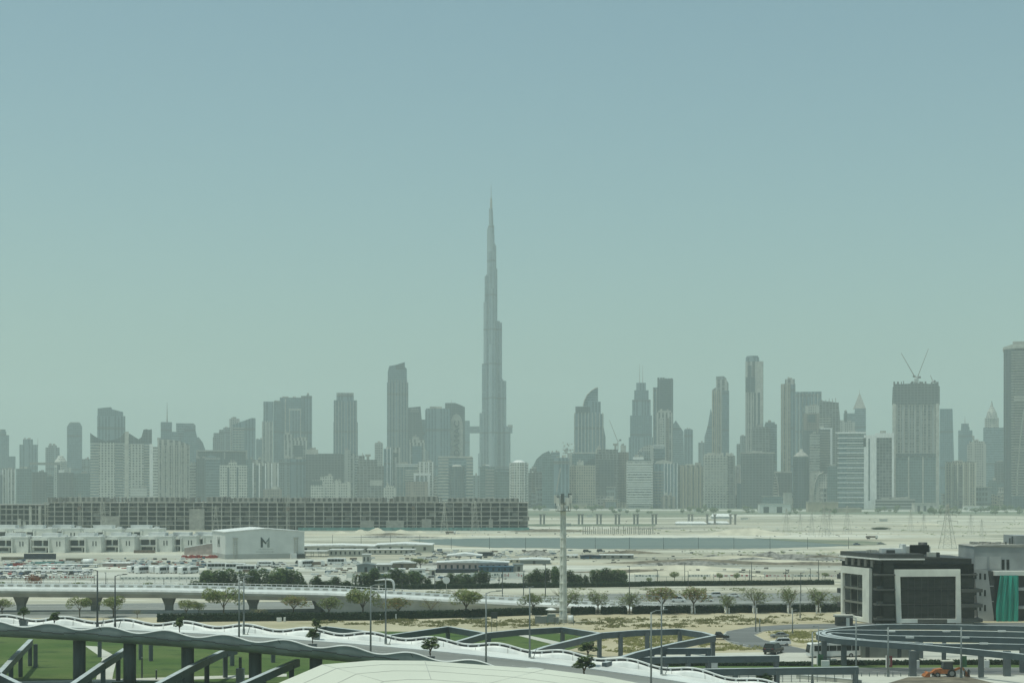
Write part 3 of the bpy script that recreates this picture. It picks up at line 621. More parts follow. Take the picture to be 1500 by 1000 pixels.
t = Tower(934, 974, 3150, 'pale gabled block with a low pitched white roof'); t.poly('shaft', [(934, None), (958, None), (958, 653), (952, 651), (944, 653), (934, 660)], 'pale'); t.poly('white_wing', [(955, None), (974, None), (974, 655), (972, 651), (955, 651)], 'glass2', dy=2); t.bands(956, 973, 651, 655, 3, P_WHITE, h=1.4); t.box('dark_face', 936, 952, 661, 'mid', dy=-.8, d=2)
t = plain(955, 993, 679, 3000, 'dfin', 'grey block with white vertical lines and low pitched head', roof=False); t.poly('pitched_head', [(958, 680), (985, 680), (985, 676), (972, 673), (962, 675)], P_PALE, dy=3); t.fins(973, 992, 678, 5, P_WHITE, w=1.3); t.bands(957, 972, 690, 736, 12, M['concrete'], h=.9)
plain(968, 990, 727, 2945, 'bfin', 'small ornate cream block with arched centre at the tower feet', [(972, 985, 725)], name='low_building', cat='building')
t = Tower(985, 1003, 4000, 'distant gabled glass tower leaning behind the cream arch tower'); t.poly('shaft', [(985, None), (1003, None), (1001, 632), (990, 615.5), (985, 622)], 'glass2')
plain(1002, 1015, 629, 4000, 'dfin', 'short dark distant tower next to an open sky gap', [(1003, 1013, 628)])
t = plain(992, 1031, 683, 3000, 'bfin', 'brown ribbed block with shallow dark slots', [(994, 1028, 681)]); t.fins(993, 1030, 684, 10, M['beige'], w=1.3)
t = Tower(1030, 1043, 3900, 'needle pointed sail tower tucked behind the pale round headed tower'); t.poly('shaft', [(1030, None), (1043, None), (1043, 605), (1041, 598), (1037, 622), (1032, 640)], 'glass2')
plain(1023, 1032, 648, 3850, 'mid', 'small distant block at the sail tower foot')
t = Tower(1042, 1068, 3600, 'pale tower with stepped rounded head'); t.poly('shaft', [(1043, None), (1067, None), (1067, 561), (1064, 556), (1049, 556), (1049, 567), (1043, 571)], 'wfin2'); t.poly('upper_tier', [(1049, 566), (1064, 566), (1064, 554), (1060, 550.5), (1049, 551)], 'mid', dy=4, d=24); t.fins(1044, 1055, 572, 5, M['beige'], w=1.6); t.box('grey_flank', 1058, 1068, 572, 'glass', dy=-1, d=20)
t = plain(1030, 1077, 667, 2990, 'wgrid2', 'half finished white apartment slab with ragged dark side', roof=False); b = MB(); rr = random.Random(9)
for k in range(30): 
    x = t.X(rr.uniform(1031, 1073)); b.box(x, x + rr.uniform(1, 6), -t.d / 2 + rr.uniform(.5, 9), -t.d / 2 + rr.uniform(10, 14), t.Z(667) - .2, t.Z(rr.uniform(662.5, 666)))
b.build('unfinished_top', P_PALE, t.o); t.bands(1032, 1066, 669, 736, 18, M['pale_concrete'], h=1); t.box('dark_side', 1066, 1075, 668, 'conc', dy=-1.5, d=6)
# ---- right of middle
t = Tower(1091, 1120, 3450, 'tallest tower of its side, two tone with a dark round cap'); t.box('shaft', 1092, 1118, 529, 'wfin2'); t.box('cap', 1092.5, 1112, 523, 'dfin', dy=2, d=32); t.cyl('cap_top', 1102, 12, 524, 520.5, 'dfin'); t.box('dark_panel', 1092.3, 1106, 552, 'dark', yb=574, dy=-1, d=4); t.box('dark_panel', 1096, 1101, 535, 'dark', yb=553, dy=-1, d=4); t.box('pale_flank', 1109, 1117.5, 529.5, P_PALE, yb=620, dy=-1.2, d=20); t.box('dark_strip', 1110, 1113, 575, 'dark', dy=-1.6, d=2); t.box('dark_strip', 1104, 1107, 575, 'dark', dy=-.8, d=2); t.fins(1093, 1104, 575, 4, M['pale_concrete'], w=1.6)
plain(1079, 1092, 650, 3700, 'mid', 'stepped grey block at the foot of the two tone tower', [(1084, 1092, 638)])
plain(1101, 1128, 628, 3300, 'conc', 'rounded brown glass block before the two tone tower', [(1104, 1126, 625)], roof=True)
plain(1120, 1138, 621, 3500, 'glass2', 'grey blue slab behind the rounded brown block', [(1121, 1135, 618)])
t = plain(1076, 1086, 682, 3050, 'wfin', 'little white block with open frame bays'); t.fins(1077, 1085, 681, 3, P_WHITE, w=1.4)
t = Tower(1083, 1136, 2960, 'huge dark office block tapering slightly downward'); t.poly('shaft', [(1086, None), (1131, None), (1135, 664), (1085, 664)], 'dark2'); t.box('parapet', 1084.5, 1135, 662, P_GREY, yb=664.5, dy=1, d=40); t.box('low_wing', 1080, 1088, 708, 'dark', dy=5); t.plant(1088, 1132, 663)
t = plain(1144, 1165, 562, 3500, 'wfin2', 'slender pale ribbed tower with small square head', [(1150, 1164, 555)]); t.fins(1145, 1157, 562, 5, M['beige'], w=1.5); t.box('grey_flank', 1158, 1164.5, 563, 'dfin', dy=-1, d=20)
t = Tower(1165, 1204, 3700, 'wide grey tower with scalloped ribbed head'); t.box('shaft', 1165, 1203, 576, 'wfin2'); b = MB()
for i in range(7): b.cyl((t.X(1168 + i * 5.4), -t.d / 2 + 3, 0), (t.X(1168 + i * 5.4), -t.d / 2 + 3, t.Z(573.5)), 4.2, 4.2, 10)
b.build('ribbed_face', ST['dfin'], t.o)
t = plain(1177, 1200, 605, 3300, 'brown', 'brown tower with dark patched panels under a plain head', [(1179, 1200, 594, 'pale')]); t.box('dark_panel', 1183, 1194, 607, 'dark', yb=618, dy=-.8, d=2); t.box('dark_foot', 1177, 1196, 630, 'dark', dy=-.6, d=2)
t = Tower(1198, 1231, 3400, 'unfinished dark tower with jagged crown and roof cranes'); t.poly('shaft', [(1199, None), (1231, None), (1230, 610), (1228, 590), (1216, 588), (1206, 587), (1201, 586), (1199, 592)], 'conc'); b = MB(); rr = random.Random(12)
for k in range(16): x = t.X(rr.uniform(1200, 1228)); b.box(x, x + 1.2, -6, -4.6, t.Z(592), t.Z(rr.uniform(582, 589)))
b.build('starter_bar_mesh', P_GREY, t.o); t.bands(1199, 1217, 612, 640, 9, M['pale_concrete'], h=1.2)
t = plain(1186, 1201, 634, 3150, 'wband', 'block of close white balcony bands beside the white edged tower'); t.bands(1186, 1200, 636, 690, 17, P_PALE, h=1)
t = plain(1199, 1219, 628, 3170, 'dark2', 'dark tower outlined by one tall white edge', [(1200, 1207, 624, P_PALE)]); t.box('white_edge', 1216, 1219, 627, P_WHITE, dy=-2, d=6); t.box('white_edge', 1202, 1219, 626.5, P_WHITE, yb=628.5, dy=-2, d=6); t.bands(1201, 1216, 632, 700, 20, M['concrete'], h=.9)
t = Tower(1161, 1186, 2985, 'round dark glass tower under a conical grey cap'); t.cyl('shaft', 1173.5, 14.5, None, 668, 'dark', n=28); t.cyl('conical_cap', 1173.5, 14, 668, 662, P_GREY, 6, n=28); t.cyl('cap_lantern', 1174, 4, 662, 657, P_PALE, 2.5); t.cyl('collar', 1173.5, 14.8, 669, 667.6, P_GREY, n=28)
def arcb(x0, x1, yt, px, label, Y):
    t = plain(x0, x1, yt, Y, 'dark2', label, [(x0, x1, yt - 2, P_PALE)], roof=False)
    MB().tube([(t.X(px + q[0]), -t.d / 2 - 1, t.Z(q[1])) for q in ((0, yt - 1), (4, yt + 8), (6, yt + 20), (6.5, yt + 34), (6, yt + 47))], 1.3, 6).build('white_arc', P_PALE, t.o)
    t.bands(px - 1, px + 5, yt + 6, yt + 44, 11, P_PALE, h=.8); return t
arcb(1133, 1160, 692, 1134, 'dark block drawn with a white curving edge beside the huge dark office', 3050)
t = plain(1192, 1216, 694, 3060, 'pale', 'pale block swept by a white arch on its face', [(1186, 1204, 692, P_PALE)]); MB().tube([(t.X(x), -t.d / 2 - 1, t.Z(y)) for x, y in ((1191, 738), (1192, 722), (1194, 706), (1199, 695), (1206, 691))], 1.3, 6).build('white_arc', P_PALE, t.o)
plain(1212, 1230, 684, 3010, 'teal', 'pale green glass block beside the white striped slab', [(1214, 1226, 682)])
plain(1228, 1252, 618, 3550, 'pale', 'pale grey block with a notched roof below the pointed spire', [(1237, 1241, 602, 'dark'), (1229, 1247, 615)])
t = plain(1236, 1268, 605, 3900, 'glass2', 'distant tower topped by a tall lattice pyramid spire', [(1252, 1268, 598), (1237, 1240, 601)], roof=False)
X, z = t.X(1259), t.Z(598); w = t.X(1268) - X
MB().add([(X - w, -w, z), (X + w, -w, z), (X + w, w, z), (X - w, w, z), (X, 0, t.Z(574))], [(0, 1, 4), (1, 2, 4), (2, 3, 4), (3, 0, 4), (3, 2, 1, 0)]).build('pyramid_spire', M['concrete'], t.o); t.mast(1259, 576, 570, .5)
t = plain(1229, 1265, 634, 2900, 'glass2', 'slab office striped by bright white floor edges', roof=False, d=40); t.bands(1227, 1266, 633.5, 735, 15, P_WHITE, proud=2.2, k=.17); t.bands(1240, 1266, 637, 731, 14, P_PALE, proud=1.4, k=.12); t.box('roof_edge', 1224, 1268, 632.5, P_WHITE, yb=634, dy=-2, d=44)
t.plant(1235, 1260, 632.5)
t = Tower(1264, 1310, 2890, 'white slotted pier wall joined to a dark gridded glass block', d=42); t.box('shaft', 1281, 1308, 640, facade((.26, .27, .26), (.03, .035, .04), fl=4, bay=4, band=.12, fin=.14), dy=2); t.box('white_pier', 1266, 1284, 637, P_WHITE, dy=-3, d=30); t.box('white_head', 1282, 1309, 634, P_WHITE, yb=641, dy=-2, d=40); t.box('side_edge', 1306, 1309, 640, P_WHITE, dy=-2, d=38); t.box('slot_panel', 1272.5, 1274.5, 642, 'dark', yb=733, dy=-3.6, d=3); t.box('sign_panel', 1265.2, 1269, 641, M['logo_dark'], yb=654, dy=-3.7, d=3); t.plant(1284, 1306, 634)
t = plain(1283, 1340, 731, 2860, facade((.4, .4, .37), (.04, .045, .045), fl=4, bay=60, band=.3, fin=0), 'wide banded podium block under the dark gridded glass block', name='podium', cat='building')
# crane crowned tower
t = Tower(1307, 1376, 2950, 'big unfinished tower with dark netted head and cranes on top'); t.box('shaft', 1309, 1374, 590, facade((.38, .40, .38), (.06, .075, .08), fl=3.6, bay=8, band=.2, fin=.35, mech=.0)); t.fins(1309, 1374, 590, 13, P_GREY, w=1.8, proud=1.6, yb=668); t.fins(1311, 1372, 668, 4, P_PALE, w=2.6, proud=1.6); t.box('dark_belt', 1308.5, 1374.5, 664, 'dark', yb=668, dy=-2, d=20)
t.poly('netted_head', [(1307.5, 592), (1375.5, 592), (1375.5, 567), (1372, 561.5), (1362, 562.5), (1345, 561), (1325, 562), (1312, 562), (1308.5, 567)], 'dark2', dy=-1.8, d=50); b = MB(); rr = random.Random(2)
for k in range(60): x = t.X(rr.uniform(1308, 1374)); y = rr.uniform(-25, 20); b.box(x, x + rr.uniform(.6, 3), y, y + 1.5, t.Z(563), t.Z(rr.uniform(556.5, 562)))
b.build('formwork_mesh', M['charcoal'], t.o); t.box('lower_glass', 1313, 1370, 669, 'teal', dy=-1, d=4)
t.box('corner_pier', 1308, 1313, 591, P_PALE, dy=-2.2, d=6); t.box('corner_pier', 1370, 1374.5, 591, P_PALE, dy=-2.2, d=6)
def crane(name, base, jib, back, label, group=None, hgt=16):
    """luffing tower crane: mast, raking jib, counter jib, cab"""
    o = root(name, base, label, 'crane', group); h = hgt
    b = MB()
    for sx in (-1, 1):
        for sy in (-1, 1): b.cyl((sx, sy, 0), (sx, sy, h), .28, n=4)
    k = 0
    while k * 2.5 < h - 2.5: b.cyl((-1, -1, k * 2.5), (1, -1, k * 2.5 + 2.5), .16, n=4); b.cyl((1, 1, k * 2.5), (-1, 1, k * 2.5 + 2.5), .16, n=4); k += 1
    b.build('mast', M['rust_steel'], o)
    b = MB(); J = Vector(jib); a = Vector((0, 0, h)); d = J - a
    for off in ((0, -.9, 0), (0, .9, 0), (0, 0, 1.6)): b.cyl(a + Vector(off), J + Vector(off) * .3, .3, n=4)
    for i in range(14): p = a + d * (i / 14); q = a + d * ((i + 1) / 14); b.cyl(p + Vector((0, -.8, 0)), q + Vector((0, 0, 1.2)), .16, n=4)
    b.build('jib', M['rust_steel'], o)
    b = MB(); B = Vector(back); b.cyl(a, B, .7, n=4); b.box(B.x - 2, B.x + 2, -1.5, 1.5, B.z - 2, B.z + 1.5); b.build('counter_jib', M['dark_steel'], o)
    MB().box(-1.6, 1.6, -3.2, -1.2, h - 1, h + 1.6).build('cab', M['white_paint'], o); return o
zt = AZ(560, 2950); u = 2950 / F
crane('tower_crane', (AX(1341, 2960), 2960, zt - 2), (-21 * u, 0, 45 * u), (6 * u, 0, 10 * u), 'crane with its jib raised steeply toward the lone spire, on the netted head', hgt=10)
crane('tower_crane', (AX(1344, 2972), 2972, zt - 2), (16 * u, 0, 52 * u), (-5 * u, 0, 12 * u), 'crane with near vertical jib crossing the first, on the netted head', hgt=12)
crane('tower_crane', (AX(1366, 2956), 2956, zt - 2), (-3 * u, 0, 12 * u), (2 * u, 0, 4 * u), 'short stub crane at the corner of the netted head', hgt=5)
crane('tower_crane', (AX(905, 3400), 3400, AZ(660, 3400)), (-17, 0, 62), (5, 0, 22), 'faint crane with raking jib beside the sail crowned hotel', hgt=18)
crane('tower_crane', (AX(780, 3080), 3080, 0), (36, 0, 64), (-12, 0, 70), 'crane at the bare concrete frame tower with its jib lowered', hgt=66)
# ---- far right
t = Tower(1376, 1398, 3700, 'hazy trapezoid tower tapering upward behind the crane topped tower'); t.poly('shaft', [(1376, None), (1399, None), (1395, 598.5), (1377, 598.5)], 'glass')
t = plain(1385, 1429, 678, 3000, 'bgrid', 'cream apartment block with shadowed balcony stacks', [(1386, 1428, 676)]); t.fins(1386, 1428, 677, 6, M['cream_wall'], w=2.6); t.box('balcony_bay', 1398, 1410, 682, 'conc', dy=-.6, d=2)
plain(1417, 1444, 650, 3200, 'pale', 'pale gridded tower rising behind the cream apartment block', [(1420, 1442, 646)])
t = plain(1404, 1424, 630, 4000, 'glass', 'far tower with a stacked head and needle', [(1408, 1420, 625)], roof=False); t.cyl('round_head', 1413.5, 9, 626, 620, 'glass'); t.mast(1413.5, 620, 609, 1); t.box('side_shelf', 1420, 1427, 638, P_GREY, yb=644)
t = plain(1441, 1474, 626, 3700, 'glass2', 'broad hazy slab under an ornate pointed crown', roof=False); t.box('crown_base', 1443, 1463, 612, 'pale', dy=6, d=20); b = MB(); X = t.X(1453); z = [t.Z(y) for y in (612, 604, 598, 594, 586)]
b.lathe([(13, z[0] - 1), (10.5, z[1]), (6, z[2]), (3, z[3]), (.3, z[4])], 8, (X, -4)); b.build('pointed_crown', ST['pale'], t.o)
plain(1457, 1476, 679, 3250, 'dark2', 'plain dark cube between the cream flats and the curved giant', [(1458, 1475, 676)])
plain(1448, 1477, 707, 3100, 'teal', 'low grey block below the plain dark cube', [(1449, 1460, 703)])
t = Tower(1471, 1530, 2900, 'giant dark curved tower cut by the picture edge, banded floor by floor', d=60)
t.box('shaft', 1474, 1530, 512, facade((.2, .22, .23), (.03, .045, .055), fl=3.8, bay=40, band=.32, fin=0), dy=3); t.cyl('round_corner', 1480, 10.5, None, 508, facade((.07, .09, .1), (.03, .045, .055), fl=3.8, bay=2.6, band=.1, fin=.2), dy=-t.d / 2 + 9, n=28)
t.poly('roof_slab', [(1470, 511), (1530, 508), (1530, 505), (1483, 504), (1471, 508)], P_PALE, dy=-2, d=62); t.box('roof_house', 1484, 1530, 499, P_GREY, yb=505, dy=8, d=30); t.bands(1486, 1530, 580, 584, 2, P_PALE, h=2.4); t.bands(1486, 1530, 655, 659, 2, P_PALE, h=2.4); t.bands(1482, 1530, 514, 740, 60, M['concrete'], h=.9)
MB().tube([(t.X(x), -t.d / 2 + 1, t.Z(y)) for x, y in ((1490, 740), (1491, 690), (1495, 640), (1500, 600))], 1.4, 6).build('curved_edge', P_PALE, t.o); t.box('dark_base', 1476, 1530, 726, 'dark', dy=-1.5, d=20)

# ---- the giant spire tower: three winged plan, each wing stepping back as it rises
YB = 4312.0; XB = AX(719.5, YB)
BM = facade((.24, .31, .34), (.08, .125, .15), fl=4.0, bay=7.0, band=.12, fin=.42, pier=.25, every=4, mech=.05)
BT = root('spire_tower', (XB, YB, 0), 'giant tapering spire, far the tallest tower, stepping in to a needle', 'skyscraper')
def zb(py): return AZ(py, YB)
def pxw(p): return p / F * YB
def wing(name, ang, steps):
    """steps: (reach from the axis in m, top row)"""
    b = MB(); ca, sa = math.cos(ang), math.sin(ang)
    for i, (reach, py) in enumerate(steps):
        r = 9.5 - .28 * i; L = reach - r; pts = []
        for k in range(11):
            t_ = -math.pi / 2 + math.pi * k / 10; pts.append((L + r * math.cos(t_), r * math.sin(t_)))
        pts += [(0, r), (0, -r)]
        b.prism([(x * ca - y * sa, x * sa + y * ca) for x, y in pts], -.02 * i, zb(py))
        b.prism([(x * .8 * ca - y * .8 * sa, x * .8 * sa + y * .8 * ca) for x, y in pts], zb(py) - 1, zb(py) + 4.5)
    b.build(name, BM, BT)
wing('wing', R(-12), [(pxw(28.8), 626), (pxw(22.6), 558), (pxw(16.2), 473), (pxw(9.2), 394), (pxw(7.6), 360)])
wing('wing', R(192), [(pxw(19.4), 664), (pxw(17.4), 605), (pxw(13.8), 533), (pxw(11.4), 443), (pxw(9.8), 405), (pxw(6.2), 335)])
wing('wing', R(-82), [(52, 640), (44, 580), (35, 505), (27, 424), (20, 370), (13, 345)])
b = MB(); b.cyl((0, 0, 0), (0, 0, zb(331)), 8.5, 8.2, 12); b.cyl((0, 0, zb(332)), (-1, 0, zb(306)), 6.2, 5, 12); b.build('core', BM, BT)
b = MB(); b.cyl((0, 0, zb(308)), (0, 0, zb(290)), 3.4, 2.4, 10); b.cyl((0, 0, zb(290)), (0, 0, zb(268)), 1.0, .15, 8); b.build('spire', M['concrete'], BT)
MB().lathe([(66, 0), (64, 14), (60, 14.5), (58, 18)], 24).build('podium', ST['teal'], BT)
# ------------------------------------------------------------ middle distance
# long concrete shell
YC = 1446.0
def XC(px): return AX(px, YC)
def ZC(py): return AZ(py, YC)
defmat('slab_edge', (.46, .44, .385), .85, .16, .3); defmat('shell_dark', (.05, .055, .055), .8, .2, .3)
shell = root('concrete_shell', (0, YC, 0), 'long unfinished concrete shell of open floors stretching before the skyline', 'unfinished building')
lev = [775.5, 768.5, 762, 755.5, 748.5, 741.5, 735.5]
for i, y in enumerate(lev[1:]):
    b = MB(); b.box(XC(64), XC(774), 0, 46, ZC(y) - .55, ZC(y)); b.build('floor_slab', M['slab_edge'], shell)
n = 53
for i in range(n):
    x = XC(66 + (773 - 66) * i / (n - 1)); MB().box(x - .45, x + .45, .3, 1.2, 0, ZC(735.5) - .5).build('column', M['slab_edge'], shell)
b = MB(); rr = random.Random(4)
for k in range(130):                                    # infill walls and boarded bays inside
    i, L = rr.randrange(n - 1), rr.randrange(6); x0 = XC(66 + (773 - 66) * (i + rr.uniform(0, .5)) / (n - 1)); w = rr.uniform(2, 8)
    yy = rr.uniform(2, 14); b.box(x0, x0 + w, yy, yy + .3, ZC(lev[L]) + .01, ZC(lev[L + 1]) - rr.uniform(.6, 1.6))
b.build('infill_wall_panel', M['concrete'], shell)
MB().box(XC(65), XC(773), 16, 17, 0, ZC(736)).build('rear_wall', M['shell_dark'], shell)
b = MB()
for i in range(150):
    x = XC(66 + 708 * (i + rr.uniform(0, .6)) / 150); b.box(x, x + rr.uniform(.3, .9), rr.uniform(1, 30), 31, ZC(735.5), ZC(735.5) + rr.choice([1.2, 3.5, 4.2, 4.4]))
b.build('rooftop_starter_grid', M['concrete'], shell)
for x0, x1, y in ((188, 262, 728), (300, 330, 727.5), (340, 560, 729), (575, 640, 727), (655, 760, 729.5), (95, 150, 728)): MB().box(XC(x0), XC(x1), 8, 26, ZC(735.5) + .01, ZC(y)).build('rooftop_room', facade((.3, .29, .25), (.06, .065, .06), fl=6, bay=3.5, band=.2, fin=.45), shell)
for x0, x1, y0, y1 in ((528, 548, 762, 776), (566, 592, 763, 776), (214, 230, 772, 776), (618, 632, 760, 776), (716, 722, 760, 776), (730, 766, 760, 763), (278, 300, 745, 776), (150, 176, 756, 776)): MB().box(XC(x0), XC(x1), -3, -.2, max(0, ZC(y1)), ZC(y0)).build('blank_panel', M['concrete'], shell)
sh2 = root('concrete_shell', (0, YC + 20, 0), 'lower darker concrete shell at the end of the long one, with pale gaps', 'unfinished building')
for y in (769, 762, 753, 745, 738.5): MB().box(XC(-30), XC(62), 0, 36, ZC(y) - .9, ZC(y)).build('floor_slab', M['concrete'], sh2)
for i in range(11): x = XC(-28 + i * 8.8); MB().box(x - .5, x + .5, .4, 1.4, 0, ZC(739)).build('column', M['concrete'], sh2)
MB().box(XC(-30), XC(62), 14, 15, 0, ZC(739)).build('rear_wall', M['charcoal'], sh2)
for x0, x1, y in ((16, 21, 760), (33, 37, 742), (47, 51, 741), (24, 28, 764)): MB().box(XC(x0), XC(x1), -1, .2, 0, ZC(y)).build('pale_panel', M['pale_concrete'], sh2)
tag(MB().box(XC(440), XC(775), -16, -15.6, 0, 2.6).build('hoarding', M['teal']), 'long low teal site hoarding along the foot of the concrete shell', 'hoarding').location = (0, YC, 0)

# villas
def villa(label, w=19.5, d=15, group='row of white villas'):
    o = root('villa', (0, 0, 0), label, 'house', group); h = 8.6
    b = MB(); b.box(-w / 2, w / 2, 0, d, 0, h); b.box(-w * .46, w * .02, -2.2, 0, 6.9, h - .5); b.box(-w / 2 - .1, -w / 2 + .25, -2.2, 0, 0, h - .8); b.box(w * .04, w * .06 + .2, -2.2, -.01, 0, h - .8); b.box(-w * .46, w * .04, -1.8, 0, 3.1, 3.7); b.build('wall', M['white_wall'], o)
    for x0, x1, z0, z1, yy in ((-w * .44, -w * .2, 3.8, 6.85, -.12), (-w * .15, w * .03, 3.8, 6.85, -.12), (-w * .43, -w * .1, .9, 2.6, -.12), (w * .24, w * .27, 3.6, 6.3, -.1), (w * .33, w * .36, 3.6, 6.3, -.1)):
        f = MB().box(x0, x1, yy, .2, z0, z1).build('window', M['window'], o)
    MB().box(-w * .05, w * .02, -.14, .2, .05, 2.5).build('door', M['charcoal'], o)
    b = MB(); b.box(-w / 2 - .2, w / 2 + .2, -.2, d + .2, h, h + .35); b.box(-w * .3, w * .2, 4, 10, h + .35, h + 2.2); b.box(w * .3, w * .42, 6, 8, h + .35, h + 1.4); b.build('roof', M['white_sheet'], o)
    return o
vx = [(17, 809, 'white villa partly behind the black hoarding at the picture border'), (71, 809, 'white villa standing above the long black hoarding'), (124, 808.5, 'white villa beyond the big pale tank'), (173, 808, 'white villa behind the orange earth strip'), (228, 807.5, 'white villa nearest the pink annex wall'), (264, 807, 'white villa half covered by the pink annex'), (297, 806.5, 'last white villa, tucked against the big white hall')]
vp = None
for px, py, lb in vx:
    p = G(px, py)
    if vp is None: vp = villa(lb); vp.location = p; v = vp
    else: v = clone(vp, p, 0, lb)
    v.rotation_euler.z = R(-9)
for px, Yv, lb in ((8, 1090, 'villa of the rear row showing only its roof at the picture border'), (48, 1085, 'rear row villa with an open dark porch in the gap'), (90, 1095, 'rear row villa roof behind the second villa of the front row'), (150, 1080, 'long white rear row villa roof above the front villas'), (205, 1085, 'rear row villa roof over the middle front villa')):
    v = clone(vp, (AX(px, Yv), Yv, 0), R(-6), lb, sc=(1.3, 1, 1.12))

# the big hall with the letter sign
hp = G(330, 819)
hall = root('exhibition_hall', hp, 'big plain white hall with a dark letter M on two sides', 'hall', rz=R(21))
hw, hd, he, hr = 41.0, 34.0, 13.6, 15.2
b = MB(); b.slab([(0, 0), (hw, 0), (hw, he), (hw * .5, hr), (0, he)], 0, hd); b.build('wall', mat('hall_sheet', (.66, .67, .63), .6, .05, .2), hall)
b = MB(); b.slab([(-.4, he + .02), (hw * .5, hr + .05), (hw + .4, he + .02), (hw + .4, he + .42), (hw * .5, hr + .5), (-.4, he + .42)], -.4, hd + .4); b.build('roof', M['white_paint'], hall)
b = MB(); b.box(-.12, hw + .1, -.14, hd, 0, 2.6); b.build('plinth', mat('hall_plinth', (.4, .41, .38), .7, .05, .2), hall)
def emm(P, mi=None):
    """the broken letter M: P maps (u, v) to a point; heavy arm and thin arm"""
    a = MB(); c = MB()
    def pr(mb, poly):
        n = len(poly); mb.add([P(u, v, 0) for u, v in poly] + [P(u, v, .18) for u, v in poly], [tuple(range(n)), tuple(range(2 * n - 1, n - 1, -1))] + [(i, (i + 1) % n, n + (i + 1) % n, n + i) for i in range(n)])
    pr(a, [(0, 0), (1.1, 0), (1.1, 3.0), (2.5, 1.6), (3.0, 2.1), (.35, 5.2), (0, 5.2)])
    pr(c, [(2.6, 2.7), (4.5, 5.2), (4.5, 0), (4.0, 0), (4.0, 3.6), (3.2, 2.4)]); pr(c, [(3.45, 0), (3.75, 0), (3.75, 2.6), (3.45, 2.3)])
    return a, c
for P in (lambda u, v, w: (18.2 + u, -.02 - w, 5.9 + v), lambda u, v, w: (-.02 - w, 14 - u * 1.1 + 5, 5.9 + v)):
    a, c = emm(P); a.build('sign_letter', M['logo_dark'], hall); c.build('sign_letter_arm', M['logo_mid'], hall)
lt = MB(); rr = random.Random(8)
for row, (u0, u1, v) in enumerate(((17.2, 24.4, 4.6), (15.8, 25.4, 3.3))):
    u = u0
    while u < u1: w = rr.uniform(.35, .6); lt.box(u, u + w * .45, -.12, -.02, v, v + .6); u += w + .25
lt.build('small_lettering', mat('faint_letter', (.33, .35, .32), .7, .1), hall)
for u in (4.2, 35.6):
    b = MB(); b.box(u, u + .25, -.5, -.3, 0, 10.4); b.box(u + 1.6, u + 1.85, -.5, -.3, 0, 10.4)
    for k in range(9): b.box(u + .25, u + 1.6, -.48, -.34, 1 + k * 1.1, 1.12 + k * 1.1)
    b.box(u - .4, u + 2.2, -.9, -.15, 10.4, 10.9); b.build('service_ladder', M['pale_concrete'], hall)
MB().box(33.5, 36.4, -2.6, -.3, 0, 2.6).build('entrance_box', M['white_paint'], hall)
MB().box(37, 41, -1.6, -.3, 0, 2.2).build('dark_plant_box', M['charcoal'], hall)
an = root('annex', G(270, 812), 'low pink walled annex with white sheet roof beside the big hall', 'shed')
b = MB(); b.slab([(0, 0), (15.6, 0), (15.6, 6.2), (0, 3.6)], 0, 12); b.build('wall', M['pink'], an); MB().slab([(-.3, 3.62), (15.9, 6.23), (15.9, 6.7), (-.3, 4.1)], -.3, 12.3).build('roof', M['white_paint'], an)
b = MB()
rr = random.Random(14)
for k in range(60): b.box(x := rr.uniform(0, 17), x + rr.uniform(.8, 2.2), y := rr.uniform(0, 5), y + rr.uniform(.5, 1.5), 0, rr.uniform(.5, 1.7), rot=rr.uniform(0, 3))
o = b.build('barrier_heap', M['red']); o.location = G(264, 817.5); tag(o, 'heap of red plastic road barriers before the pink annex', 'barriers')

# sheds, cabins and shade roofs on the building site
def shed(px0, px1, pb, pt, d, wall, roof, label, ridge=0.0, group=None, name='site_shed', cat='shed', rz=0.0, openf=False, nwin=0):
    p = G(px0, pb); Y = p.y; w = (px1 - px0) / F * Y; h = max(1.6, AZ(pt, Y) - 0)
    o = root(name, p, label, cat, group, rz)
    if openf:
        b = MB(); n = max(3, int(w / 5))
        for i in range(n + 1):
            x = min(w - .3, w * i / n); b.box(x, x + .25, .1, .35, 0, h - .3); b.box(x, x + .25, d - .4, d - .15, 0, h - .3)
        b.build('post_frame', M['galv'], o)
    else:
        MB().box(0, w, 0, d, 0, h - .3).build('wall', M[wall], o)
        for i in range(nwin):
            x = w * (i + .3) / nwin; MB().box(x, x + min(1.4, w * .35 / nwin), -.06, .1, h * .3, h * .72).build('window', M['window'], o)
        if not nwin: MB().box(w * .42, w * .42 + 1.2, -.06, .1, .02, min(2.3, h * .75)).build('door', M['charcoal'], o)
    b = MB()
    if ridge: b.slab([(-.4, h - .29), (w + .4, h - .29), (w + .4, h), (w * .5, h + ridge), (-.4, h)], -.4, d + .4)
    else: b.slab([(-.4, h - .29), (w + .4, h - .29), (w + .4, h), (-.4, h)], -.4, d + .4)
    b.build('roof', M[roof], o); return o
shed(441, 548, 811, 799, 26, 'pale_concrete', 'white_paint', 'wide white roofed shed beside the big hall', .6, nwin=6)
shed(548, 632, 809, 797.5, 30, 'cream_wall', 'white_paint', 'long cream shed with a white roof near the canal', .8, nwin=5)
shed(444, 478, 815, 806.5, 10, 'pale_concrete', 'white_paint', 'open white carport next to the hall corner', openf=True, name='carport', cat='carport')
shed(482, 530, 814.5, 804.5, 10, 'pale_concrete', 'white_paint', 'low grey cabin row below the wide white roof', nwin=7)
shed(538, 607, 812, 804, 9, 'pale_concrete', 'white_paint', 'long grey cabin row in front of the cream shed', nwin=9)
shed(531, 542, 826, 811, 5, 'pale_concrete', 'white_sheet', 'tall square grey cabin standing alone on the sand', name='site_cabin', cat='cabin', nwin=2)
shed(523, 549, 838, 827, 8, 'clad_grey', 'galv', 'sloping grey sheeted shed behind the dark bushes', .8)
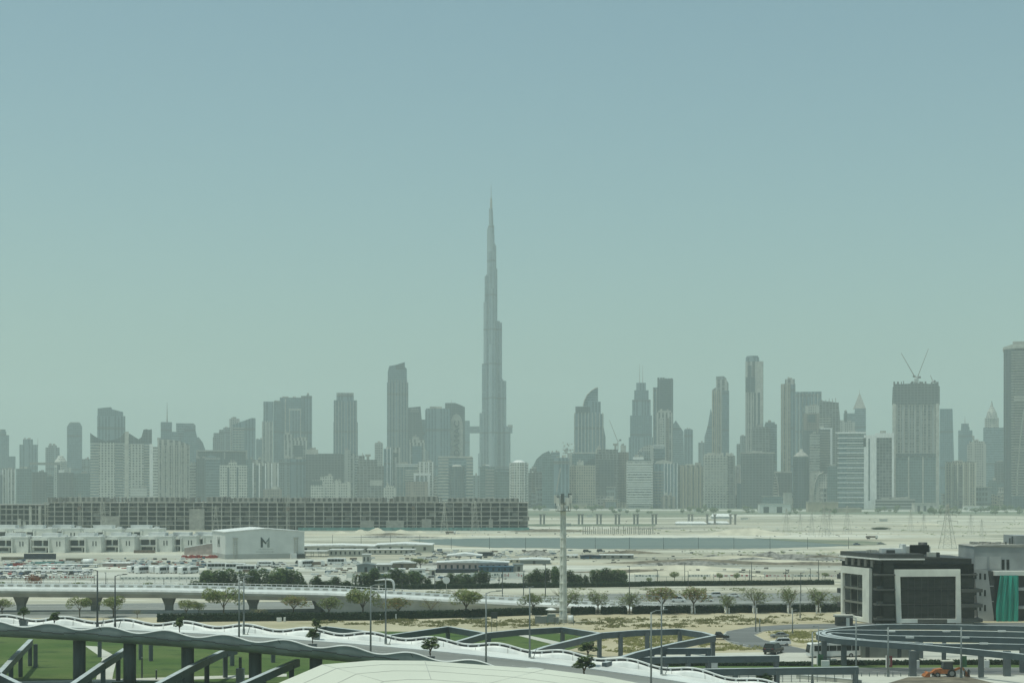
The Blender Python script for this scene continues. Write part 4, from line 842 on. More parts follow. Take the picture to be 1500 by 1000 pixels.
shed(552, 572, 838.5, 826, 9, 'concrete', 'white_sheet', 'grey concrete cabin between bushes and brown sheds', nwin=3)
shed(572, 608, 834, 823.5, 12, 'soil', 'white_sheet', 'low brown shed with a pale roof beside the lone green tree', .5)
shed(573, 592, 842, 832.5, 5, 'white_wall', 'white_paint', 'small white cabin near the fence behind the bushes', name='site_cabin', cat='cabin', nwin=2)
shed(600, 622, 842.5, 832.5, 5, 'white_wall', 'white_sheet', 'white cabin with flat roof left of the yellow hut'.replace('left of', 'beside'), name='site_cabin', cat='cabin', nwin=2)
shed(629, 637, 843, 833, 4, 'cream_wall', 'white_sheet', 'small yellow cream guard hut by the fence', name='guard_hut', cat='hut')
shed(655, 705, 826, 813, 16, 'dark_steel', 'white_paint', 'pavilion with a bright white pitched roof beyond the blue cabins', 1.0, openf=True, name='pavilion', cat='pavilion')
shed(640, 745, 837, 823, 14, 'pink', 'white_paint', 'long workshop with pink wall and broad white roof', .8, nwin=12)
shed(637, 700, 839, 833, 5, 'navy', 'navy', 'dark blue cabin stack in front of the pink workshop', nwin=4, name='site_cabin', cat='cabin')
shed(702, 752, 838, 829, 6, 'blue', 'blue', 'bright blue cabin row at the end of the pink workshop', nwin=6, name='site_cabin', cat='cabin')
shed(752, 766, 837, 826, 8, 'pale_concrete', 'galv', 'narrow grey store next to the bright blue cabin row')
shed(720, 762, 824.5, 818.5, 6, 'cream_wall', 'white_sheet', 'low cream cabins below the long white site roof', nwin=5)
shed(762, 806, 826, 819, 20, 'galv', 'white_sheet', 'wide grey sheeted roof sloping by the spoil heap', .3)
shed(700, 722, 814, 808.5, 6, 'navy', 'charcoal', 'small dark cabin row out on the sand', nwin=4, name='site_cabin', cat='cabin')
shed(826, 846, 817, 813.5, 8, 'dark_steel', 'white_paint', 'little white shade roof just beside the phone mast', openf=True)
shed(851, 880, 818, 814.5, 8, 'blue', 'navy', 'low dark blue roof shed past the phone mast', .3)
shed(880, 928, 818, 812, 10, 'concrete', 'white_sheet', 'long pale roofed shed farthest along the sand track', nwin=4)
shed(150, 189, 829.5, 824, 9, 'pink', 'white_paint', 'beige walled store under a thin white roof near the parked coaches', nwin=0)
shed(-40, 130, 840, 834.5, 5, 'galv', 'white_paint', 'long thin white shade roof over parked cars', openf=True, name='car_shade', cat='shade')
shed(-40, 104, 835.3, 831.5, 5, 'galv', 'white_sheet', 'second thin shade roof behind the long car shade', openf=True, name='car_shade', cat='shade')
shed(60, 140, 831.2, 827.4, 5, 'galv', 'white_sheet', 'short shade roof nearest the big pale tank', openf=True, name='car_shade', cat='shade')
o = MB().box(0, G(81, 817).x - G(35, 817).x, 0, .4, 0, 3.0).build('hoarding', M['navy']); o.location = G(35, 819); tag(o, 'long black hoarding in front of the first villas', 'hoarding')
for a, b_, y, k, lb in ((2, 34, 820, 'soil', 'low brown earth bank beside the black hoarding'), (96, 130, 822, 'soil', 'brown earth bank before the pale tank'), (196, 227, 809.5, 'rust_steel', 'rusty orange fence strip under the villas')):
    o = MB().box(0, G(b_, y).x - G(a, y).x, 0, 1.0, 0, 1.6).build('earth_bank' if k == 'soil' else 'site_fence', M[k]); o.location = G(a, y); tag(o, lb, 'bank' if k == 'soil' else 'fence')
o = MB().box(0, G(90, 824).x - G(45, 824).x, 0, 5, 0, .9).build('tarpaulin', M['teal']); o.location = G(45, 825.5); tag(o, 'teal sheet spread over goods beyond the car rows', 'tarpaulin')
b = MB(); b.cyl((0, 0, 1.6), (4.4, 0, 1.6), 1.5, n=14); tk = root('storage_tank', G(122, 827.5), 'big pale lying tank at the end of the beige store', 'tank'); b.build('barrel', M['white_paint'], tk, True)
for x in (.8, 3.4): MB().box(x, x + .3, -1, 1, 0, .6).build('cradle', M['concrete'], tk)
b = MB(); rr = random.Random(21)
for k in range(30): x = rr.uniform(0, 5.5); b.box(x, x + rr.uniform(.5, 1.1), y := rr.uniform(0, 2), y + .8, 0, rr.uniform(.6, 1.5), rot=rr.random())
o = b.build('barrier_heap', M['red']); o.location = G(17, 829); tag(o, 'small heap of red barriers behind the parked cars', 'barriers')

# fences and banners along the lots
def fence(px0, px1, py, h, m, label, post=6.0, name='fence'):
    p, q = G(px0, py), G(px1, py); L = (q - p).length; o = root(name, p, label, 'fence', rz=math.atan2(q.y - p.y, q.x - p.x))
    b = MB()
    for k in range(int(L / post) + 1): b.box(k * post, k * post + .12, 0, .12, 0, h + .2)
    b.build('post_frame', M['galv'], o)
    b = MB()
    for k in range(4): z = h * (k + .6) / 4; b.box(0, L, .03, .08, z, z + .07)
    b.build('rail_lattice', M['galv'], o); return o
fence(-100, 430, 855, 2.0, None, 'wire fence along the near edge of the car lot')
fence(930, 1230, 853.5, 2.2, None, 'wire fence in front of the open sand beside the hedge')
def banner(px0, px1, py, h, cols, label, name='banner', strokes=None):
    p = G(px0, py); w = (px1 - px0) / F * p.y; o = root(name, p, label, 'banner')
    MB().box(0, w, 0, .1, .5, .5 + h).build('panel', M[cols[0]], o)
    b = MB(); rr = random.Random(int(px0))
    for a, e, z0, z1 in strokes: b.box(w * a, w * e, -.05, -.005, .5 + h * z0, .5 + h * z1)
    b.build('print_pattern', M[cols[1]], o)
    b = MB(); b.box(-.1, .05, .1, .2, 0, h + .8); b.box(w - .05, w + .1, .1, .2, 0, h + .8); b.build('post_frame', M['galv'], o); return o
rr = random.Random(31)
def strokes(a, e, n): return [(x := a + (e - a) * (i + rr.uniform(0, .3)) / n, x + (e - a) / n * rr.uniform(.3, .7), rr.uniform(.2, .5), rr.uniform(.55, .9)) for i in range(n)]
banner(737, 767, 848.5, 2.3, ('white_wall', 'red'), 'white banner with two red shapes on the lot fence', strokes=strokes(.05, .3, 4) + strokes(.66, .93, 4))
banner(690, 734, 847, 1.9, ('white_wall', 'logo_mid'), 'grey white banner beside the red printed banner', strokes=strokes(.1, .95, 9))
banner(508, 545, 848, 1.9, ('white_wall', 'red'), 'pale banner with one red patch behind the bushes', strokes=strokes(.35, .55, 2))
for i, (a, e, c) in enumerate(((176, 215, 'logo_mid'), (216, 262, 'logo_mid'), (263, 300, 'logo_mid'), (930, 965, 'logo_mid'), (1008, 1040, 'logo_mid'), (1045, 1100, 'red'), (1120, 1160, 'red'), (1162, 1200, 'logo_mid'), (1205, 1230, 'red'), (70, 110, 'red'), (112, 138, 'red'))):
    lb = ['printed grey strip banner at the car lot gate', 'grey strip banner in the middle of the lot fence', 'grey strip banner at the lot end before the bushes', 'grey strip banner at the near end of the sand track', 'grey strip banner between two dark poles', 'red flecked strip banner past the grey ones', 'red flecked strip banner before the row of posts', 'short grey strip banner behind three dark posts', 'short red strip banner closest to the black building', 'red strip banner below the parked cars', 'short red strip banner by the dark shrub'][i]
    py = 846.5 if a > 900 else (850 if i < 3 else 848.5)
    banner(a, e, py, 1.0, ('white_wall', c), lb, strokes=strokes(.02, .98, 7))

# ------------------------------------------------------------ vehicles
def wheels(o, xs, half, r=.33, w=.24):
    for x in xs:
        for sgn in (-1, 1):
            wh = MB().cyl((x, sgn * half - sgn * w, r), (x, sgn * half, r), r, n=14).build('wheel', M['tyre'], o)
            MB().cyl((x, sgn * half - sgn * .05, r), (x, sgn * half + sgn * .015, r), r * .58, n=10).build('rim', M['car_silver'], wh)
def car(paint, label=None, kind='saloon', group=None, name='parked_car', cat='car', detail=True):
    """length along +x (front), built about the middle"""
    o = root(name, (0, 0, 0), label, cat, group); p = M[paint]
    if kind == 'saloon': L, Wd = 4.5, 1.78; prof = [(-2.2, .35), (2.2, .3), (2.25, .62), (2.05, .8), (1.0, .93), (-1.75, .98), (-2.2, .9), (-2.25, .6)]; cab = [(-1.75, .95), (1.05, .92), (.35, 1.4), (-.9, 1.43)]
    elif kind == 'suv': L, Wd = 4.8, 1.95; prof = [(-2.35, .42), (2.35, .4), (2.4, .75), (2.25, 1.0), (1.2, 1.1), (-2.3, 1.12), (-2.4, .9)]; cab = [(-2.3, 1.1), (1.15, 1.08), (.5, 1.75), (-1.95, 1.78)]
    elif kind == 'pickup': L, Wd = 5.4, 1.95; prof = [(-2.65, .5), (2.65, .45), (2.7, .85), (2.5, 1.05), (1.3, 1.16), (-2.65, 1.14), (-2.7, .9)]; cab = [(-.75, 1.12), (1.25, 1.14), (.6, 1.78), (-.55, 1.8)]
    else: L, Wd = 4.9, 1.9; prof = [(-2.4, .4), (2.4, .36), (2.45, .8), (2.15, 1.05), (1.5, 1.15), (-2.4, 1.2)]; cab = [(-2.4, 1.15), (1.6, 1.12), (.9, 1.85), (-2.25, 1.9)]
    h = Wd / 2
    b = MB(); b.slab(prof, -h, h); me = b.build('body', p, o)
    bv = me.modifiers.new('bevel', 'BEVEL'); bv.width = .09; bv.segments = 2
    n = len(cab); b = MB(); zs = [z for _, z in cab]; zl, zh_ = min(zs), max(zs)
    def ins(z): return h - .06 - .2 * (z - zl) / (zh_ - zl)
    vs = [(x, -ins(z), z) for x, z in cab] + [(x, ins(z), z) for x, z in cab]
    b.add(vs, [tuple(range(n)), tuple(range(2 * n - 1, n - 1, -1))] + [((i + 1) % n, i, n + i, n + (i + 1) % n) for i in range(n)]); b.build('window', M['glass_dark'], o)
    r0, r1 = cab[3], cab[2]; hh = ins(zh_)
    b = MB(); b.slab([(r0[0] - .05, r0[1] - .03), (r1[0] + .05, r1[1] - .03), (r1[0] - .02, r1[1] + .05), (r0[0] + .05, r0[1] + .05)], -hh - .02, hh + .02); b.build('roof', p, o)
    if detail:
        b = MB()
        for s in (-1, 1):
            for i, j in ((0, 3), (1, 2)): b.bar((cab[i][0], s * ins(cab[i][1]) * 1.0, cab[i][1] + .03), (cab[j][0], s * ins(cab[j][1]) * 1.01, cab[j][1] + .03), .09, .07)
            b.box(-.25, -.13, s * (h - .1) - .02, s * (h - .1) + .02, zl, zl + .3)
        b.build('pillar_frame', p, o)
        for s in (-1, 1):
            MB().box(prof[1][0] - .02, prof[1][0] + .07, s * (h - .42) - .17, s * (h - .42) + .17, prof[2][1] - .1, prof[2][1] + .1).build('headlight', M['car_silver'], o)
            MB().box(-L / 2 - .02, -L / 2 + .12, s * (h - .32) - .12, s * (h - .32) + .12, prof[-1][1] + .02, prof[-1][1] + .2).build('tail_light', M['dark_red'], o)
    wheels(o, (-L * .3, L * .3), h + .01)
    return o
def bus(label, paint='white_paint', L=11.5, group=None, name='bus', hgt=3.15):
    o = root(name, (0, 0, 0), label, 'bus', group); h = 1.25
    me = MB().slab([(-L / 2, .42), (L / 2, .38), (L / 2, 1.6), (L / 2 - .25, hgt - .15), (L / 2 - .5, hgt), (-L / 2 + .2, hgt), (-L / 2, hgt - .25)], -h, h).build('body', M[paint], o)
    bv = me.modifiers.new('bevel', 'BEVEL'); bv.width = .12; bv.segments = 2
    for s in (-1, 1):
        n = max(3, int(L / 1.7))
        for i in range(n):
            x0 = -L / 2 + .5 + (L - 1.4) * i / n; MB().box(x0, x0 + (L - 1.4) / n - .1, s * h - .03, s * h + .02, 1.5, hgt - .5).build('window', M['glass_dark'], o)
    MB().slab([(L / 2 - .03, 1.15), (L / 2 + .04, 1.15), (L / 2 + .05, 1.6), (L / 2 - .2, hgt - .35), (L / 2 - .3, hgt - .35)], -h + .12, h - .12).build('windscreen', M['glass_dark'], o)
    MB().box(-L * .15, L * .12, -.7, .7, hgt - .02, hgt + .22).build('roof_unit', M[paint], o)
    wheels(o, (-L * .3, L * .32), h + .02, .48, .3); return o

def place(o, px, py, rz=0.0): o.location = G(px, py); o.rotation_euler = (0, 0, rz); return o
# near vehicles
place(car('car_black', 'black pickup turning out behind the zigzag beams', 'pickup', name='pickup_truck', cat='pickup'), 1052, 936, R(-8))
place(car('car_black', 'black off road car heading away across the pale paving', 'suv', name='off_road_car'), 1133, 957, R(62)).scale = (1.35, 1.35, 1.35)
place(car('car_silver', 'dark grey car parked at the bend before the sandy verge', 'saloon', name='parked_car'), 1142, 934, R(172))
place(car('car_white', 'white car behind the big off road car at the crossing', 'suv', name='parked_car'), 1143, 945, R(175))
place(bus('white coach with dark windows parked under the curved canopy', L=11.5), 1221, 962, R(190))
place(car('car_white', 'white saloon on the motorway between two flat topped trees', 'saloon', name='moving_car'), 1035, 881, 0.0)
place(car('car_white', 'white delivery van on the motorway half hidden by a rusty tree', 'van', name='delivery_van', cat='van'), 993, 881.5, 0.0)
place(car('car_white', 'white hatchback on the far motorway lane above the saloon', 'suv', name='moving_car'), 1046, 874.5, R(180))
place(car('car_white', 'white car on the far lane behind the small flat topped tree', 'saloon', name='moving_car'), 1074, 874.5, R(180))
# backhoe loader
bl = root('backhoe_loader', G(1383, 991), 'orange backhoe loader working beside the grey soil bed', 'digger', rz=R(182))
MB().slab([(-1.6, .7), (2.0, .7), (2.2, 1.2), (1.9, 1.55), (.6, 1.7), (-1.6, 1.5)], -.7, .7).build('body', M['orange'], bl)
MB().slab([(-1.6, 1.5), (.5, 1.6), (.2, 3.0), (-1.4, 3.0)], -.72, .72).build('cab', M['window'], bl)
MB().box(-1.7, .5, -.85, .85, 3.0, 3.18).build('cab_roof', M['cream_wall'], bl)
wheels(bl, (-1.2,), 1.05, .78, .45); wheels(bl, (1.5,), .95, .5, .32)
b = MB(); b.bar((1.2, 0, 1.5), (3.2, 0, .8), .9, .25); b.build('loader_arm', M['orange'], bl); MB().slab([(3.0, .1), (4.0, .05), (4.1, .3), (3.3, 1.1), (3.0, 1.0)], -1.1, 1.1).build('front_bucket', M['orange'], bl)
b = MB(); b.bar((-1.6, 0, 1.4), (-3.4, 0, 2.1), .35, .4); b.bar((-3.4, 0, 2.2), (-4.4, 0, .9), .3, .35); b.build('digging_arm', M['orange'], bl); MB().slab([(-4.9, .1), (-4.1, .15), (-4.1, .9), (-4.6, 1.0)], -.5, .5).build('rear_bucket', M['orange'], bl)
# car lot
CARS = {k: car(k, 'car', 'suv' if k in ('car_black',) else 'saloon', detail=False) for k in ('car_white', 'car_silver', 'car_black', 'car_red', 'car_blue')}
rr = random.Random(17); used = set()
CL = {'car_white': 'white car among the crowded rows of the car lot', 'car_silver': 'silver car among the crowded rows of the car lot', 'car_black': 'black car among the crowded rows of the car lot', 'car_red': 'red car among the crowded rows of the car lot', 'car_blue': 'dark blue car among the crowded rows of the car lot'}
def lot_car(px, py, rz, k=None):
    k = k or rr.choices(list(CARS), (60, 16, 14, 4, 6))[0]
    if k not in used: used.add(k); c = CARS[k]
    else: c = copy_tree(CARS[k])
    c.location = G(px, py); c.rotation_euler = (0, 0, rz); tag(c, CL[k], 'car', 'cars parked in the lot: ' + k.split('_')[1]); return c
for py, x0, x1, st in ((847.5, -6, 132, 11.5), (842.0, -10, 140, 8.2), (837.5, -8, 138, 7.4), (833.5, -4, 120, 7.0)):
    x = x0
    while x < x1:
        if rr.random() < .88: lot_car(x + rr.uniform(-1, 1), py + rr.uniform(-.4, .4), R(90 + rr.choice((0, 180)) + rr.uniform(-14, 14)))
        x += st
for px, py, rz in ((383, 827.5, 0), (395, 829, 170), (406, 830, 10), (412, 827, 0), (440, 826, 0), (452, 829, 180), (462, 827, 90), (372, 833, 5), (398, 826, 60), (300, 842, 0), (322, 843, 180), (520, 824, 0), (604, 812, 0), (612, 813, 180), (597, 813.5, 0), (640, 812, 30), (652, 813, 0), (645, 809, 90), (660, 815, 0), (720, 812, 0), (731, 813, 180), (738, 815, 0), (728, 817, 40), (636, 817, 0), (628, 819, 0), (860, 809, 0), (880, 808.5, 0), (905, 809.5, 0), (1255, 798, 0), (1290, 797, 0)):
    lot_car(px, py, R(rz))
mini = bus('white minibus in the coach row', L=7, name='minibus', hgt=2.6)
coach_spots = [(199, 838.5, 62), (209, 839.4, 66), (219, 838.5, 64), (229.5, 838.9, 70), (239, 839.6, 66), (249, 838.8, 70), (259.5, 839.2, 68), (271, 840, 72), (281, 839.4, 76)]
bp = None
for px, py, rz in coach_spots:
    lb, gr = 'white coach in the tight row parked side by side', 'coaches parked side by side'
    if bp is None: bp = place(bus(lb, L=9, group=gr, name='coach'), px, py, R(rz))
    else: clone(bp, G(px, py), R(rz), lb, gr)
place(mini, 388, 829.5, R(178)); tag(mini, 'white minibus parked on the sand before the big hall')
for px, py, rz, lb in ((318, 834, 6, 'white coach parked lengthways below the annex'), (345, 834.5, 4, 'white coach parked end to end beside the hall'), (361, 837.5, 2, 'short white coach nearest the dark bushes'), (493, 826.5, 3, 'white coach alone on the open sand past the hall'), (448, 830, 60, 'white coach turned toward the hall corner')):
    clone(bp, G(px, py), R(rz), lb).pop('group', None)
def lorry(px, py, rz, label):
    o = root('lorry', G(px, py), label, 'lorry', rz=R(rz))
    MB().slab([(2.6, .6), (4.2, .55), (4.25, 1.6), (3.9, 2.7), (2.6, 2.75)], -1.15, 1.15).build('cab', M['white_paint'], o)
    MB().slab([(3.95, 1.6), (4.28, 1.6), (3.98, 2.5), (3.8, 2.5)], -1.0, 1.0).build('windscreen', M['glass_dark'], o)
    MB().box(-4, 2.4, -1.2, 1.2, .9, 1.1).box(-4, 2.4, -1.2, -1.1, 1.1, 2.2).box(-4, 2.4, 1.1, 1.2, 1.1, 2.2).build('load_bed', M['rust_steel'], o)
    wheels(o, (-3, -1.8, 3.3), 1.15, .5, .3); return o
lorry(462, 829.5, 12, 'tipper lorry parked beyond the hall corner'); lorry(1277, 789, 0, 'rust red lorry driving across the far sand'); lorry(660, 782, 0, 'distant lorry with rust body on the sand near the canal')

# far white tents and low buildings
for px0, px1, pb, pt, lb in ((990, 1036, 768.5, 763.5, 'long flat white tent on the far sand'), (1037, 1069, 768, 763.2, 'second white tent beside the long flat one'), (1043, 1074, 759.5, 752, 'tall white tent with open gable in front of the far road')):
    p = G(px0, pb); w = (px1 - px0) / F * p.y; h = AZ(pt, p.y); o = root('marquee', p, lb, 'tent')
    b = MB(); b.add([(0, 0, h * .45), (w, 0, h * .45), (w - 2, 9, h), (2, 9, h), (0, 18, h * .45), (w, 18, h * .45)], [(0, 1, 2, 3), (3, 2, 5, 4), (1, 5, 2), (0, 3, 4)]); b.build('roof', M['white_paint'], o)
    MB().box(.5, w - .5, .5, 17.5, 0, h * .44).build('wall', M['white_sheet'], o)
def lowb(px0, px1, pb, pt, m, label, d=20, opens=0):
    p = G(px0, pb); w = (px1 - px0) / F * p.y; h = AZ(pt, p.y); o = root('low_building', p, label, 'building')
    MB().box(0, w, 0, d, 0, h).build('wall', m if not isinstance(m, str) else M[m], o)
    for i in range(opens): x = w * (.12 + .86 * i / opens); MB().box(x, x + w * .3 / opens * 1.2, -.1, .2, .1, h * .7).build('opening', M['dark_steel'], o)
    MB().box(-.5, w + .5, -.5, d + .5, h, h + .6).build('roof', M['pale_concrete'], o); return o
lowb(1113, 1158, 751, 738, 'white_wall', 'white low building with two wide dark openings', opens=2)
lowb(1118, 1154, 745.2, 727, ST['teal'], 'teal glass pavilion behind the white low building')
lowb(1184, 1228, 749.5, 735, 'beige', 'beige walled compound building on the far sand')
lowb(1226, 1262, 750, 744, 'beige', 'low beige wall block running toward the white striped slab')
lowb(1149, 1160, 750.5, 722, 'pale_concrete', 'pale gate tower beside the white low building', d=10)
lowb(1340, 1372, 748.8, 737, 'pale_concrete', 'grey open shed at the foot of the crane topped tower', opens=3)
lowb(1415, 1450, 748, 741, 'white_wall', 'long white house line under the cream apartment block')
lowb(690, 716, 745.3, 736, 'pale_concrete', 'grey low house just clear of the concrete shell', d=12)
lowb(832, 860, 744.8, 738, 'beige', 'low beige podium below the plain beige grid block', d=12)
for i, (px0, px1, pb, lb) in enumerate(((795, 805, 747.5, 'tiny white hut by the far road'), (905, 917, 747.5, 'white flat hut below the white banded block'), (1016, 1026, 748.5, 'white hut under the half finished slab'), (1088, 1098, 747, 'white kiosk at the foot of the huge dark office'), (860, 868, 757, 'little white cabin on the green verge'), (830, 836, 770, 'little white cabin by the far channel'), (1086, 1096, 761, 'white cabin near the tall tent'), (1290, 1300, 763.5, 'white cabin on the far sand before the crane topped tower'))):
    lowb(px0, px1, pb, pb - 3, 'white_wall', lb, d=6)
tv = MB()
# line of elevated track piers on the far sand
vp_ = None
for px in (792, 797, 848, 853, 875, 880, 902, 907, 929, 934, 956, 961, 1009, 1014, 1036, 1047, 1070, 1077):
    p = G(px, 768); lb, gr = 'bare concrete pier pair member standing unfinished on the far sand', 'unfinished piers on the far sand'
    if vp_ is None:
        vp_ = root('concrete_pier', p, lb, 'pier', gr); MB().box(-.9, .9, -1.2, 1.2, 0, 9.5).build('shaft', M['concrete'], vp_); MB().box(-1.6, 1.6, -1.6, 1.6, 9.5, 10.6).build('pier_head', M['concrete'], vp_)
    else: clone(vp_, p, 0, lb, gr)
pd = None
for i in range(34):
    px = 854 + i * 3.1 + rr.uniform(-.5, .5); p = G(px, 782 - (i % 2) * .4); gr = 'starter columns by the canal'; lb = 'short dark starter column in the row beside the canal'
    if pd is None: pd = tag(MB().box(-.3, .3, -.3, .3, 0, 5.5).box(-.5, .5, -.5, .5, 0, .5).box(-.08, .08, -.08, .08, 5.5, 6.6).build('starter_column', M['concrete']), lb, 'column', gr); pd.location = p
    else: clone(pd, p, 0, lb, gr, sc=(1, 1, rr.uniform(.6, 1.15)))

# power pylons
def pylon(label, h=30, w=7.0, m='pale_concrete'):
    o = root('power_pylon', (0, 0, 0), label, 'pylon'); b = MB(); r = .10 + h * .0016
    def wd(z): return (w * (1 - z / h) ** 1.25 + 1.0) / 2
    zs = [0, h * .16, h * .32, h * .46, h * .6, h * .72, h * .83, h * .92, h]
    for i in range(len(zs) - 1):
        a, e = wd(zs[i]), wd(zs[i + 1])
        for sx, sy in ((-1, -1), (1, -1), (1, 1), (-1, 1)): b.cyl((sx * a, sy * a, zs[i]), (sx * e, sy * e, zs[i + 1]), r, n=4)
        for s in (-1, 1):
            b.cyl((-a, s * a, zs[i]), (e, s * e, zs[i + 1]), r * .6, n=3); b.cyl((a, s * a, zs[i]), (-e, s * e, zs[i + 1]), r * .6, n=3); b.cyl((s * a, -a, zs[i]), (s * e, e, zs[i + 1]), r * .6, n=3)
    b.build('lattice_mast', M[m], o)
    for zz, L in ((h * .62, w * .85), (h * .76, w * .72), (h * .9, w * .55)):
        b = MB()
        for s in (-1, 1):
            for dy in (-.5, .5): b.cyl((0, dy, zz + .9), (s * L, 0, zz), r * .7, n=3); b.cyl((0, dy, zz - .2), (s * L, 0, zz), r * .7, n=3)
            b.cyl((s * L, 0, zz), (s * L, 0, zz - 1.8), .14, n=5)
        b.build('cross_arm', M[m], o)
    return o
py0 = pylon('tall lattice pylon before the horned twins')
PY = [(152, 778, 735, 'lattice pylon before the horned towers, in front of the concrete shell', 0), (291, 778, 744, 'lattice pylon near the white apartment block end of the shell', .2), (316, 778, 740, 'lattice pylon just behind the big white hall', .1), (651, 779, 733, 'lattice pylon before the shell under the slanted tower', .15), (696, 779, 733, 'lattice pylon near the end of the concrete shell', .3),
      (1152, 783, 744, 'lattice pylon on the far sand beside the white low building', .2), (1189, 784, 748, 'lattice pylon before the beige compound', .1), (1207, 785, 738, 'taller lattice pylon beside the beige compound', .3), (1215, 784, 746, 'thin lattice pylon close behind the taller one', .5), (1241, 781, 740, 'lattice pylon below the white striped slab', .2),
      (1334, 777, 746, 'lattice pylon before the crane topped tower', .2), (1353, 777, 752, 'small lattice pylon next to the crane topped tower', .4), (1172, 778, 752, 'small far pylon between the two bigger ones', .1), (1388, 803, 738, 'nearest big pylon with guyed wide legs behind the black building', .2), (1422, 783, 752, 'pylon beyond the nearest big one', .3), (1438, 788, 760, 'short pylon portal far over the sand', .1)]
for i, (px, pb, pt, lb, rz) in enumerate(PY):
    p = G(px, pb); h = AZ(pt, p.y); o = py0 if i == 0 else copy_tree(py0); o.location = p; o.rotation_euler = (0, 0, rz); s = h / 30; o.scale = (s * (1.25 if px == 1388 else .9), s * .9, s); tag(o, lb)
# thin dark lamp posts over the flats
def thin_post(label, group):
    o = root('lamp_post', (0, 0, 0), label, 'lamp post', group); MB().cyl((0, 0, 0), (0, 0, 10), .16, .1, 7).build('pole', M['dark_steel'], o); MB().box(-.15, 1.1, -.09, .09, 9.75, 9.95).build('lamp_head', M['dark_steel'], o); return o
tp = None
THIN = [(138, 865, 842), (155, 866, 838), (38, 864, 846), (240, 867, 847), (435, 862, 833), (372, 862, 836), (589, 873, 848), (637, 863, 841), (731, 859, 841), (736, 880, 833), (767, 873, 838), (799, 874, 826), (922, 880, 828), (963, 858, 834), (1003, 855, 824), (1008, 858, 836), (1098, 855, 834), (1101, 856, 824), (1151, 856, 833), (1173, 880, 838), (1187, 856, 832), (1199, 856, 820)]
for px, pb, pt in THIN:
    p = G(px, pb); h = AZ(pt, p.y); lb, gr = 'thin dark lamp post standing on the open flats behind the trees', 'thin dark posts on the flats'
    if tp is None: tp = thin_post(lb, gr); o = tp
    else: o = copy_tree(tp)
    o.location = p; o.rotation_euler = (0, 0, rr.uniform(0, 6)); o.scale = (1, 1, h / 10); tag(o, lb, None, gr)
CAN = [487, 529, 572, 615, 661, 717, 770, 872, 922, 972, 1023, 1075, 1128, 1183, 1243]
for px in CAN:
    p = G(px, 803.5 if px > 640 else 797.5); h = AZ(786.5 if px > 640 else 783, p.y); gr = 'thin posts along the canal'
    o = copy_tree(tp); o.location = p; o.scale = (1, 1, h / 10); o.rotation_euler = (0, 0, 1.5); tag(o, 'thin post in the even row along the canal edge', 'lamp post', gr)

# low blocks at the tower feet
LB = [lowb(0, 20, 745, 730, ST[k], 'small pale low block at the tower feet', d=22, opens=0) for k in ('pale', 'wgrid2', 'mid', 'bgrid')]
r3 = random.Random(61); first = set()
for i in range(84):
    px = r3.choice((r3.uniform(775, 1230), r3.uniform(775, 1100), r3.uniform(1375, 1480))); k = r3.randrange(4); p = G(px, 744.2 + r3.uniform(-.5, .2)); gr = 'low blocks at the tower feet'
    o = LB[k] if k not in first else copy_tree(LB[k]); first.add(k)
    o.location = p; o.rotation_euler = (0, 0, r3.uniform(-.2, .2)); o.scale = (r3.uniform(.5, 1.5), 1, r3.uniform(.4, 2.3)); tag(o, 'small pale low block at the tower feet', 'building', gr)

for px, pt, lb in ((118, 722, 'thin pale hoist mast rising above the shell below the horned twin'), (423, 724, 'thin pale hoist mast above the middle of the shell'), (606, 721, 'thin pale hoist mast above the shell by the brown grey cube')):
    o = root('hoist_mast', (XC(px), YC - 3, 0), lb, 'hoist'); h = ZC(pt); b = MB()
    for sx in (-.7, .7):
        for sy in (-.7, .7): b.cyl((sx, sy, 0), (sx, sy, h), .14, n=4)
    for k in range(int(h / 2)): b.cyl((-.7, -.7, k * 2), (.7, -.7, k * 2 + 2), .1, n=4)
    b.build('mast', M['pale_concrete'], o); MB().box(-1.3, 1.3, -2.6, -.8, h * .55, h * .55 + 3).build('cage', M['rust_steel'], o)
# ------------------------------------------------------------ the wavy overpass
ov = root('overpass', (0, 0, 0), 'long wavy edged road overpass with bright white inner parapet and grey flanks', 'overpass')
ov['kind'] = 'thing'
fz = np.polyfit([-112, -84, -60.6, -25.5, -2.2, 21, 31.9, 48], [12.4, 12.0, 11.3, 9.96, 8.17, 5.68, 4.04, 1.9], 3)
nz_ = np.polyfit([-110, -81.6, -48.4, -26, -6.8, 20, 45], [12.6, 11.96, 10.7, 9.5, 7.6, 4.2, .9], 3)
def FY(x): return 314 - .15 * (x + 84)
def NY(x): return 296 - .24 * (x + 81.6)
def fbase(x): return float(np.polyval(fz, x))
def nbase(x): return float(np.polyval(nz_, x))
def fcrest(x): return fbase(x) - .75 * (.5 - .5 * math.cos(2 * math.pi * (x + 84) / 11.65))
def ncrest(x): return nbase(x) - .85 * (.5 - .5 * math.cos(2 * math.pi * (x + 81.6) / 10.75))
WH = 1.75                                                       # parapet height at its crests
XS = [-125 + .6 * i for i in range(291)]
def strip(b, rows, mi=0, flip=False):
    n = len(rows[0]); vs = [p for r in rows for p in r]; k = len(rows)
    fs = [(j * n + i, j * n + i + 1, (j + 1) * n + i + 1, (j + 1) * n + i) for j in range(k - 1) for i in range(n - 1)]
    b.add(vs, [f[::-1] for f in fs] if flip else fs, mi)
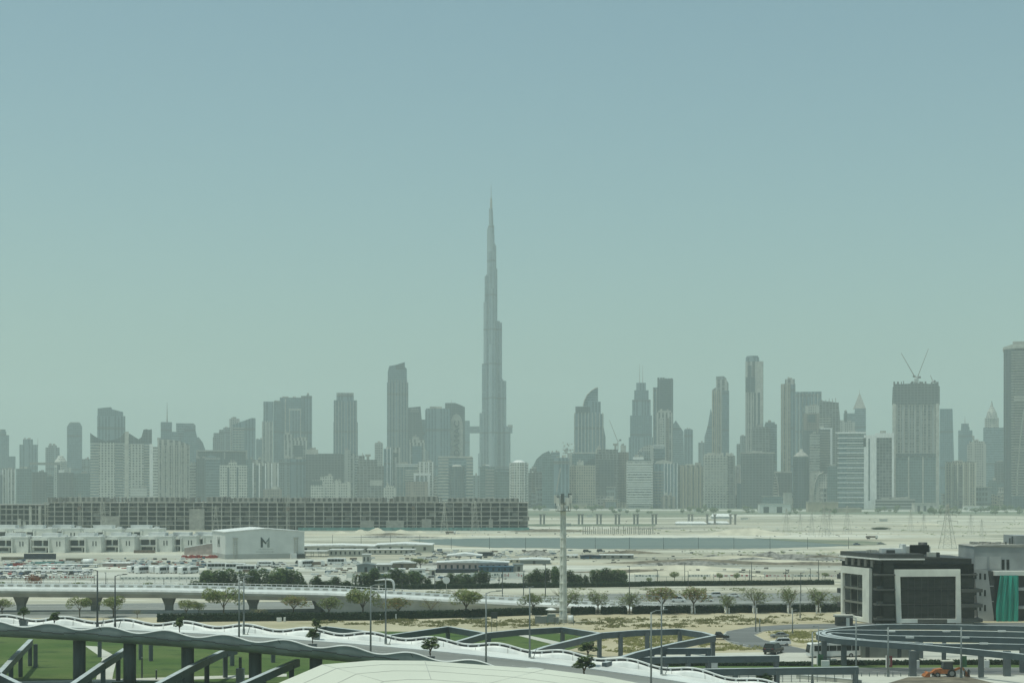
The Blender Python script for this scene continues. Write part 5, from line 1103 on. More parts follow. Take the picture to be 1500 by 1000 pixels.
# far parapet: white wall leaning out, coping, rail on short posts
b = MB(); prof = [lambda x: (x, FY(x) - .55, fbase(x) - WH), lambda x: (x, FY(x) - .2, fcrest(x) - .9), lambda x: (x, FY(x), fcrest(x) - .5), lambda x: (x, FY(x) + .3, fcrest(x) - .5), lambda x: (x, FY(x) + .5, fbase(x) - WH - 1.4)]
strip(b, [[p(x) for x in XS] for p in prof]); b.build('inner_parapet', M['white_paint'], ov, True)
b = MB(); b.tube([(x, FY(x) + .1, fcrest(x) - .02) for x in XS], .17, 6)
x = -124
while x < 48: b.box(x, x + .35, FY(x) + .02, FY(x) + .2, fcrest(x) - .52, fcrest(x) - .1); x += 1.9
b.build('parapet_rail', M['white_paint'], ov, True)
b = MB(); strip(b, [[(x, FY(x) + .22, fcrest(x) - .15) for x in XS], [(x, FY(x) + .22, fcrest(x) - .52) for x in XS]]); b.build('slot_panel', M['charcoal'], ov)  # dark strip between the rail posts, its colour standing in for slot shade
b = MB(); x = -123.0
while x < 47:
    b.bar((x, FY(x) - .23, fcrest(x) - .52), (x + .01, FY(x) - .58, fbase(x) - WH + .02), .06, .05); x += 5.82
b.build('parapet_joint', M['concrete'], ov)
# deck
b = MB(); K = 10
def deck(x, t): return (x, FY(x) - .6 + (NY(x) + .5 - FY(x) + .6) * t, (fbase(x) - WH) * (1 - t) + (nbase(x) - WH) * t)
strip(b, [[deck(x, t) for x in XS] for t in np.linspace(0, 1, K)], flip=False)
dk = b.build('deck', M['motorway'], ov)
b = MB(); up = lambda p, h: (p[0], p[1], p[2] + h)
for t0, t1 in ((.0, .27), (.965, 1.0)):
    strip(b, [[up(deck(x, t0), .16) for x in XS], [up(deck(x, t1), .16) for x in XS], [up(deck(x, t1), -.05) for x in XS]])
b.build('walkway', M['white_sheet'], ov)
b = MB(); x = -120
while x < 45:
    for t in (.55, .78): b.bar(up(deck(x, t), .03), up(deck(x + 2.6, t), .03), .16, .012)
    x += 8.0
b.build('lane_marking', M['paint_line'], ov)
# near flank: coping, bulging grey cladding, soffit
b = MB(); pf = [(.0, -.05), (.0, -.75), (.0, -1.3), (-.06, -1.75), (-.3, -2.2), (-.9, -2.6), (-2.4, -3.0), (-7, -3.2)]
rows = []
for o, dz in pf:
    rows.append([(x, NY(x) - o, (ncrest(x) if dz > -.5 else nbase(x) * (1 if dz < -1 else .5) + (0 if dz < -1 else .5 * ncrest(x))) + dz) for x in XS])
strip(b, rows, flip=True)
strip(b, [[(x, NY(x) + .3, ncrest(x) - .04) for x in XS], [(x, NY(x) + .35, nbase(x) - WH - .2) for x in XS]], flip=True)
b.build('flank_cladding', M['clad_grey'], ov, True)
b = MB(); rows = [[(x, NY(x) + o, ncrest(x) + dz) for x in XS] for o, dz in ((-.1, -.06), (-.06, .06), (.34, .1), (.34, -.06))]
strip(b, rows); b.build('coping', M['white_paint'], ov)
b = MB(); x, k = -120.0, 0
lv = [-1.25, -1.32, -1.5, -1.62, -1.42]
while x < 45:
    L = 10.75 / 5; z0 = lv[k % 5]
    for i in range(4):
        xa, xb = x + L * i / 4, x + L * (i + 1) / 4; b.bar((xa, NY(xa) - .02, nbase(xa) + z0), (xb, NY(xb) - .02, nbase(xb) + z0), .08, .17)
    x += L; k += 1
for x in (-104, -72.5, -40, -17): 
    for (o, dz), (o2, dz2) in zip(pf[:5], pf[1:6]): b.bar((x - dz * .6, NY(x) - o - .03, nbase(x) + dz), (x - dz2 * .6, NY(x) - o2 - .03, nbase(x) + dz2), .14, .1)
b.build('panel_joint', M['dark_steel'], ov)
b = MB(); strip(b, [[(x, NY(x) + 6.5, nbase(x) - 3.15) for x in XS], [(x, FY(x) - 5, fbase(x) - 3.2) for x in XS], [(x, FY(x) + .4, fbase(x) - 2.2) for x in XS], [(x, FY(x) + .5, fbase(x) - WH) for x in XS]], flip=True); b.build('soffit', M['concrete'], ov)
for px in (116, 190, 275, 374, 463, 560, 665):
    x = (px - 750) / F * 300; x = (px - 750) / F * ((FY(x) + NY(x)) / 2 - 2); y = (FY(x) + NY(x)) / 2 - 2
    MB().cyl((x, y, -.2), (x, y, nbase(x) - 2.9), 1.12, 1.12, 20).build('column', M['pillar_grey'], ov, True)

# ------------------------------------------------------------ lattice walk: roof beams on posts
LZ = 5.3
def lattice(label, segs, cols, name='lattice_canopy', cat='canopy', w=.85, h=1.25, z=LZ):
    o = root(name, (0, 0, 0), label, cat); o['kind'] = 'thing'
    for i, s in enumerate(segs):
        b = MB(); t = MB()
        for a, e in zip(s, s[1:]):
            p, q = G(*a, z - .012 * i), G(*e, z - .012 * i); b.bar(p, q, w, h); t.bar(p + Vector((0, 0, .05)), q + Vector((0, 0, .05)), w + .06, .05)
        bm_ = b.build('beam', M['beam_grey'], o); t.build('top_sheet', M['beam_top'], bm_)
    for px, pb in cols:
        p = G(px, pb) if pb else None
        for s in segs:                                            # a post without its own foot stands under the first beam over it
            for (xa, ya), (xb, yb) in zip(s, s[1:]):
                if p is None and min(xa, xb) <= px <= max(xa, xb): p = G(px, ya + (yb - ya) * (px - xa) / (xb - xa), z)
        MB().box(p.x - .38, p.x + .38, p.y - .38, p.y + .38, -.1, z - .6, rot=.4).build('post', M['column_grey'], o)
    return o
lattice('grey lattice beam on posts before the first overpass column, rising under the deck', [[(-40, 1010), (-2, 985), (22, 959), (45, 936)]], [(2, 0), (16, 0), (30, 0), (44, 0), (52, 977), (-20, 0)])
lattice('grey lattice beam crossing low in the picture corner', [[(-30, 972), (34, 1003), (90, 1040)]], [(-12, 1000)])
lattice('grey lattice beam climbing between the second and third overpass columns', [[(60, 1030), (107, 1000), (150, 970), (183, 949)]], [(131, 0), (151, 0), (173, 0), (146, 962), (206, 966), (221, 968)])
lattice('grey lattice beam climbing between the third and fourth overpass columns', [[(190, 1028), (231, 1000), (280, 974), (324, 953), (345, 948)]], [(262, 0), (303, 0), (330, 0), (340, 975)])
lattice('grey lattice beam beside the corner of the pale roof', [[(310, 1030), (355, 1000), (398, 981), (436, 965)]], [(427, 0), (386, 0), (400, 970)])
lattice('zigzag of grey beams on posts running behind the overpass toward the black pickup', [[(450, 920), (478, 917), (545, 925)], [(560, 931), (657, 917)], [(657, 917), (711, 926.5)], [(640, 948), (672, 938), (711, 926.5), (760, 921.5), (823, 918)], [(823, 918), (879, 926.5)], [(770, 956), (800, 946), (879, 926.5), (930, 922.5), (995, 920.5)], [(995, 920.5), (1030, 925.5), (1046, 930)], [(885, 970), (930, 955), (990, 941), (1046, 930)]],
        [(487, 0), (656, 0), (716, 0), (824, 0), (878, 0), (909, 0), (996, 0), (1044, 0), (600, 0), (948, 0)])
lattice('short straight canopy beam on posts nearest the zigzag tip', [[(950, 949.5), (1041, 948.5)]], [(955, 0), (972, 0), (1008, 0), (1037, 0)], h=1.15, z=4.6)
lattice('middle straight canopy beam on posts ending by the off road car', [[(935, 962), (1141, 959.5)]], [(974, 0), (1008, 0), (1038, 0), (1137, 0)], h=1.2, z=4.0)
lattice('longest straight canopy beam, nearest of the three parallel ones', [[(1030, 979.2), (1257, 976)]], [(1077, 0), (1138, 0), (1253, 0)], h=1.25, z=3.3)

# curved canopy: four loops fanning out from one bend
cv = root('curved_canopy', (0, 0, 0), 'curved grey canopy of nested loops bending before the black glass building', 'canopy'); cv['kind'] = 'thing'
CZ = 5.6
def ringpts(rear, front, tip):
    """rear arm px points, tip, front arm px points: smoothed in plan"""
    ctrl = [G(*p, CZ) for p in rear + tip + front]; out = []
    for i in range(len(ctrl) - 1):
        p0, p1, p2, p3 = ctrl[max(i - 1, 0)], ctrl[i], ctrl[i + 1], ctrl[min(i + 2, len(ctrl) - 1)]
        for k in range(8):
            t = k / 8; out.append(.5 * ((2 * p1) + (p2 - p0) * t + (2 * p0 - 5 * p1 + 4 * p2 - p3) * t * t + (3 * p1 - p0 - 3 * p2 + p3) * t ** 3))
    return out + [ctrl[-1]]
loops = [([(1560, 918), (1400, 914.5), (1300, 914), (1250, 917)], [(1215, 921), (1199, 925.5)], [(1203, 930), (1225, 934), (1260, 937), (1350, 943.5), (1440, 951.5), (1560, 964)]),
         ([(1560, 926.5), (1420, 923.5), (1300, 922.5), (1240, 922)], [(1213, 923.5), (1206, 926.5)], [(1214, 930.5), (1240, 934), (1262, 936)]),
         ([(1560, 935.5), (1420, 932), (1300, 930), (1240, 927)], [(1221, 926), (1214, 927.6)], [(1224, 930.5), (1250, 934), (1266, 935.5)]),
         ([(1560, 944), (1450, 942), (1370, 942)], [(1300, 938), (1262, 935.5)], [(1240, 932.5)])]
for i, (r_, t_, f_) in enumerate(loops):
    pts = ringpts(r_, f_, t_); b = MB(); tp_ = MB(); hb = 1.15; wb = .85
    L = []; Rr = []
    for j, p in enumerate(pts):
        d = pts[min(j + 1, len(pts) - 1)] - pts[max(j - 1, 0)]; s = Vector((d.y, -d.x, 0)).normalized() * wb / 2; z = Vector((0, 0, -.015 * i)); L.append(p - s + z); Rr.append(p + s + z)
    dn = Vector((0, 0, -hb)); upv = Vector((0, 0, .05))
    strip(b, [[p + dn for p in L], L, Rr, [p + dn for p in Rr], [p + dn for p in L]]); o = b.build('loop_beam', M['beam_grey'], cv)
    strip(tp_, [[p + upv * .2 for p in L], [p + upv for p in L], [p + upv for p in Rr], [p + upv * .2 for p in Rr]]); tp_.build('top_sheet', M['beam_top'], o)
for px, pb, w in ((1207, 972, .5), (1236, 975, .5), (1337, 990, .62), (1343, 974, .4), (1349, 964, .4), (1383, 966, .35), (1437, 992, .45), (1475, 990, .6), (1382, 980, .3), (1498, 985, .5)):
    p = G(px, pb); MB().box(p.x - w, p.x + w, p.y - w, p.y + w, -.1, CZ - .7).build('post', M['column_grey'], cv)
b = MB(); rr = random.Random(6)
for i in range(7):
    p = G(1300 + i * 27, 923 + (i % 3) * 9, CZ + .3); b.box(p.x, p.x + 1.6, p.y - .3, p.y + .3, CZ + .02, CZ + .35)
b.build('roof_piece_patch', M['white_sheet'], cv)
o = root('kiosk', G(1262, 963), 'low grey green kiosk building under the curved canopy', 'kiosk')
w = (1335 - 1262) / F * o.location.y; MB().box(0, w, 0, 9, 0, 3.1).build('wall', mat('kiosk_wall', (.17, .18, .155), .7), o); MB().box(w * .08, w * .16, -.06, .1, .02, 2.3).build('door', M['charcoal'], o); MB().box(w * .72, w * .8, -.06, .1, 0.02, 2.6).build('window', M['window'], o); MB().box(-.3, w + .3, -.3, 9.3, 3.1, 3.4).build('roof', M['concrete'], o)
hm_ = root('sand_verge_wall', G(1240, 945.5), 'low cream wall edge behind the coach', 'low wall')
MB().box(0, 6, 0, .4, 0, .8).build('wall', M['cream_wall'], hm_); MB().box(-.1, 6.1, -.1, .5, .8, .95).build('coping', M['pale_concrete'], hm_)

# ------------------------------------------------------------ black glass building with white frames
YBK = 441.0
bk = root('office_building', (AX(1292, YBK), YBK, 0), 'black glass office block with two big white picture frames', 'office building')
def bx(px): return (px - 1292) / F * YBK
def bz(py): return AZ(py, YBK)
WR = bx(1430); BD = 26.0
la = R(104)                                                      # the side face runs back and away from the near corner
sx, sy = math.cos(la), math.sin(la)
side = 23.6
corner = (bx(1290), 0); back = (corner[0] + sx * side, corner[1] + sy * side)
plan = [corner, (WR - 2, 0), (WR - .3, 1.2), (WR, 3), (WR, BD), back]
b = MB(); b.prism(plan, 0, bz(826)); b.build('body', M['black_wall'], bk)
pl2 = [(corner[0] + .6, 1.2), (bx(1425), 1.2), (WR - .6, 4), (WR - .6, BD - 2), (back[0] + 2, back[1] - .5), (back[0] + .9, back[1] - 1.6)]
b = MB(); b.prism(pl2, bz(826), bz(818)); b.build('terrace_storey', M['charcoal'], bk)
ovh = [(corner[0] - .8, -.6), (bx(1354), -.6), (bx(1354), BD - 3), (back[0] - .2, back[1] + .2), (back[0] - 1.0, back[1] - .8)]
b = MB(); b.prism(ovh, bz(819.6), bz(817.6)); b.build('roof_edge', M['white_paint'], bk)
ov2 = [(corner[0] - .4, -.2), (bx(1353.5), -.2), (bx(1353.5), BD - 3.5), (back[0] + .2, back[1] - .2), (back[0] - .6, back[1] - .8)]
b = MB(); b.prism(ov2, bz(817.6), bz(811)); b.build('parapet', M['charcoal'], bk)
b = MB(); b.prism([(bx(1354.5), .4), (bx(1426), .4), (WR - .2, 3), (WR - .5, BD - 2), (bx(1354.5), BD - 4)], bz(818), lambda x, y: bz(815) - .02 * (x - bx(1354)) * 2); b.build('sloped_roof', M['charcoal'], bk)
def frame(pts, m, P, name, par, depth=.9):
    (o0, o1, o2, o3), (i0, i1, i2, i3) = pts
    b = MB(); n = 4; ring = [o0, o1, o2, o3]; inn = [i0, i1, i2, i3]
    vs = [P(u, v, -depth) for u, v in ring] + [P(u, v, -depth) for u, v in inn] + [P(u, v, .1) for u, v in ring] + [P(u, v, .1) for u, v in inn]
    fs = []
    for k in range(4):
        l = (k + 1) % 4; fs += [(k, l, 4 + l, 4 + k), (8 + l, 8 + k, 12 + k, 12 + l), (l, k, 8 + k, 8 + l), (4 + k, 4 + l, 12 + l, 12 + k)]
    b.add(vs, fs); return b.build(name, m, par)
Pf = lambda u, v, w: (u, w, v)
frame((((bx(1312.5), bz(911.5)), (bx(1407), bz(911.5)), (bx(1405.5), bz(833)), (bx(1309.5), bz(833.5))), ((bx(1319.5), bz(905.5)), (bx(1399.5), bz(905.5)), (bx(1399), bz(843.5)), (bx(1317.5), bz(844)))), M['white_wall'], Pf, 'front_frame', bk)
MB().box(bx(1343), bx(1386), -.98, -.3, bz(911.3), bz(905.7)).build('frame_infill', mat('dull_infill', (.1, .1, .085), .7), bk)
b = MB()
for y0, y1 in ((846, 862), (865, 883.5), (886, 904)): b.box(bx(1320.5), bx(1398), -.25, .1, bz(y1), bz(y0))
b.build('front_glazing', M['glass_dark'], bk)
b = MB()
for y in (863.5, 884.8): b.box(bx(1320), bx(1399), -.34, .1, bz(y), bz(y - .9))
for k in range(1, 8): x = bx(1320 + 78 * k / 8); b.box(x - .05, x + .05, -.3, .1, bz(904), bz(846))
b.build('mullion_grille', M['charcoal'], bk)
b = MB()
for y in (841, 862.5, 884.5, 906):
    b.box(bx(1281), bx(1309), -2.0, 2, bz(y + 1.4), bz(y - .9)); b.box(bx(1407), bx(1437.5) if y > 850 else bx(1430), -1.4, 4, bz(y + .8 if y < 850 else y + 4), bz(y - .9))
b.build('balcony_ledge', mat('ledge', (.06, .062, .056), .6), bk)
b = MB()
for y in (862.5, 884.5, 906): b.box(bx(1281.5), bx(1291), -1.9, -1.8, bz(y - 1), bz(y - 5)); 
b.build('balcony_glass', M['window'], bk)
b = MB()
for y0, y1 in ((822, 838), (844, 860), (866, 882), (888, 905)): b.box(bx(1294), bx(1309), -.22, .1, bz(y1), bz(y0))
for y0, y1 in ((846, 860), (866, 882), (888, 905)): b.box(bx(1407.5), bx(1427), -.22, .1, bz(y1), bz(y0))
b.box(bx(1294), bx(1354), 1.0, 1.3, bz(832), bz(821)); b.build('dark_window', M['glass_dark'], bk)
# frame on the side face: u runs from the near corner backward
nxv = (-sy, sx) if (-sy) < 0 else (sy, -sx)
Ps = lambda u, v, w: (corner[0] + sx * u - nxv[0] * w, corner[1] + sy * u - nxv[1] * w, v)
z0, z1 = bz(914), bz(833.5)
frame((((22.4, z0 + .1), (5.0, z0), (5.0, z1), (22.4, z1)), ((21.3, z0 + 1.2), (9.0, z0 + 1.2), (9.0, z1 - 1.9), (21.3, z1 - 1.9))), M['white_wall'], Ps, 'side_frame', bk)
def sbox(b, u0, u1, w0, w1, a, e):
    vs = [Ps(u, v, w) for v in (a, e) for u, w in ((u0, w0), (u1, w0), (u1, w1), (u0, w1))]
    b.add(vs, [(0, 1, 2, 3), (7, 6, 5, 4), (0, 4, 5, 1), (1, 5, 6, 2), (2, 6, 7, 3), (3, 7, 4, 0)])
b = MB()
for k in range(3): a = z0 + 1.6 + k * 3.75; sbox(b, 9.2, 21.1, -.2, .1, a, a + 3.2)
b.build('side_glazing', M['window'], bk)
b = MB()
for k in range(1, 3): a = z0 + 1.2 + k * 3.75; sbox(b, 9.0, 21.3, -.5, .1, a - .25, a + .25)
for u in (13.0, 17.2): sbox(b, u, u + .2, -.32, .1, z0 + 1.4, z1 - 1.8)
b.build('side_ledge', mat('ledge_light', (.2, .2, .175), .6), bk)
b = MB()
for k in range(3): a = z0 + 1.6 + k * 3.75; sbox(b, 13.3, 17.0, -.24, .1, a + .3, a + 3.0)
b.build('recess', M['black_wall'], bk)
b = MB()
for k in range(5): u = 4 + k * 3.9; sbox(b, u, u + 1.4, -.3, .1, bz(831), bz(821))
b.build('terrace_pillar', mat('terrace_pillar', (.22, .21, .19), .7), bk)
b = MB()
for k in range(3): a = z0 + 3 + k * 3.9; sbox(b, 22.8, 25.0, -.8, 2, a, a + 1.3)
b.build('rear_balcony', M['charcoal'], bk)
# roof machines
b = MB(); zt = bz(811); b.box(bx(1335), bx(1374), 8, 14, zt - .5, bz(801)); b.build('stair_head', M['white_wall'], bk)
b = MB(); b.box(bx(1300), bx(1332), 7, 10, zt - .5, bz(804.5)); b.box(bx(1331), bx(1336), 6.6, 10.4, zt - .5, bz(798)); b.build('duct', M['white_sheet'], bk)
MB().box(bx(1343), bx(1371), 7.2, 8, zt - .4, bz(799)).build('louvre_grille', M['black_wall'], bk)
b = MB(); b.cyl((bx(1364), 9, zt), (bx(1364), 9, bz(795.5)), 1.2, n=12); b.build('tank', M['charcoal'], bk, True)
MB().box(bx(1307), bx(1319), 6.2, 7, zt - .4, bz(806.5)).build('unit', M['charcoal'], bk)
b = MB(); rr = random.Random(3)
for k in range(14): x = bx(1270 + rr.uniform(0, 62)); y = rr.uniform(9, 15); b.box(x, x + rr.uniform(.4, 1.6), y, y + 1, bz(818), bz(rr.uniform(804, 810)))
b.box(bx(1362), bx(1374), 1.8, 3.5, bz(818), bz(809)); b.build('roof_unit_mesh', M['pale_concrete'], bk)
MB().box(bx(1375), bx(1379), 1.6, 3, bz(818), bz(809)).build('vent_box', M['charcoal'], bk)
b = MB(); b.box(bx(1283), bx(1320), -1.5, 0.05, 0, bz(912)); b.box(bx(1400), bx(1425), -.8, 0.05, 0, bz(908)); b.build('ground_storey', M['concrete'], bk)
o = root('gate_house', G(1226, 916.5), 'small grey guard room by the side of the black building', 'guard room')
MB().box(0, 4.2, 0, 3, 0, 2.7).build('wall', M['charcoal'], o); MB().box(.6, 1.6, -.06, .1, 1.0, 2.2).build('window', M['window'], o); MB().box(2.4, 3.3, -.06, .1, .02, 2.2).build('door', M['white_wall'], o); MB().box(-.4, 4.6, -.5, 3.3, 2.7, 2.9).build('roof', M['pale_concrete'], o)

# grey building under construction with the green net
gb = root('unfinished_building', (AX(1460, 452), 452, 0), 'grey rendered block with leaning corner, shrouded by a green net', 'building')
YG = 452.0
def gx(px): return (px - 1460) / F * YG
def gz(py): return AZ(py, YG)
gm = mat('render_grey', (.30, .32, .32), .85, .12, .2); gm2 = mat('render_pale', (.40, .41, .4), .85, .12, .2)
b = MB(); b.slab([(gx(1428), 0), (gx(1436), gz(905)), (gx(1430), gz(833)), (gx(1450), gz(835.5)), (gx(1459), gz(905)), (gx(1459), 0)], 2, 22); b.build('side_wall', gm2, bk if False else gb)
b = MB(); b.slab([(gx(1446), 0), (gx(1530), 0), (gx(1530), gz(836)), (gx(1448), gz(836)), (gx(1456), gz(903))], 5, 24); b.build('core_wall', M['charcoal'], gb)
MB().slab([(gx(1432.5), gz(836)), (gx(1530), gz(838)), (gx(1530), gz(801)), (gx(1433), gz(800.5))], 4.2, 20).build('upper_storey', gm, gb)
MB().slab([(gx(1432), gz(800.6)), (gx(1530), gz(802)), (gx(1530), gz(797.5)), (gx(1440), gz(799))], 4.0, 20.5).build('roof_slab', M['concrete'], gb)
b = MB()
for x in (1435, 1456): b.box(gx(x), gx(x) + 3.1, 4.1, 4.4, gz(834), gz(815.5))
b.build('pale_render_patch', gm2, gb)
for x0, x1 in ((1474, 1478), (1481, 1485)): MB().box(gx(x0), gx(x1), 4.05, 4.5, gz(835), gz(820)).build('window', M['glass_dark'], gb)
MB().box(gx(1459), gx(1530), 1.6, 6, gz(843), gz(836.5)).build('balcony_edge', M['white_wall'], gb)
for r_, (y0, y1) in enumerate(((839, 848), (863, 872), (885, 894))):
    for k in range(3): x = 1430.5 + k * 6.9; MB().box(gx(x), gx(x + 3), 1.94, 2.4, gz(y1 + k * .6), gz(y0 + k * .6)).build('window', M['glass_dark'], gb)
b = MB()
for y in (858, 880.5): b.box(gx(1452), gx(1459), 2.2, 6, gz(y + 1.2), gz(y))
for y in (861, 888): b.box(gx(1493), gx(1530), 1.7, 6, gz(y + 4), gz(y))
b.build('slab_edge', gm2, gb)
MB().slab([(gx(1449.5), gz(837)), (gx(1460), gz(837)), (gx(1463), gz(905)), (gx(1459), gz(905))], 2.6, 5.2).build('leaning_recess', M['charcoal'], gb)
b = MB(); nn = 40; rows = []
for j in range(13):
    py = 842.5 + (922 - 842.5) * j / 12; row = []
    for i in range(nn + 1):
        t_ = i / nn; l = 1467 - (6.5 * math.sin(j / 12 * 2.2)) ; x = l + (1494 - l) * t_; row.append((gx(x), 1.2 - .35 * math.sin(t_ * 23 + .5 * math.sin(j * .7)) - .2 * math.sin(t_ * 51 + j * .4) - .03 * j, gz(py)))
    rows.append(row)
strip(b, rows, flip=True); b.build('safety_net', M['green_net'], gb, True)
b = MB()
for i, (x, y) in enumerate(((1485.5, 794), (1491.5, 789), (1495, 786.5))): b.box(gx(x), gx(x) + .35, 8, 8.35, gz(799), gz(y))
b.build('starter_bar_mesh', M['dark_steel'], gb)
MB().box(gx(1498.5), gx(1530), 6, 18, gz(800), gz(785)).build('lift_core', gm, gb)
b = MB(); rr = random.Random(9)
for k in range(18): x = gx(1442 + rr.uniform(0, 55)); b.box(x, x + rr.uniform(.3, 2), 9 + rr.uniform(0, 5), 15, gz(799), gz(rr.uniform(795, 798)))
b.build('roof_clutter_mesh', M['concrete'], gb)

# ------------------------------------------------------------ pale roof in front
rf = root('pavilion', (0, 0, 0), 'pale low roof with shallow creases rising in front of the overpass', 'pavilion roof'); rf['kind'] = 'thing'
RZ = 15.3
outl = [(318, 1045), (400, 1003), (472, 972.5), (547, 966.4), (622, 966.9), (700, 972.5), (800, 979.5), (885, 990), (1000, 1012), (1060, 1045)]
top = []
for i, (x, y) in enumerate(outl):
    top.append(G(x, y, RZ - .35 * abs(i - 3.5) ** 1.15 * (1 if i > 3 else .55)))
apex = G(640, 1030, RZ + .9)
b = MB(); rings = 7; vs = []
for j in range(rings + 1):
    q = j / rings
    for p in top: vs.append(p.lerp(apex, q) + Vector((0, 0, .5 * math.sin(q * 1.57) )))
n = len(top)
fs = [(j * n + i, j * n + i + 1, (j + 1) * n + i + 1, (j + 1) * n + i) for j in range(rings) for i in range(n - 1)]
b.add(vs, fs); 
me_ = b.build('roof', M['roof_pale'], rf)
b = MB(); strip(b, [top, [p + Vector((0, 0, -.7)) for p in top]]); b.build('fascia', M['white_wall'], rf)
cxr, cyr = sum(p.x for p in top) / n, sum(p.y for p in top) / n
b = MB(); inner = [Vector((cxr + (p.x - cxr) * .93, cyr + (p.y - cyr) * .93, p.z - .72)) for p in top]; strip(b, [inner, [Vector((p.x, p.y, 0)) for p in inner]]); b.build('wall', M['concrete'], rf)
b = MB()
for q in (.16, .36, .6):
    ln_ = [p.lerp(apex, q) + Vector((0, 0, .5 * math.sin(q * 1.57) + .03)) for p in top]
    for a, e in zip(ln_, ln_[1:]): b.bar(a, e, .09, .02)
for i in (2, 4, 6): b.bar(top[i] + Vector((0, 0, .03)), top[i].lerp(apex, .6) + Vector((0, 0, .5 * math.sin(.94) + .03)), .07, .02)
b.build('roof_seam', mat('seam', (.42, .42, .38), .8, .1), rf)

# ------------------------------------------------------------ straight viaduct behind the trees
vd = root('viaduct', (0, 0, 0), 'straight pale concrete viaduct on flared piers, sinking to a ramp', 'viaduct'); vd['kind'] = 'thing'
vpts = [(-120, 7.1), (0, 7.0), (240, 6.6), (480, 5.6), (700, 3.2), (830, 1.8), (960, .5), (1010, .1)]
def VY(px): return 478 + (px - 0) * .006
def vz(px): return float(np.interp(px, [p[0] for p in vpts], [p[1] for p in vpts]))
VX = list(range(-120, 1015, 20))
def vrow(dy, dz, f=None): return [(AX(px, VY(px)), VY(px) + dy, (vz(px) + dz) if f is None else f(px, dz)) for px in VX]
b = MB(); strip(b, [vrow(15.4, -1.0), vrow(15.4, 1.0), vrow(15.1, 1.0), vrow(15.1, 0)], flip=False); strip(b, [vrow(.3, 0), vrow(.3, .35), vrow(.05, .35), vrow(-.15, -.25)], flip=False); b.build('barrier', M['white_paint'], vd)
b = MB(); strip(b, [vrow(0.3, .0), vrow(15.1, .0)]); b.build('deck', M['white_sheet'], vd)
def low(px, dz): return max(-.3, vz(px) + dz) if px < 470 else -.3
b = MB(); strip(b, [vrow(0, -.25), vrow(.12, -.9), vrow(.5, -1.15), vrow(1.6, -2.1, low), vrow(13.6, -2.1, low), vrow(15.3, -.9)], flip=True); b.build('girder', M['pale_concrete'], vd)
b = MB()
x = -110
while x < 1000: p = AX(x, VY(x)); b.box(p, p + .12, VY(x) + 15.15, VY(x) + 15.27, vz(x) + 1.0, vz(x) + 1.6); x += 8
b.tube([(AX(px, VY(px)), VY(px) + 15.2, vz(px) + 1.6) for px in VX], .06, 5); b.build('rail_lattice', M['white_paint'], vd)
b = MB()
for px in range(-110, 1000, 14):
    p = AX(px, VY(px)); b.box(p, p + 1.6, VY(px) + 15.0, VY(px) + 15.09, vz(px) + .25, vz(px) + .6)
b.build('stain_patch_pattern', M['concrete'], vd)
for px in (130, 240, 365, 462, 20, -80):
    p = AX(px, VY(px)); zt = vz(px) - 2.05; y = VY(px) + 7.5
    b = MB(); vs = []
    for z, hw_, hd_ in ((-.2, 1.0, 1.1), (zt * .45, 1.05, 1.2), (zt, 1.75, 2.6)): vs += [(p - hw_, y - hd_, z), (p + hw_, y - hd_, z), (p + hw_, y + hd_, z), (p - hw_, y + hd_, z)]
    b.add(vs, [(j * 4 + k, j * 4 + (k + 1) % 4, (j + 1) * 4 + (k + 1) % 4, (j + 1) * 4 + k) for j in range(2) for k in range(4)]); b.build('pier', M['concrete'], vd)

# ------------------------------------------------------------ telephone mast and its yard
pm = G(825, 912); mh = AZ(722, pm.y)
ms = root('phone_mast', pm, 'tall pale mobile phone mast crowded with antennas at its head', 'mast')
b = MB(); hgt = mh - 3.6
for k, (ox, oy) in enumerate(((-.62, 0), (.62, 0), (0, .55), (0, -.55))): b.cyl((ox, oy, 0), (ox * .6, oy * .6, hgt + 1), .46, .36, 10)
for k in range(14): z = 1 + k * 2.4; b.cyl((0, 0, z), (0, 0, z + .22), 1.12 - z * .012, n=12)
b.build('pole_frame', mat('mast_paint', (.7, .71, .65), .6, .12, 1), ms)
b = MB(); b.cyl((0, 0, hgt - 1.2), (0, 0, hgt - 1.0), 2.0, n=14)
for k in range(8): t_ = k * math.pi / 4; b.cyl((1.95 * math.cos(t_), 1.95 * math.sin(t_), hgt - 1.1), (1.95 * math.cos(t_), 1.95 * math.sin(t_), hgt + 3.6), .06, n=5)
for z in (hgt + .6, hgt + 2.8): b.tube([(1.95 * math.cos(t_ * math.pi / 8), 1.95 * math.sin(t_ * math.pi / 8), z) for t_ in range(17)], .07, 5)
b.build('head_frame', M['galv'], ms)
for k in range(9):
    t_ = k * 2 * math.pi / 9 + .4; x, y = 2.05 * math.cos(t_), 2.05 * math.sin(t_); z = hgt + (.2 if k % 2 else .9)
    MB().box(x - .42, x + .42, y - .2, y + .2, z, z + (2.2 if k % 3 else 2.6)).build('antenna', M['white_wall'] if k % 3 else M['galv'], ms)
MB().cyl((-1.2, -1.6, hgt - .2), (-1.2, -1.95, hgt - .2), .45, n=14).build('dish', M['white_paint'], ms)
MB().cyl((.5, -1.6, hgt + .1), (.5, -1.85, hgt + .1), .35, n=14).build('dish', M['white_paint'], ms)
yd = [(788, 913, 1.6, 2.0, 'concrete', 'brown cabinet at the end of the mast yard'), (795, 913, 1.4, 1.9, 'galv', 'grey cabinet second from the end of the mast yard'), (802, 913, 1.3, 2.0, 'pale_concrete', 'pale narrow cabinet in the mast yard'), (808, 913.5, 2.2, 2.6, 'teal', 'teal cabinet under the white parasol'), (815, 913.5, 1.5, 1.8, 'white_wall', 'white cabinet right beside the mast foot'.replace('right beside', 'close to'))]
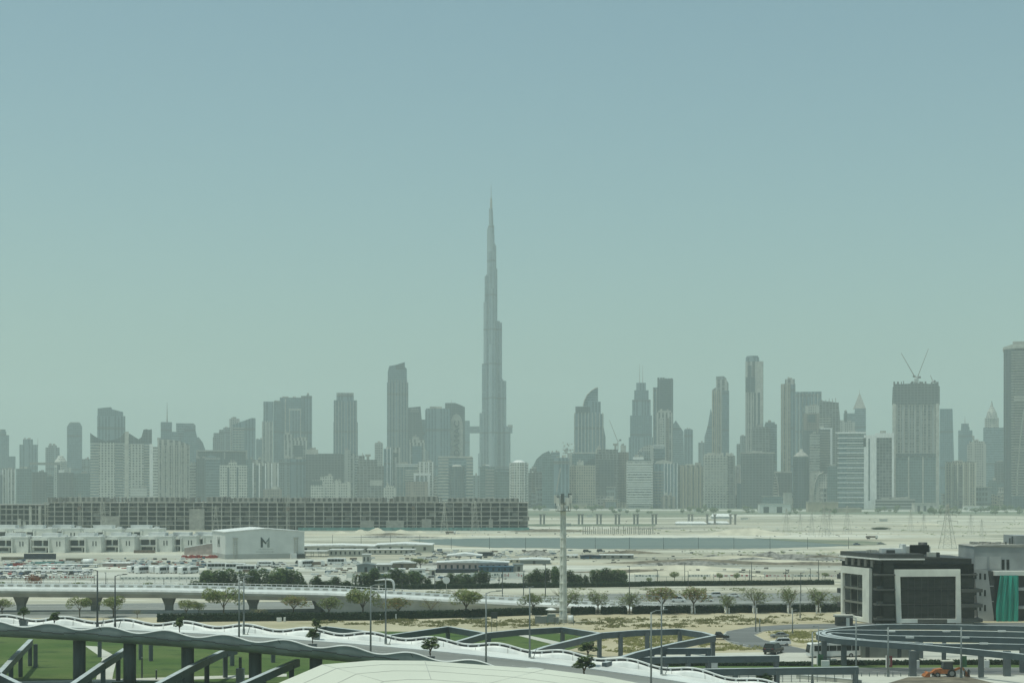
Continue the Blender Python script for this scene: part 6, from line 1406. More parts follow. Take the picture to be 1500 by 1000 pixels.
for px, py, w, h, k, lb in yd:
    o = root('equipment_cabinet', G(px, py), lb, 'cabinet'); MB().box(-w / 2, w / 2, 0, 1.1, .15, h).build('case', M[k], o); MB().box(-w / 2 + .1, w / 2 - .1, -.03, .02, .3, h - .15).build('door', M['galv'], o); MB().box(-w / 2 - .08, w / 2 + .08, -.08, 1.2, h, h + .1).build('lid', M['pale_concrete'], o); MB().box(-w / 2, w / 2, .05, 1.0, 0, .15).build('foot', M['concrete'], o)
o = root('parasol', G(807, 911), 'flat white parasol over the cabinets of the mast yard', 'parasol'); MB().cyl((0, 0, 0), (0, 0, 3.6), .07, n=6).build('pole', M['galv'], o); MB().lathe([(1.5, 3.4), (.9, 3.75), (.05, 4.0)], 10).build('shade', M['white_paint'], o)
o = root('spare_tank', G(834, 912.5), 'white round tank lying at the foot of the mast', 'tank'); MB().cyl((-.4, 0, 1.1), (1.0, 0, 1.1), 1.1, n=18).build('barrel', M['white_sheet'], o, True); MB().box(-.3, .9, -.5, .5, 0, .25).build('cradle', M['concrete'], o)
fence(784, 852, 915.5, 2.2, None, 'thin wire fence round the mast yard', 2.5)
o = root('utility_box', G(724, 925, 0), 'dark box on posts behind the zigzag beams', 'utility box')
b = MB(); b.box(-.8, .8, -.3, .3, 3.4, 4.9); b.build('case', M['charcoal'], o)
b = MB(); b.box(-.7, -.6, -.05, .05, 0, 3.4); b.box(.6, .7, -.05, .05, 0, 3.4); b.build('post_frame', M['galv'], o)
for px, py, w, h, lb in ((409, 910, 1.3, 1.1, 'pale box by the hedge end behind the overpass'), (417, 910, .5, 1.2, 'narrow white marker post box at the hedge end'), (1342, 978, 1.2, 1.6, 'white box beside the thick canopy post'), (1209, 976, 1.6, 1.3, 'white planter box at the foot of the first canopy post'), (1044, 978, 1.9, 1.4, 'white planter box below the zigzag tip post'), (1445, 978, 1.0, 1.6, 'white box beside the far canopy posts')):
    o = root('utility_box', G(px, py), lb, 'box'); MB().box(-w / 2, w / 2, -.4, .4, .08, h).build('case', M['white_wall'], o); MB().box(-w / 2 + .08, w / 2 - .08, -.43, -.39, .2, h - .12).build('door', M['white_sheet'], o); MB().box(-w / 2 - .04, w / 2 + .04, -.45, .45, 0, .08).build('plinth', M['concrete'], o)

# ------------------------------------------------------------ street lamps
def lamp(base, h, arms, label, group=None, r=.13, mk='galv', heads=True, globe=None):
    o = root('street_lamp', base, label, 'street lamp', group)
    MB().cyl((0, 0, 0), (0, 0, h), r * 1.25, r * .75, 10).build('pole', M[mk], o, True)
    MB().cyl((0, 0, 0), (0, 0, 1.0), r * 1.7, r * 1.6, 10).build('base_sleeve', M[mk], o)
    for dx, dy, rise in arms:
        MB().tube([(0, 0, h - .1), (dx * .35, dy * .35, h + rise * .75), (dx, dy, h + rise)], [.09, .07, .06], 6).build('arm', M[mk], o)
        b = MB(); x0, x1 = (dx * .72, dx * 1.18); b.box(min(x0, x1), max(x0, x1), dy - .18, dy + .18, h + rise - .02, h + rise + .13); b.build('lamp_head', M[mk], o)
    if globe:
        MB().lathe([(.02, globe - .25), (.28, globe - .12), (.3, globe), (.15, globe + .14)], 10, (.35, 0)).build('lamp_globe', M['white_paint'], o)
    return o
def on_near(px): 
    x = (px - 750) / F * 285; x = (px - 750) / F * (NY(x) + 1.2); return Vector((x, NY(x) + 1.2, nbase(x) - WH + .1))
def on_far(px):
    x = (px - 750) / F * 300; x = (px - 750) / F * (FY(x) - 3.6); return Vector((x, FY(x) - 3.6, fbase(x) - WH + .14))
def top_of(base, py): return AZ(py, base.y) - base.z
LP = [(142, 'f', 835, [(-1.2, 0, .1)], 'tall dark street lamp on the overpass, thicker than its neighbour'), (168, 'f', 843, [(1.9, 0, .25)], 'street lamp on the overpass with one long arm, by the flat topped tree'),
      (350, 'n', 845, [(1.6, 0, .2)], 'street lamp on the near overpass edge carrying a small white globe'), (357, 'f', 846, [(1.5, 0, .2)], 'street lamp set close behind the globe lamp on the overpass walkway'),
      (543, 'n', 858, [(2.1, 0, .3)], 'street lamp on the near overpass edge with an upswept arm'), (565, 'f', 847, [(-.9, 0, .1)], 'street lamp on the walkway close to the white swan neck lamp'),
      (712, 'n', 868, [(2.3, .3, .3)], 'street lamp on the near overpass edge before the mast yard'), (776, 'f', 860, [(-.6, 0, .1), (.6, 0, .1)], 'street lamp with short twin arms on the walkway beside the mast'),
      (954, 'n', 896, [(2.3, 0, .35)], 'street lamp by the end of the zigzag, its arm reaching toward the next'), (969, 'f', 874, [(-2.3, 0, .2), (.6, 0, -1.9)], 'street lamp with two arms at different heights near the zigzag')]
for px, s, pt, arms, lb in LP:
    bs = on_near(px) if s == 'n' else on_far(px); lamp(bs, top_of(bs, pt), arms, lb, globe=(top_of(bs, 852) if px == 350 else None), mk='dark_steel' if px in (142, 168) else 'galv', r=.165 if px == 142 else .14)
    if s == 'f':
        st = root('stay_post', bs + Vector((.6, -.2, 0)), 'slanting stay post at the foot of the walkway lamp, ' + {142: 'by the thick dark lamp', 168: 'by the flat topped tree', 357: 'behind the globe lamp', 565: 'near the swan neck lamp', 776: 'beside the mast', 969: 'near the zigzag'}[px], 'post')
        MB().bar((0, 0, 0), (.55, 0, 1.7), .12, .12).build('post', M['galv'], st); MB().box(-.5, .3, -.3, .3, -.05, .06).build('foot_plate', M['pale_concrete'], st)
GL = [(1190, 1003, 925, [(1.6, 0, .25)], 'street lamp before the bend of the curved canopy'), (1199, 972, 916, [(-1.0, 0, -.2)], 'slim lamp close behind, at the tip of the curved canopy'), (1254, 1000, 904, [(-3.6, 0, .2)], 'tallest street lamp before the black building, arm over the coach'), (1301, 991, 918, [], 'lamp pole carrying the dark red banner'), (1408, 993, 918, [], 'lamp pole carrying the green banner'),
      (1113, 925, 905, [], 'thin bare pole by the bend of the side road'), (1161, 928, 893, [(.9, 0, 0)], 'slim lamp on the sand beyond the off road car'), (1107, 925, 880, [(.9, 0, 0)], 'slim lamp on the sandy verge beyond the black pickup'), (1172, 905, 872, [(.8, 0, 0)], 'slim lamp at the hedge behind the side road')]
for px, pb, pt, arms, lb in GL:
    p = G(px, pb); lamp(p, AZ(pt, p.y), arms, lb, r=.12 if 'slim' in lb or 'thin' in lb else .17)
for px, pb, y0, y1, k, lb in ((1303, 991, 960, 976, 'dark_red', 'dark red vertical banner with faint pale lettering on a lamp pole'), (1412, 993, 960, 976, 'green_sign', 'dark green vertical banner on a lamp pole near the digger'), (1202, 975, 958, 975, 'green_sign', 'dark green vertical banner at the first canopy post')):
    p = G(px, pb); o = root('pole_banner', p, lb, 'banner'); za, zc = AZ(y1, p.y), AZ(y0, p.y); w = 8 / F * p.y
    MB().box(-w / 2, w / 2, -.06, .0, za, zc).build('panel', M[k], o); MB().box(-w / 2 - .22, -w / 2 - .02, -.1, .04, za - .1, zc + .1).build('side_frame', M['white_wall'], o)
    b = MB(); rr = random.Random(px)
    for i in range(7): z = za + .35 + (zc - za - .7) * i / 7; b.box(-.08 + rr.uniform(-.04, .04), .1, -.09, -.06, z, z + .14)
    b.build('small_lettering', M['pale_concrete'] if k == 'dark_red' else M['leaf_dark'], o)
p = G(577, 878); lo_ = root('swan_neck_lamp', p, 'white swan neck lamp bending over beside the motorway', 'street lamp'); hh = AZ(856, p.y)
MB().tube([(0, 0, 0), (0, 0, hh), (-.3, 0, hh + 1.1), (-1.0, 0, hh + 1.6), (-2.4, 0, hh + 1.75), (-5.2, 0, hh + 1.5)], [.42, .4, .4, .36, .28, .16], 10).build('pole', M['white_paint'], lo_, True); MB().box(-6.2, -5.0, -.3, .3, hh + 1.35, hh + 1.55).build('lamp_head', M['white_wall'], lo_)
p = G(555, 879); lamp(p, AZ(857, p.y), [(1.2, 0, 0), (-1.2, 0, 0)], 'short twin armed lamp behind the upswept one, beside the motorway', mk='pale_concrete', r=.25)
p = G(654, 868); o = root('white_disc_sign', p, 'round white sign on a thin post among the dark bushes', 'sign'); MB().cyl((0, 0, 0), (0, 0, 5), .1, n=6).build('post', M['pale_concrete'], o); MB().cyl((0, -.1, 4.4), (0, .02, 4.4), 1.2, n=18).build('disc', M['white_sheet'], o)
p = G(122, 1003); lamp(p, AZ(930, p.y), [(-.8, 0, .3), (.8, 0, .3)], 'slim garden lamp with two small white heads before the overpass flank', r=.1, mk='pale_concrete')
for px, pb, pt, lb in ((229, 995, 981, 'short garden bollard lamp on the lawn path'), (208, 993, 963, 'dark garden post between the lawn shadows')):
    p = G(px, pb); o = root('bollard', p, lb, 'bollard'); h = AZ(pt, p.y); MB().cyl((0, 0, 0), (0, 0, h), .16, .14, 10).build('post', M['dark_steel'], o); MB().cyl((0, 0, h), (0, 0, h + .14), .2, .12, 10).build('cap', M['galv'], o)
b = None
for i in range(13):
    px = 1262 + i * 11.5; p = G(px, 990.5); lb, gr = 'short bollard in the low row along the street edge', 'bollards along the street'
    if b is None: b = root('bollard', p, lb, 'bollard', gr); MB().cyl((0, 0, 0), (0, 0, .8), .09, n=8).build('post', M['galv'], b); MB().cyl((0, 0, .8), (0, 0, .9), .12, .05, 8).build('cap', M['galv'], b)
    else: clone(b, p, 0, lb, gr)
fence(1020, 1255, 999, 1.6, None, 'thin metal railing behind the longest straight canopy beam', 1.6)
o = root('low_wall', G(1167, 993.5), 'low pale planter wall running below the longest canopy beam', 'wall')
q = G(1262, 1002) - G(1167, 993.5); MB().bar((0, 0, .8), (q.x, q.y, .8), .35, .8).build('wall', M['pale_concrete'], o); MB().bar((0, 0, .9), (q.x, q.y, .9), .45, .1).build('coping', M['white_sheet'], o)
p = G(352, 1002); o = root('lamp_pedestal', p, 'pale square pedestal and pole below the overpass flank', 'pedestal'); MB().box(-.7, .7, -.7, .7, 0, 3.0).build('base', M['white_sheet'], o); MB().cyl((0, 0, 3), (0, 0, AZ(962, p.y)), .28, n=10).build('post', M['galv'], o)
# person by the digger
def person(p, h, label, top, trousers, rz=0.0):
    verts = [(0, 0, .93), (0, 0, 1.12), (0, 0, 1.38), (0, .01, 1.5), (0, .01, 1.6), (0, 0, 1.72), (.2, 0, 1.4), (.27, .02, 1.13), (.26, -.1, .9), (-.2, 0, 1.4), (-.27, .02, 1.13), (-.26, -.12, .9), (.1, 0, .86), (.12, -.03, .48), (.13, .03, .07), (.13, -.14, .04), (-.1, 0, .86), (-.12, .04, .48), (-.13, .1, .07), (-.13, -.06, .04)]
    rad = [.15, .14, .16, .06, .09, .08, .065, .05, .04, .065, .05, .04, .1, .075, .05, .045, .1, .075, .05, .045]
    ed = [(0, 1), (1, 2), (2, 3), (3, 4), (4, 5), (2, 6), (6, 7), (7, 8), (2, 9), (9, 10), (10, 11), (0, 12), (12, 13), (13, 14), (14, 15), (0, 16), (16, 17), (17, 18), (18, 19)]
    me = bpy.data.meshes.new('person'); me.from_pydata([Vector(v) * h / 1.8 for v in verts], ed, [])
    o = bpy.data.objects.new('person', me); COL.objects.link(o); s = o.modifiers.new('skin', 'SKIN')
    for i, r_ in enumerate(rad): me.skin_vertices[0].data[i].radius = (r_ * h / 1.8, r_ * h / 1.8)
    me.skin_vertices[0].data[0].use_root = True
    o.modifiers.new('sub', 'SUBSURF').levels = 1
    m = bpy.data.materials.new('clothing'); m.use_nodes = True; t = m.node_tree; tc = N(t, 'ShaderNodeTexCoord'); sp = N(t, 'ShaderNodeSeparateXYZ'); t.links.new(tc.outputs['Object'], sp.inputs[0])
    up_ = mth(t, 'GREATER_THAN', sp.outputs[2], .95 * h / 1.8); hd_ = mth(t, 'GREATER_THAN', sp.outputs[2], 1.53 * h / 1.8)
    c = mixc(t, up_, trousers, top); c = mixc(t, hd_, c, (.16, .09, .06)); t.links.new(c, t.nodes['Principled BSDF'].inputs['Base Color']); me.materials.append(m)
    o.location = p; o.rotation_euler = (0, 0, rz); return tag(o, label, 'person')
person(G(1419, 991.5), 1.75, 'person in dark clothes standing by the digger', (.03, .035, .04), (.03, .03, .035))
person(G(1413, 991), 1.7, 'person in pale top standing next to the green banner pole', (.25, .25, .22), (.05, .05, .06), 1.0)
# ------------------------------------------------------------ trees, hedges, scrub
def leaf_mesh(name, lobes, n, size, m, seed, flat=.7, sub=None):
    """many small leaf cards filling the shells of several uneven lobes (cx, cy, cz, rx, ry, rz)"""
    r = random.Random(seed); vs = []; fs = []; mi = []; vol = [a[3] * a[4] * a[5] for a in lobes]
    for k in range(n):
        cx, cy, cz, rx, ry, rz = r.choices(lobes, vol)[0]
        while True:
            x, y, z = r.uniform(-1, 1), r.uniform(-1, 1), r.uniform(-1, 1); d = x * x + y * y + z * z
            if .22 < d < 1: break
        q = (d ** .5) ** .5; x, y, z = cx + x / q * rx * .97, cy + y / q * ry * .97, cz + z / q * rz * .97
        s = size * r.uniform(.6, 1.4); a, bb, c = r.uniform(0, 6.28), r.uniform(-1, 1), r.uniform(-1, 1)
        u = Vector((math.cos(a), math.sin(a), bb * .7)) * s; v = Vector((-math.sin(a), math.cos(a), c * .7)) * s * r.uniform(.5, .9); p = Vector((x, y, z))
        i = len(vs); vs += [p - u * .6, p + v * .5, p + u * .7, p - v * .55]; fs.append((i, i + 1, i + 2, i + 3)); mi.append(0 if not sub or r.random() > sub else 1)
    me = bpy.data.meshes.new(name); me.from_pydata(vs, [], fs)
    for x in (m if isinstance(m, list) else [m]): me.materials.append(x)
    me.polygons.foreach_set('material_index', mi); me.update(); return me
def limbs(h, spread, seed, m, r0=.16, fork=.35, n=6):
    r = random.Random(seed); b = MB(); zf = h * fork
    b.tube([(0, 0, -.1), (r.uniform(-.1, .1), 0, zf * .5), (r.uniform(-.15, .15), r.uniform(-.1, .1), zf)], [r0 * 1.25, r0, r0 * .9], 7)
    for k in range(n):
        t = 2 * math.pi * (k + r.uniform(-.3, .3)) / n; L = spread * r.uniform(.55, .95); zt = h * r.uniform(.72, .95)
        mid = Vector((math.cos(t) * L * .45, math.sin(t) * L * .45, zf + (zt - zf) * .6)); end = Vector((math.cos(t) * L, math.sin(t) * L, zt))
        b.tube([(0, 0, zf * .93), mid, end], [r0 * .6, r0 * .34, r0 * .12], 5)
        for j in range(3):
            t2 = t + r.uniform(-.9, .9); e2 = mid + Vector((math.cos(t2) * L * .5, math.sin(t2) * L * .5, (h - mid.z) * r.uniform(.4, 1))); b.tube([mid, e2], [r0 * .28, r0 * .06], 4)
    return b.mesh('trunk', m)
def umbrella_lobes(w, h, seed, thick=.26):
    thick *= 1.35
    r = random.Random(seed); out = []
    for k in range(13):
        t = r.uniform(0, 6.28); q = r.uniform(.15, .74) * w / 2; out.append((math.cos(t) * q, math.sin(t) * q, h * (1 - thick * .62) + r.uniform(-.12, .08) * h - q * .16, w * r.uniform(.11, .2), w * r.uniform(.11, .2), h * thick * r.uniform(.28, .55)))
    return out
TREES = {}
def tree_kind(key, w, h, n, leaf, trunk, seed, size=.3, thick=.26, fork=.36, sub=None, lm=None, r0=.17):
    TREES[key] = (leaf_mesh('crown', lm or umbrella_lobes(w, h, seed, thick), n, size, leaf, seed, sub=sub), limbs(h, w * .45, seed, trunk, r0, fork), w, h)
L = lambda *k: [M[x] for x in k]
tree_kind('flat_green', 8.5, 7.2, 2200, L('leaf_olive', 'leaf_yellow'), M['bark'], 1, sub=.35)
tree_kind('flat_green_wide', 10, 7.2, 2900, L('leaf_olive', 'leaf_yellow'), M['bark'], 2, sub=.3, thick=.3)
tree_kind('flat_rust', 9, 7.2, 2100, L('leaf_olive', 'leaf_rust'), M['bark'], 3, sub=.45, thick=.3)
tree_kind('bare', 7.5, 7.2, 1300, L('leaf_brown', 'leaf_olive'), M['pale_bark'], 4, size=.26, sub=.3, thick=.36, fork=.3)
for sd in (24, 34, 44): tree_kind('bare%d' % sd, 7.5, 7.2, 1100 + sd * 8, L('leaf_brown', 'leaf_olive'), M['pale_bark'], sd, size=.24 + sd * .001, sub=.2 + sd * .008, thick=.3 + sd * .003, fork=.22 + sd * .003)
tree_kind('bare_thin', 6, 6.2, 380, L('leaf_brown', 'leaf_yellow'), M['pale_bark'], 5, size=.24, sub=.4, thick=.34)
tree_kind('sparse_green', 8, 7.0, 1900, L('leaf_olive', 'leaf_brown'), M['pale_bark'], 6, sub=.4, thick=.32)
tree_kind('red', 8, 5.5, 1500, L('leaf_red', 'leaf_rust'), M['bark'], 7, sub=.35, thick=.32)
tree_kind('small_round', 3.2, 4.2, 620, L('leaf_olive', 'leaf_yellow'), M['bark'], 8, size=.25, lm=[(0, 0, 3, 1.3, 1.3, 1.0), (.7, .2, 2.6, .8, .8, .7), (-.6, 0, 3.3, .9, .9, .8)], fork=.45, r0=.08)
tree_kind('pot_tree', 3.0, 4.6, 1500, L('leaf_dark', 'leaf_olive'), M['bark'], 9, size=.22, sub=.25, lm=[(.1, 0, 3.0, .7, .7, .7), (1.05, .2, 2.7, .6, .5, .6), (-1.0, -.1, 2.35, .6, .6, .55), (.55, .3, 3.8, .55, .5, .6), (-.5, -.3, 3.5, .5, .6, .5), (.3, -.7, 2.3, .5, .5, .4), (-.2, .6, 4.2, .35, .35, .4)], fork=.3, r0=.1)
def tkey(key, label, px, pb, w, pt=None, group=None, rz=None, base=None, name='tree'):
    cm, tm, w0, h0 = TREES[key]; p = base if base is not None else G(px, pb); h = AZ(pt, p.y) - p.z if pt else h0
    o = root(name, p, label, 'tree', group, rr.uniform(0, 6.28) if rz is None else rz); s = w / w0 * (1.3 if key.startswith(('bare', 'sparse')) else 1.18); o.scale = (s, s, h / h0)
    for nm, me in (('crown', cm), ('trunk', tm)): c = bpy.data.objects.new(nm, me); COL.objects.link(c); adopt(c, o)
    return o
rr = random.Random(44)
def pxm(px, pb): return px * G(0, pb).y / F
RT = [('flat_green', 3, 903, 34, 874, 'flat topped tree cut by the picture border'), ('flat_green_wide', 117, 904, 38, 872, 'thick flat topped tree hiding a viaduct pier'), ('flat_green_wide', 166, 904, 48, 871, 'wide flat topped tree behind the long armed lamp'), ('bare_thin', 201, 905, 14, 891, 'tiny bare sapling below the viaduct'), ('flat_green', 273, 905, 34, 876, 'green tree before the viaduct, beside a smaller one'), ('sparse_green', 291, 902, 24, 880, 'small pale green tree close to the larger green tree'), ('flat_green_wide', 327, 905, 56, 858, 'large flat topped olive tree before the viaduct, taller than the deck'), ('bare_thin', 378, 902, 26, 890, 'low bare bush tree by the viaduct pier'), ('flat_rust', 430, 902, 46, 870, 'reddish brown tree before the viaduct'), ('sparse_green', 482, 907, 36, 872, 'thin pale green tree beside the last pier'), ('flat_green_wide', 531, 906, 56, 859, 'large flat topped tree behind the upswept lamp'), ('flat_rust', 583, 906, 44, 873, 'green and rust tree behind the walkway lamp'), ('bare_thin', 631, 903, 28, 874, 'thin twiggy tree between two fuller trees'), ('flat_green_wide', 683, 904, 62, 860, 'broadest olive tree of the row, near the round white sign'), ('sparse_green', 781, 900, 36, 867, 'airy green tree behind the twin armed lamp'), ('bare', 829, 900, 44, 860, 'bare twiggy tree behind the phone mast'), ('bare', 876, 899, 36, 861, 'bare brown tree just past the phone mast'), ('bare', 922, 899, 36, 862, 'second bare brown tree past the phone mast'), ('flat_rust', 970, 899, 56, 858, 'wide green tree with orange patches hiding a van'), ('flat_rust', 1016, 898, 46, 857, 'olive tree with one orange side by the white saloon'), ('bare', 1065, 898, 28, 866, 'small rounded twiggy tree between cars on the motorway'), ('bare', 1106, 897, 42, 858, 'brown twiggy tree before the gap in the hedge blocks'), ('bare', 1157, 897, 36, 856, 'brown twiggy tree two hedge blocks before the black building'), ('bare', 1199, 896, 40, 857, 'bare spreading tree nearest the black building'), ('bare', 1228, 893, 20, 868, 'thin tree half hidden by the black building')]
for i, (key, px, pb, w, pt, lb) in enumerate(RT): tkey(key if key != 'bare' else 'bare%d' % (24, 34, 44)[i % 3], lb, px, pb, pxm(w, pb), pt)
for key, px, pb, w, pt, lb in (('red', 51, 866, 26, 839, 'dark red leaved tree at the car lot edge'), ('flat_green', 110, 866, 24, 851, 'low olive tree by the dark shrub at the car lot'), ('small_round', 0, 866, 16, 850, 'dark round tree cut by the border beside the car lot'), ('small_round', 216, 866, 15, 851, 'small yellow green tree alone before the viaduct'), ('small_round', 266, 867, 9, 854, 'tiny sapling before the dark bushes'), ('small_round', 951, 856, 10, 845, 'tiny pale sapling by the dark posts'), ('small_round', 988, 853, 16, 836, 'young tree between two tall dark posts'), ('small_round', 1032, 853, 5, 843, 'very small bare sapling before the hedge line'), ('small_round', 1054, 853, 10, 838, 'young dark tree before the hedge line'), ('small_round', 1079, 853, 11, 838, 'young yellowish tree before the hedge line'), ('small_round', 1209, 848, 12, 838, 'young green tree beside the black building roofline'), ('flat_green', 616, 833, 27, 816, 'lone dark green tree among the site sheds')):
    tkey(key, lb, px, pb, pxm(w, pb), pt)
# potted trees on the overpass
def planter(base, label, w=1.7, h=1.2):
    o = root('planter', base, label, 'planter'); b = MB(); b.add([(-w * .38, -w * .38, 0), (w * .38, -w * .38, 0), (w * .38, w * .38, 0), (-w * .38, w * .38, 0), (-w / 2, -w / 2, h), (w / 2, -w / 2, h), (w / 2, w / 2, h), (-w / 2, w / 2, h)], [(3, 2, 1, 0), (0, 1, 5, 4), (1, 2, 6, 5), (2, 3, 7, 6), (3, 0, 4, 7)]); b.build('pot', M['galv'], o); MB().box(-w * .42, w * .42, -w * .42, w * .42, h - .2, h - .08).build('soil', M['soil'], o)
for px, s, w, pt, lb in ((35, 'f', 13, 888, 'dark potted tree at the start of the overpass walkway'), (76, 'n', 19, 895, 'dark potted tree near the thick dark lamp'), (261, 'n', 17, 902, 'dark potted tree low on the near overpass edge'), (457, 'n', 19, 918, 'front one of the dark potted pair on the overpass'), (464, 'f', 15, 905, 'rear one of the dark potted pair on the overpass'), (630, 'n', 27, 932, 'airy potted tree on the overpass before the zigzag beams'), (856, 'n', 34, 958, 'big dark potted tree nearest the pale roof'), (861, 'f', 26, 938, 'dark potted tree standing behind the biggest one')):
    bs = on_near(px) if s == 'n' else on_far(px); bs = bs + Vector((0, .9 if s == 'n' else -.6, .02)); pw = w * bs.y / F * 1.12
    planter(bs, 'grey tapered pot under the ' + lb.replace('dark potted tree', 'dark tree').replace('potted ', ''), 1.5, 1.1)
    o = tkey('pot_tree', lb, px, 0, pw, pt, base=bs + Vector((0, 0, .95)), name='potted_tree')
# dark bushes along the lot
def bush_kind(seed, w, h, n, size=.4):
    r = random.Random(seed); lob = [(r.uniform(-.36, .36) * w, r.uniform(-.2, .2) * w, h * r.uniform(.22, .6), w * r.uniform(.1, .22), w * r.uniform(.12, .24), h * r.uniform(.26, .4)) for _ in range(13)]
    return leaf_mesh('foliage', lob, n, size, L('leaf_dark', 'leaf_olive'), seed, sub=.18)
BK = [(bush_kind(50 + i, w, h, n), w, h) for i, (w, h, n) in enumerate(((8, 8, 4600), (5, 9, 3300), (10, 8, 5200), (4, 6, 2000)))]
bt = limbs(6, 2, 77, M['bark'], .14, .3, 4)
def bush(i, px, pb, w, pt, label, group=None):
    me, w0, h0 = BK[i]; p = G(px, pb); o = root('bush', p, label, 'bush', group, rr.uniform(0, 6.28)); s = pxm(w, pb) / w0 * 1.5; o.scale = (s, s, AZ(pt, p.y) / h0 * 1.25)
    for nm, m_ in (('foliage', me), ('stem', bt)): c = bpy.data.objects.new(nm, m_); COL.objects.link(c); adopt(c, o)
for i, px, pb, w, pt, lb in [(3, 285, 866, 16, 851, 'low dark bush starting the dense row'), (0, 306, 866, 38, 838, 'tall broad dark bush second in the dense row'), (0, 340, 866, 34, 836, 'broad dark bush behind the globe lamp'), (1, 370, 866, 24, 838, 'narrow dark bush below the hall'), (2, 405, 866, 44, 834, 'largest dark bush, below the hall corner'), (0, 428, 866, 32, 837, 'rounded dark bush joined to the largest one'), (3, 445, 864, 12, 852, 'small pointed bush in the gap after the largest one'), (1, 462, 864, 17, 846, 'narrow dark bush after the gap'), (3, 478, 864, 16, 851, 'low dark bush beside the narrow one'), (1, 490, 863, 16, 847, 'upright dark bush before the red patched banner'), (3, 507, 863, 16, 851, 'low dark bush under the red patched banner'),
      (0, 530, 862, 24, 840, 'dark bush behind the large flat topped tree'), (1, 548, 862, 20, 836, 'tall dark bush beside the swan neck lamp'), (0, 566, 862, 26, 842, 'dark bush inside the curve of the swan neck lamp'), (1, 584, 861, 22, 836, 'tallest dark bush after the swan neck lamp'), (0, 599, 861, 20, 838, 'full dark bush next to the tallest one'), (1, 613, 860, 20, 840, 'dark bush before the white flat roofed cabin'), (3, 627, 860, 10, 848, 'slim dark bush before the guard hut'), (3, 645, 860, 14, 850, 'sparse dark bush near the round white sign'), (1, 662, 860, 17, 842, 'upright dark bush past the round white sign'), (0, 676, 860, 20, 841, 'dark bush behind the broadest olive tree'), (3, 688, 860, 10, 846, 'thin dark bush before the bright blue cabins'), (1, 703, 859, 22, 839, 'dark bush ending the group by the grey white banner'),
      (3, 737, 859, 9, 853, 'tiny dark bush under the red printed banner'), (0, 776, 858, 20, 840, 'dark bush starting the group beside the mast'), (1, 788, 858, 14, 836, 'narrow dark bush in the mast group'), (1, 799, 858, 14, 836, 'tall dark bush by the dark post near the mast'), (0, 813, 858, 20, 832, 'full dark bush touching the mast'), (1, 836, 858, 14, 838, 'dark bush just past the mast'), (3, 847, 858, 13, 842, 'pale green bush past the mast'), (3, 858, 857, 8, 843, 'little upright bush alone past the mast'), (0, 876, 857, 22, 836, 'dark bush starting the last group'), (1, 889, 857, 18, 835, 'dark bush in the middle of the last group'), (0, 907, 857, 26, 836, 'broad dark bush ending the row'),
      (0, 120, 866, 14, 855, 'dark rounded shrub at the car lot corner'), (3, 70, 866, 8, 858, 'small dark shrub beside the red tree'), (3, 1060, 856, 14, 851, 'dark mound shrub on the hedge line'), (3, 1088, 856, 14, 851, 'second dark mound shrub on the hedge line'), (3, 1290, 775, 24, 772, 'grey green scrub clump on the far sand')]:
    bush(i, px, pb, w, pt, lb)
for px, pb, w, pt, lb in ((1073, 993, 10, 990, 'x'),): pass
bush(3, 1120, 1004, 22, 984, 'dark shrub growing before the longest canopy beam')
# hedges
def hedge(px0, px1, pb, h, d, label, name='hedge', seed=0, group=None, py1=None):
    p, q = G(px0, pb), G(px1, pb if py1 is None else py1); Ln = (q - p).length; r = random.Random(seed + int(px0)); o = root(name, p, label, 'hedge', group, math.atan2(q.y - p.y, q.x - p.x))
    b = MB(); nx = max(2, int(Ln / 1.2)); rows = []
    for y, z in ((.15, 0), (.1, h * .6), (.25, h * .93), (d - .25, h * .93), (d - .1, h * .5), (d - .15, 0)): rows.append([(Ln * i / nx, y + r.uniform(-.06, .06), max(0, z + (r.uniform(-.12, .08) if z else 0))) for i in range(nx + 1)])
    strip(b, rows); b.build('inner_foliage', M['hedge_leaf'], o)
    vs = []; fs = []
    for k in range(int(min(5200, Ln * 46))):
        x, s = r.uniform(0, Ln), r.uniform(.12, .3); f = r.random()
        pt = Vector((x, r.uniform(-.05, .2), r.uniform(0, h))) if f < .55 else Vector((x, r.uniform(0, d), h * r.uniform(.9, 1.06)))
        u = Vector((r.uniform(-1, 1), r.uniform(-1, 1), r.uniform(-1, 1))).normalized() * s; v = u.orthogonal().normalized() * s; i = len(vs); vs += [pt - u, pt + v, pt + u, pt - v]; fs.append((i, i + 1, i + 2, i + 3))
    MB().add(vs, fs).build('foliage', M['hedge_leaf'], o); return o
HB = [(230, 482, 911, 908.5, 'long dark hedge before the viaduct, ending at the last pier'), (482, 565, 909, 908, 'dark hedge below the retaining wall with a white trunk at its end'), (567, 690, 907.5, 904, 'dark hedge between the swan neck lamp and the broadest olive tree'), (692, 776, 904, 901, 'dark hedge before the ramp next to the twin armed lamp'), (782, 803, 901, 900.5, 'short hedge piece behind the white parasol'), (838, 872, 900, 899.5, 'hedge block just past the mast foot'), (882, 919, 899.5, 899, 'hedge block between the two bare brown trees'), (928, 968, 899, 898.5, 'hedge block before the orange patched tree'), (975, 1012, 898.5, 898, 'hedge block below the hidden van'), (1020, 1061, 898, 897.5, 'hedge block below the white saloon'), (1069, 1102, 897.5, 897, 'hedge block before the gap with white posts'), (1110, 1153, 897, 896.5, 'long hedge block beyond the gap with white posts'), (1162, 1195, 896.5, 896, 'hedge block second from the black building'), (1204, 1240, 896, 895.5, 'last hedge block against the black building')]
for a, e, y0, y1, lb in HB: hedge(a, e, y0, 2.1, 2.0, lb, py1=y1)
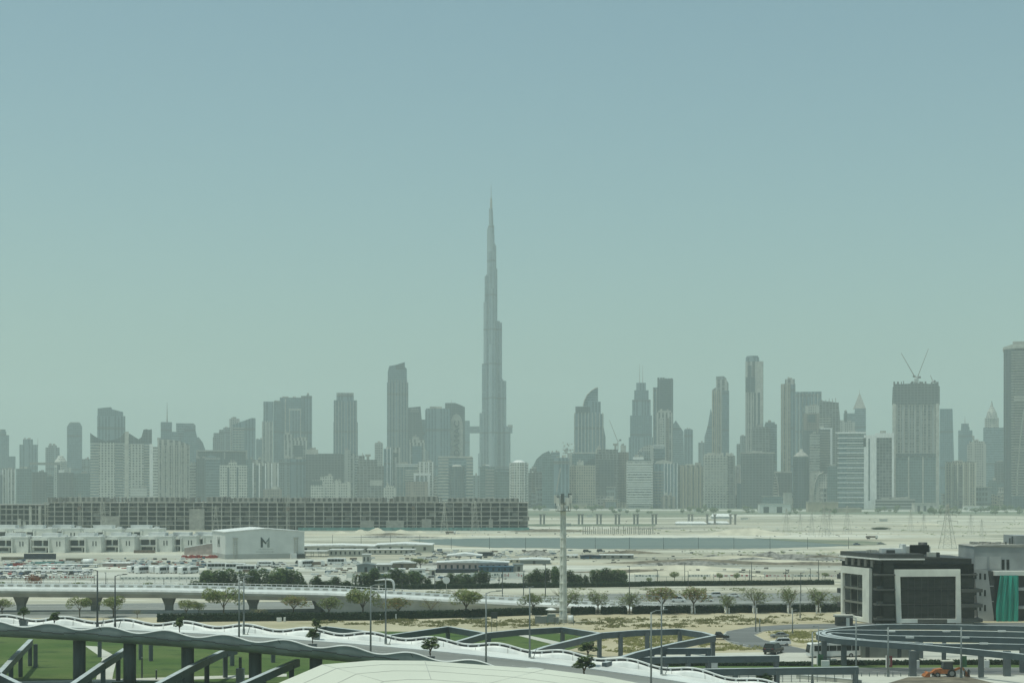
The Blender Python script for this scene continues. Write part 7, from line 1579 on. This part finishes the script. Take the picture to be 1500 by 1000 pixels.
hedge(120, 480, 867.5, 1.3, 2.5, 'thin dark hedge line under the dense bushes', py1=865); hedge(480, 940, 864.5, 1.7, 2.5, 'thin dark hedge line beneath the tall bushes and mast', py1=859); hedge(940, 1222, 858.5, 1.7, 2.5, 'thin dark hedge line before the fenced sand', py1=856)
hedge(950, 1190, 975.5, .75, 2.2, 'low clipped hedge along the street below the zigzag tip'); hedge(1215, 1335, 974.5, .9, 2.2, 'low clipped hedge between the first canopy posts'); hedge(1348, 1560, 974, .9, 2.2, 'low clipped hedge behind the digger')
wp = None
for px in (557, 478, 580, 1013.5, 1018, 1064, 1068, 1104, 1108.5, 1155, 1160, 1196, 1201.5):
    p = G(px, 898.5 if px > 900 else 908); lb, gr = 'short white post at a gap between hedge blocks', 'white posts at the hedge gaps'
    if wp is None: wp = root('marker_post', p, lb, 'post', gr); MB().box(-.16, .16, -.12, .12, 0, 1.6).build('post', M['white_sheet'], wp); MB().box(-.2, .2, -.16, .16, 1.6, 1.7).build('cap', M['white_paint'], wp)
    else: clone(wp, p, 0, lb, gr)
# far scrub and trees in the district strip
ft = [leaf_mesh('crown', [(0, 0, 3.4, 2.4, 2.4, 1.8), (1.2, .4, 2.8, 1.6, 1.6, 1.2), (-1.3, -.3, 3.0, 1.6, 1.6, 1.3)], 420, .5, L('leaf_dark', 'leaf_olive'), 90 + i, sub=.4) for i in range(2)]
ftt = limbs(3.2, 1.4, 91, M['bark'], .14, .4, 3); r2 = random.Random(92)
for k in range(120):
    px = r2.choice((r2.uniform(780, 1080), r2.uniform(1090, 1500), r2.uniform(1340, 1500))); pb = r2.choice((745.5, 746.5, 750.6, 752.5, 748.6)) + r2.uniform(-.4, .4) + (1.5 if px > 1150 else 0)
    o = root('street_tree', G(px, pb), 'small dark roadside tree in the green strip at the tower feet', 'tree', 'far roadside trees'); s = r2.uniform(.9, 1.9); o.scale = (s * 1.2, s, s * .95); o.rotation_euler = (0, 0, r2.uniform(0, 6))
    for nm, me in (('crown', ft[k % 2]), ('trunk', ftt)): c = bpy.data.objects.new(nm, me); COL.objects.link(c); adopt(c, o)
# scrub: low dry growth nobody could count
def scatter_scrub(name, poly_px, n, smin, smax, m, seed, clump=.09):
    r = random.Random(seed); vs = []; fs = []; x0, x1 = min(p[0] for p in poly_px), max(p[0] for p in poly_px); y0, y1 = min(p[1] for p in poly_px), max(p[1] for p in poly_px)
    def inside(x, y):
        c = False
        for i in range(len(poly_px)):
            (xa, ya), (xb, yb) = poly_px[i - 1], poly_px[i]
            if (ya > y) != (yb > y) and x < (xb - xa) * (y - ya) / (yb - ya) + xa: c = not c
        return c
    cs = [(r.uniform(x0, x1), r.uniform(y0, y1)) for _ in range(int(n * clump))]
    k = 0
    while k < n:
        cx, cy = r.choice(cs); x, y = cx + r.gauss(0, 9), cy + r.gauss(0, .9)
        if not inside(x, y): continue
        k += 1; p = G(x, y, .05); s = r.uniform(smin, smax)
        for j in range(14):
            q = p + Vector((r.gauss(0, s * .5), r.gauss(0, s * .5), abs(r.gauss(0, s * .28)))); u = Vector((r.uniform(-1, 1), r.uniform(-1, 1), r.uniform(-.4, 1))).normalized() * s * .3; v = u.orthogonal().normalized() * s * .2
            i = len(vs); vs += [q - u, q + v, q + u, q - v]; fs.append((i, i + 1, i + 2, i + 3))
    return tag(MB().add(vs, fs).build(name, M[m]), kind='stuff')
scatter_scrub('scrub', [(560, 909), (1000, 903), (1230, 899), (1230, 911), (1060, 915), (700, 918), (560, 917)], 1150, .3, .8, 'scrub_leaf', 1)
scatter_scrub('scrub', [(845, 930), (1030, 928), (1020, 938), (930, 957), (850, 950), (830, 940)], 800, .3, .85, 'leaf_yellow', 2)
scatter_scrub('scrub', [(1060, 917), (1030, 925), (560, 915), (390, 914), (390, 908), (700, 907)], 520, .3, .9, 'scrub_leaf', 3)
scatter_scrub('scrub', [(1118, 926), (1190, 923), (1225, 935), (1190, 948), (1140, 935)], 320, .3, .8, 'leaf_yellow', 4)
scatter_scrub('scrub', [(1020, 940), (1110, 946), (1120, 951), (1030, 953)], 240, .3, .7, 'leaf_yellow', 5)
scatter_scrub('scrub', [(500, 862), (940, 860), (1220, 858), (1220, 864), (800, 868), (500, 874)], 260, .3, .7, 'leaf_brown', 6)
scatter_scrub('scrub', [(780, 777), (1500, 785), (1500, 765), (1100, 772)], 160, .5, 1.4, 'leaf_olive', 7, .6)
scatter_scrub('scrub', [(1000, 806), (1240, 806), (1240, 826), (1000, 822)], 160, .4, 1.1, 'leaf_olive', 8, .6)
for k in list(CARS):
    if k not in used:
        for c in KIDS.get(CARS[k].name, []): bpy.data.objects.remove(c)
        bpy.data.objects.remove(CARS[k])
# small loose clutter on the building lots, too many and too small to count
def debris(name, boxes, n, m, seed, smin=.4, smax=2.2):
    r = random.Random(seed); b = MB()
    for k in range(n):
        x0, x1, y0, y1 = r.choice(boxes); p = G(r.uniform(x0, x1), r.uniform(y0, y1)); s = r.uniform(smin, smax); w = s * r.uniform(.4, 2.2)
        b.box(p.x, p.x + w, p.y, p.y + s * .7, -.02, r.uniform(.2, .55) * s + .15, rot=r.uniform(-.6, .6))
    return tag(b.build(name, M[m]), kind='stuff')
LOTS = [(0, 130, 821, 832), (130, 310, 818, 833), (150, 300, 822, 829), (300, 520, 826, 846), (480, 660, 817, 846), (640, 840, 806, 818), (560, 740, 842, 850)]
debris('debris', LOTS, 330, 'white_sheet', 1); debris('debris', LOTS, 110, 'charcoal', 2, .3, 1.5); debris('debris', LOTS, 110, 'rust_steel', 3); debris('debris', LOTS, 110, 'blue', 4); debris('debris', LOTS[:3], 90, 'red', 5, .3, 1.2)
FAR = [(780, 1240, 806, 826), (930, 1240, 818, 846), (600, 1240, 773, 786), (780, 1500, 757, 785)]
debris('debris', FAR, 260, 'rubble', 6, .3, 1.3); debris('debris', FAR, 110, 'white_sheet', 7, .3, 1.3); debris('debris', FAR, 40, 'charcoal', 8, .3, 1.0)
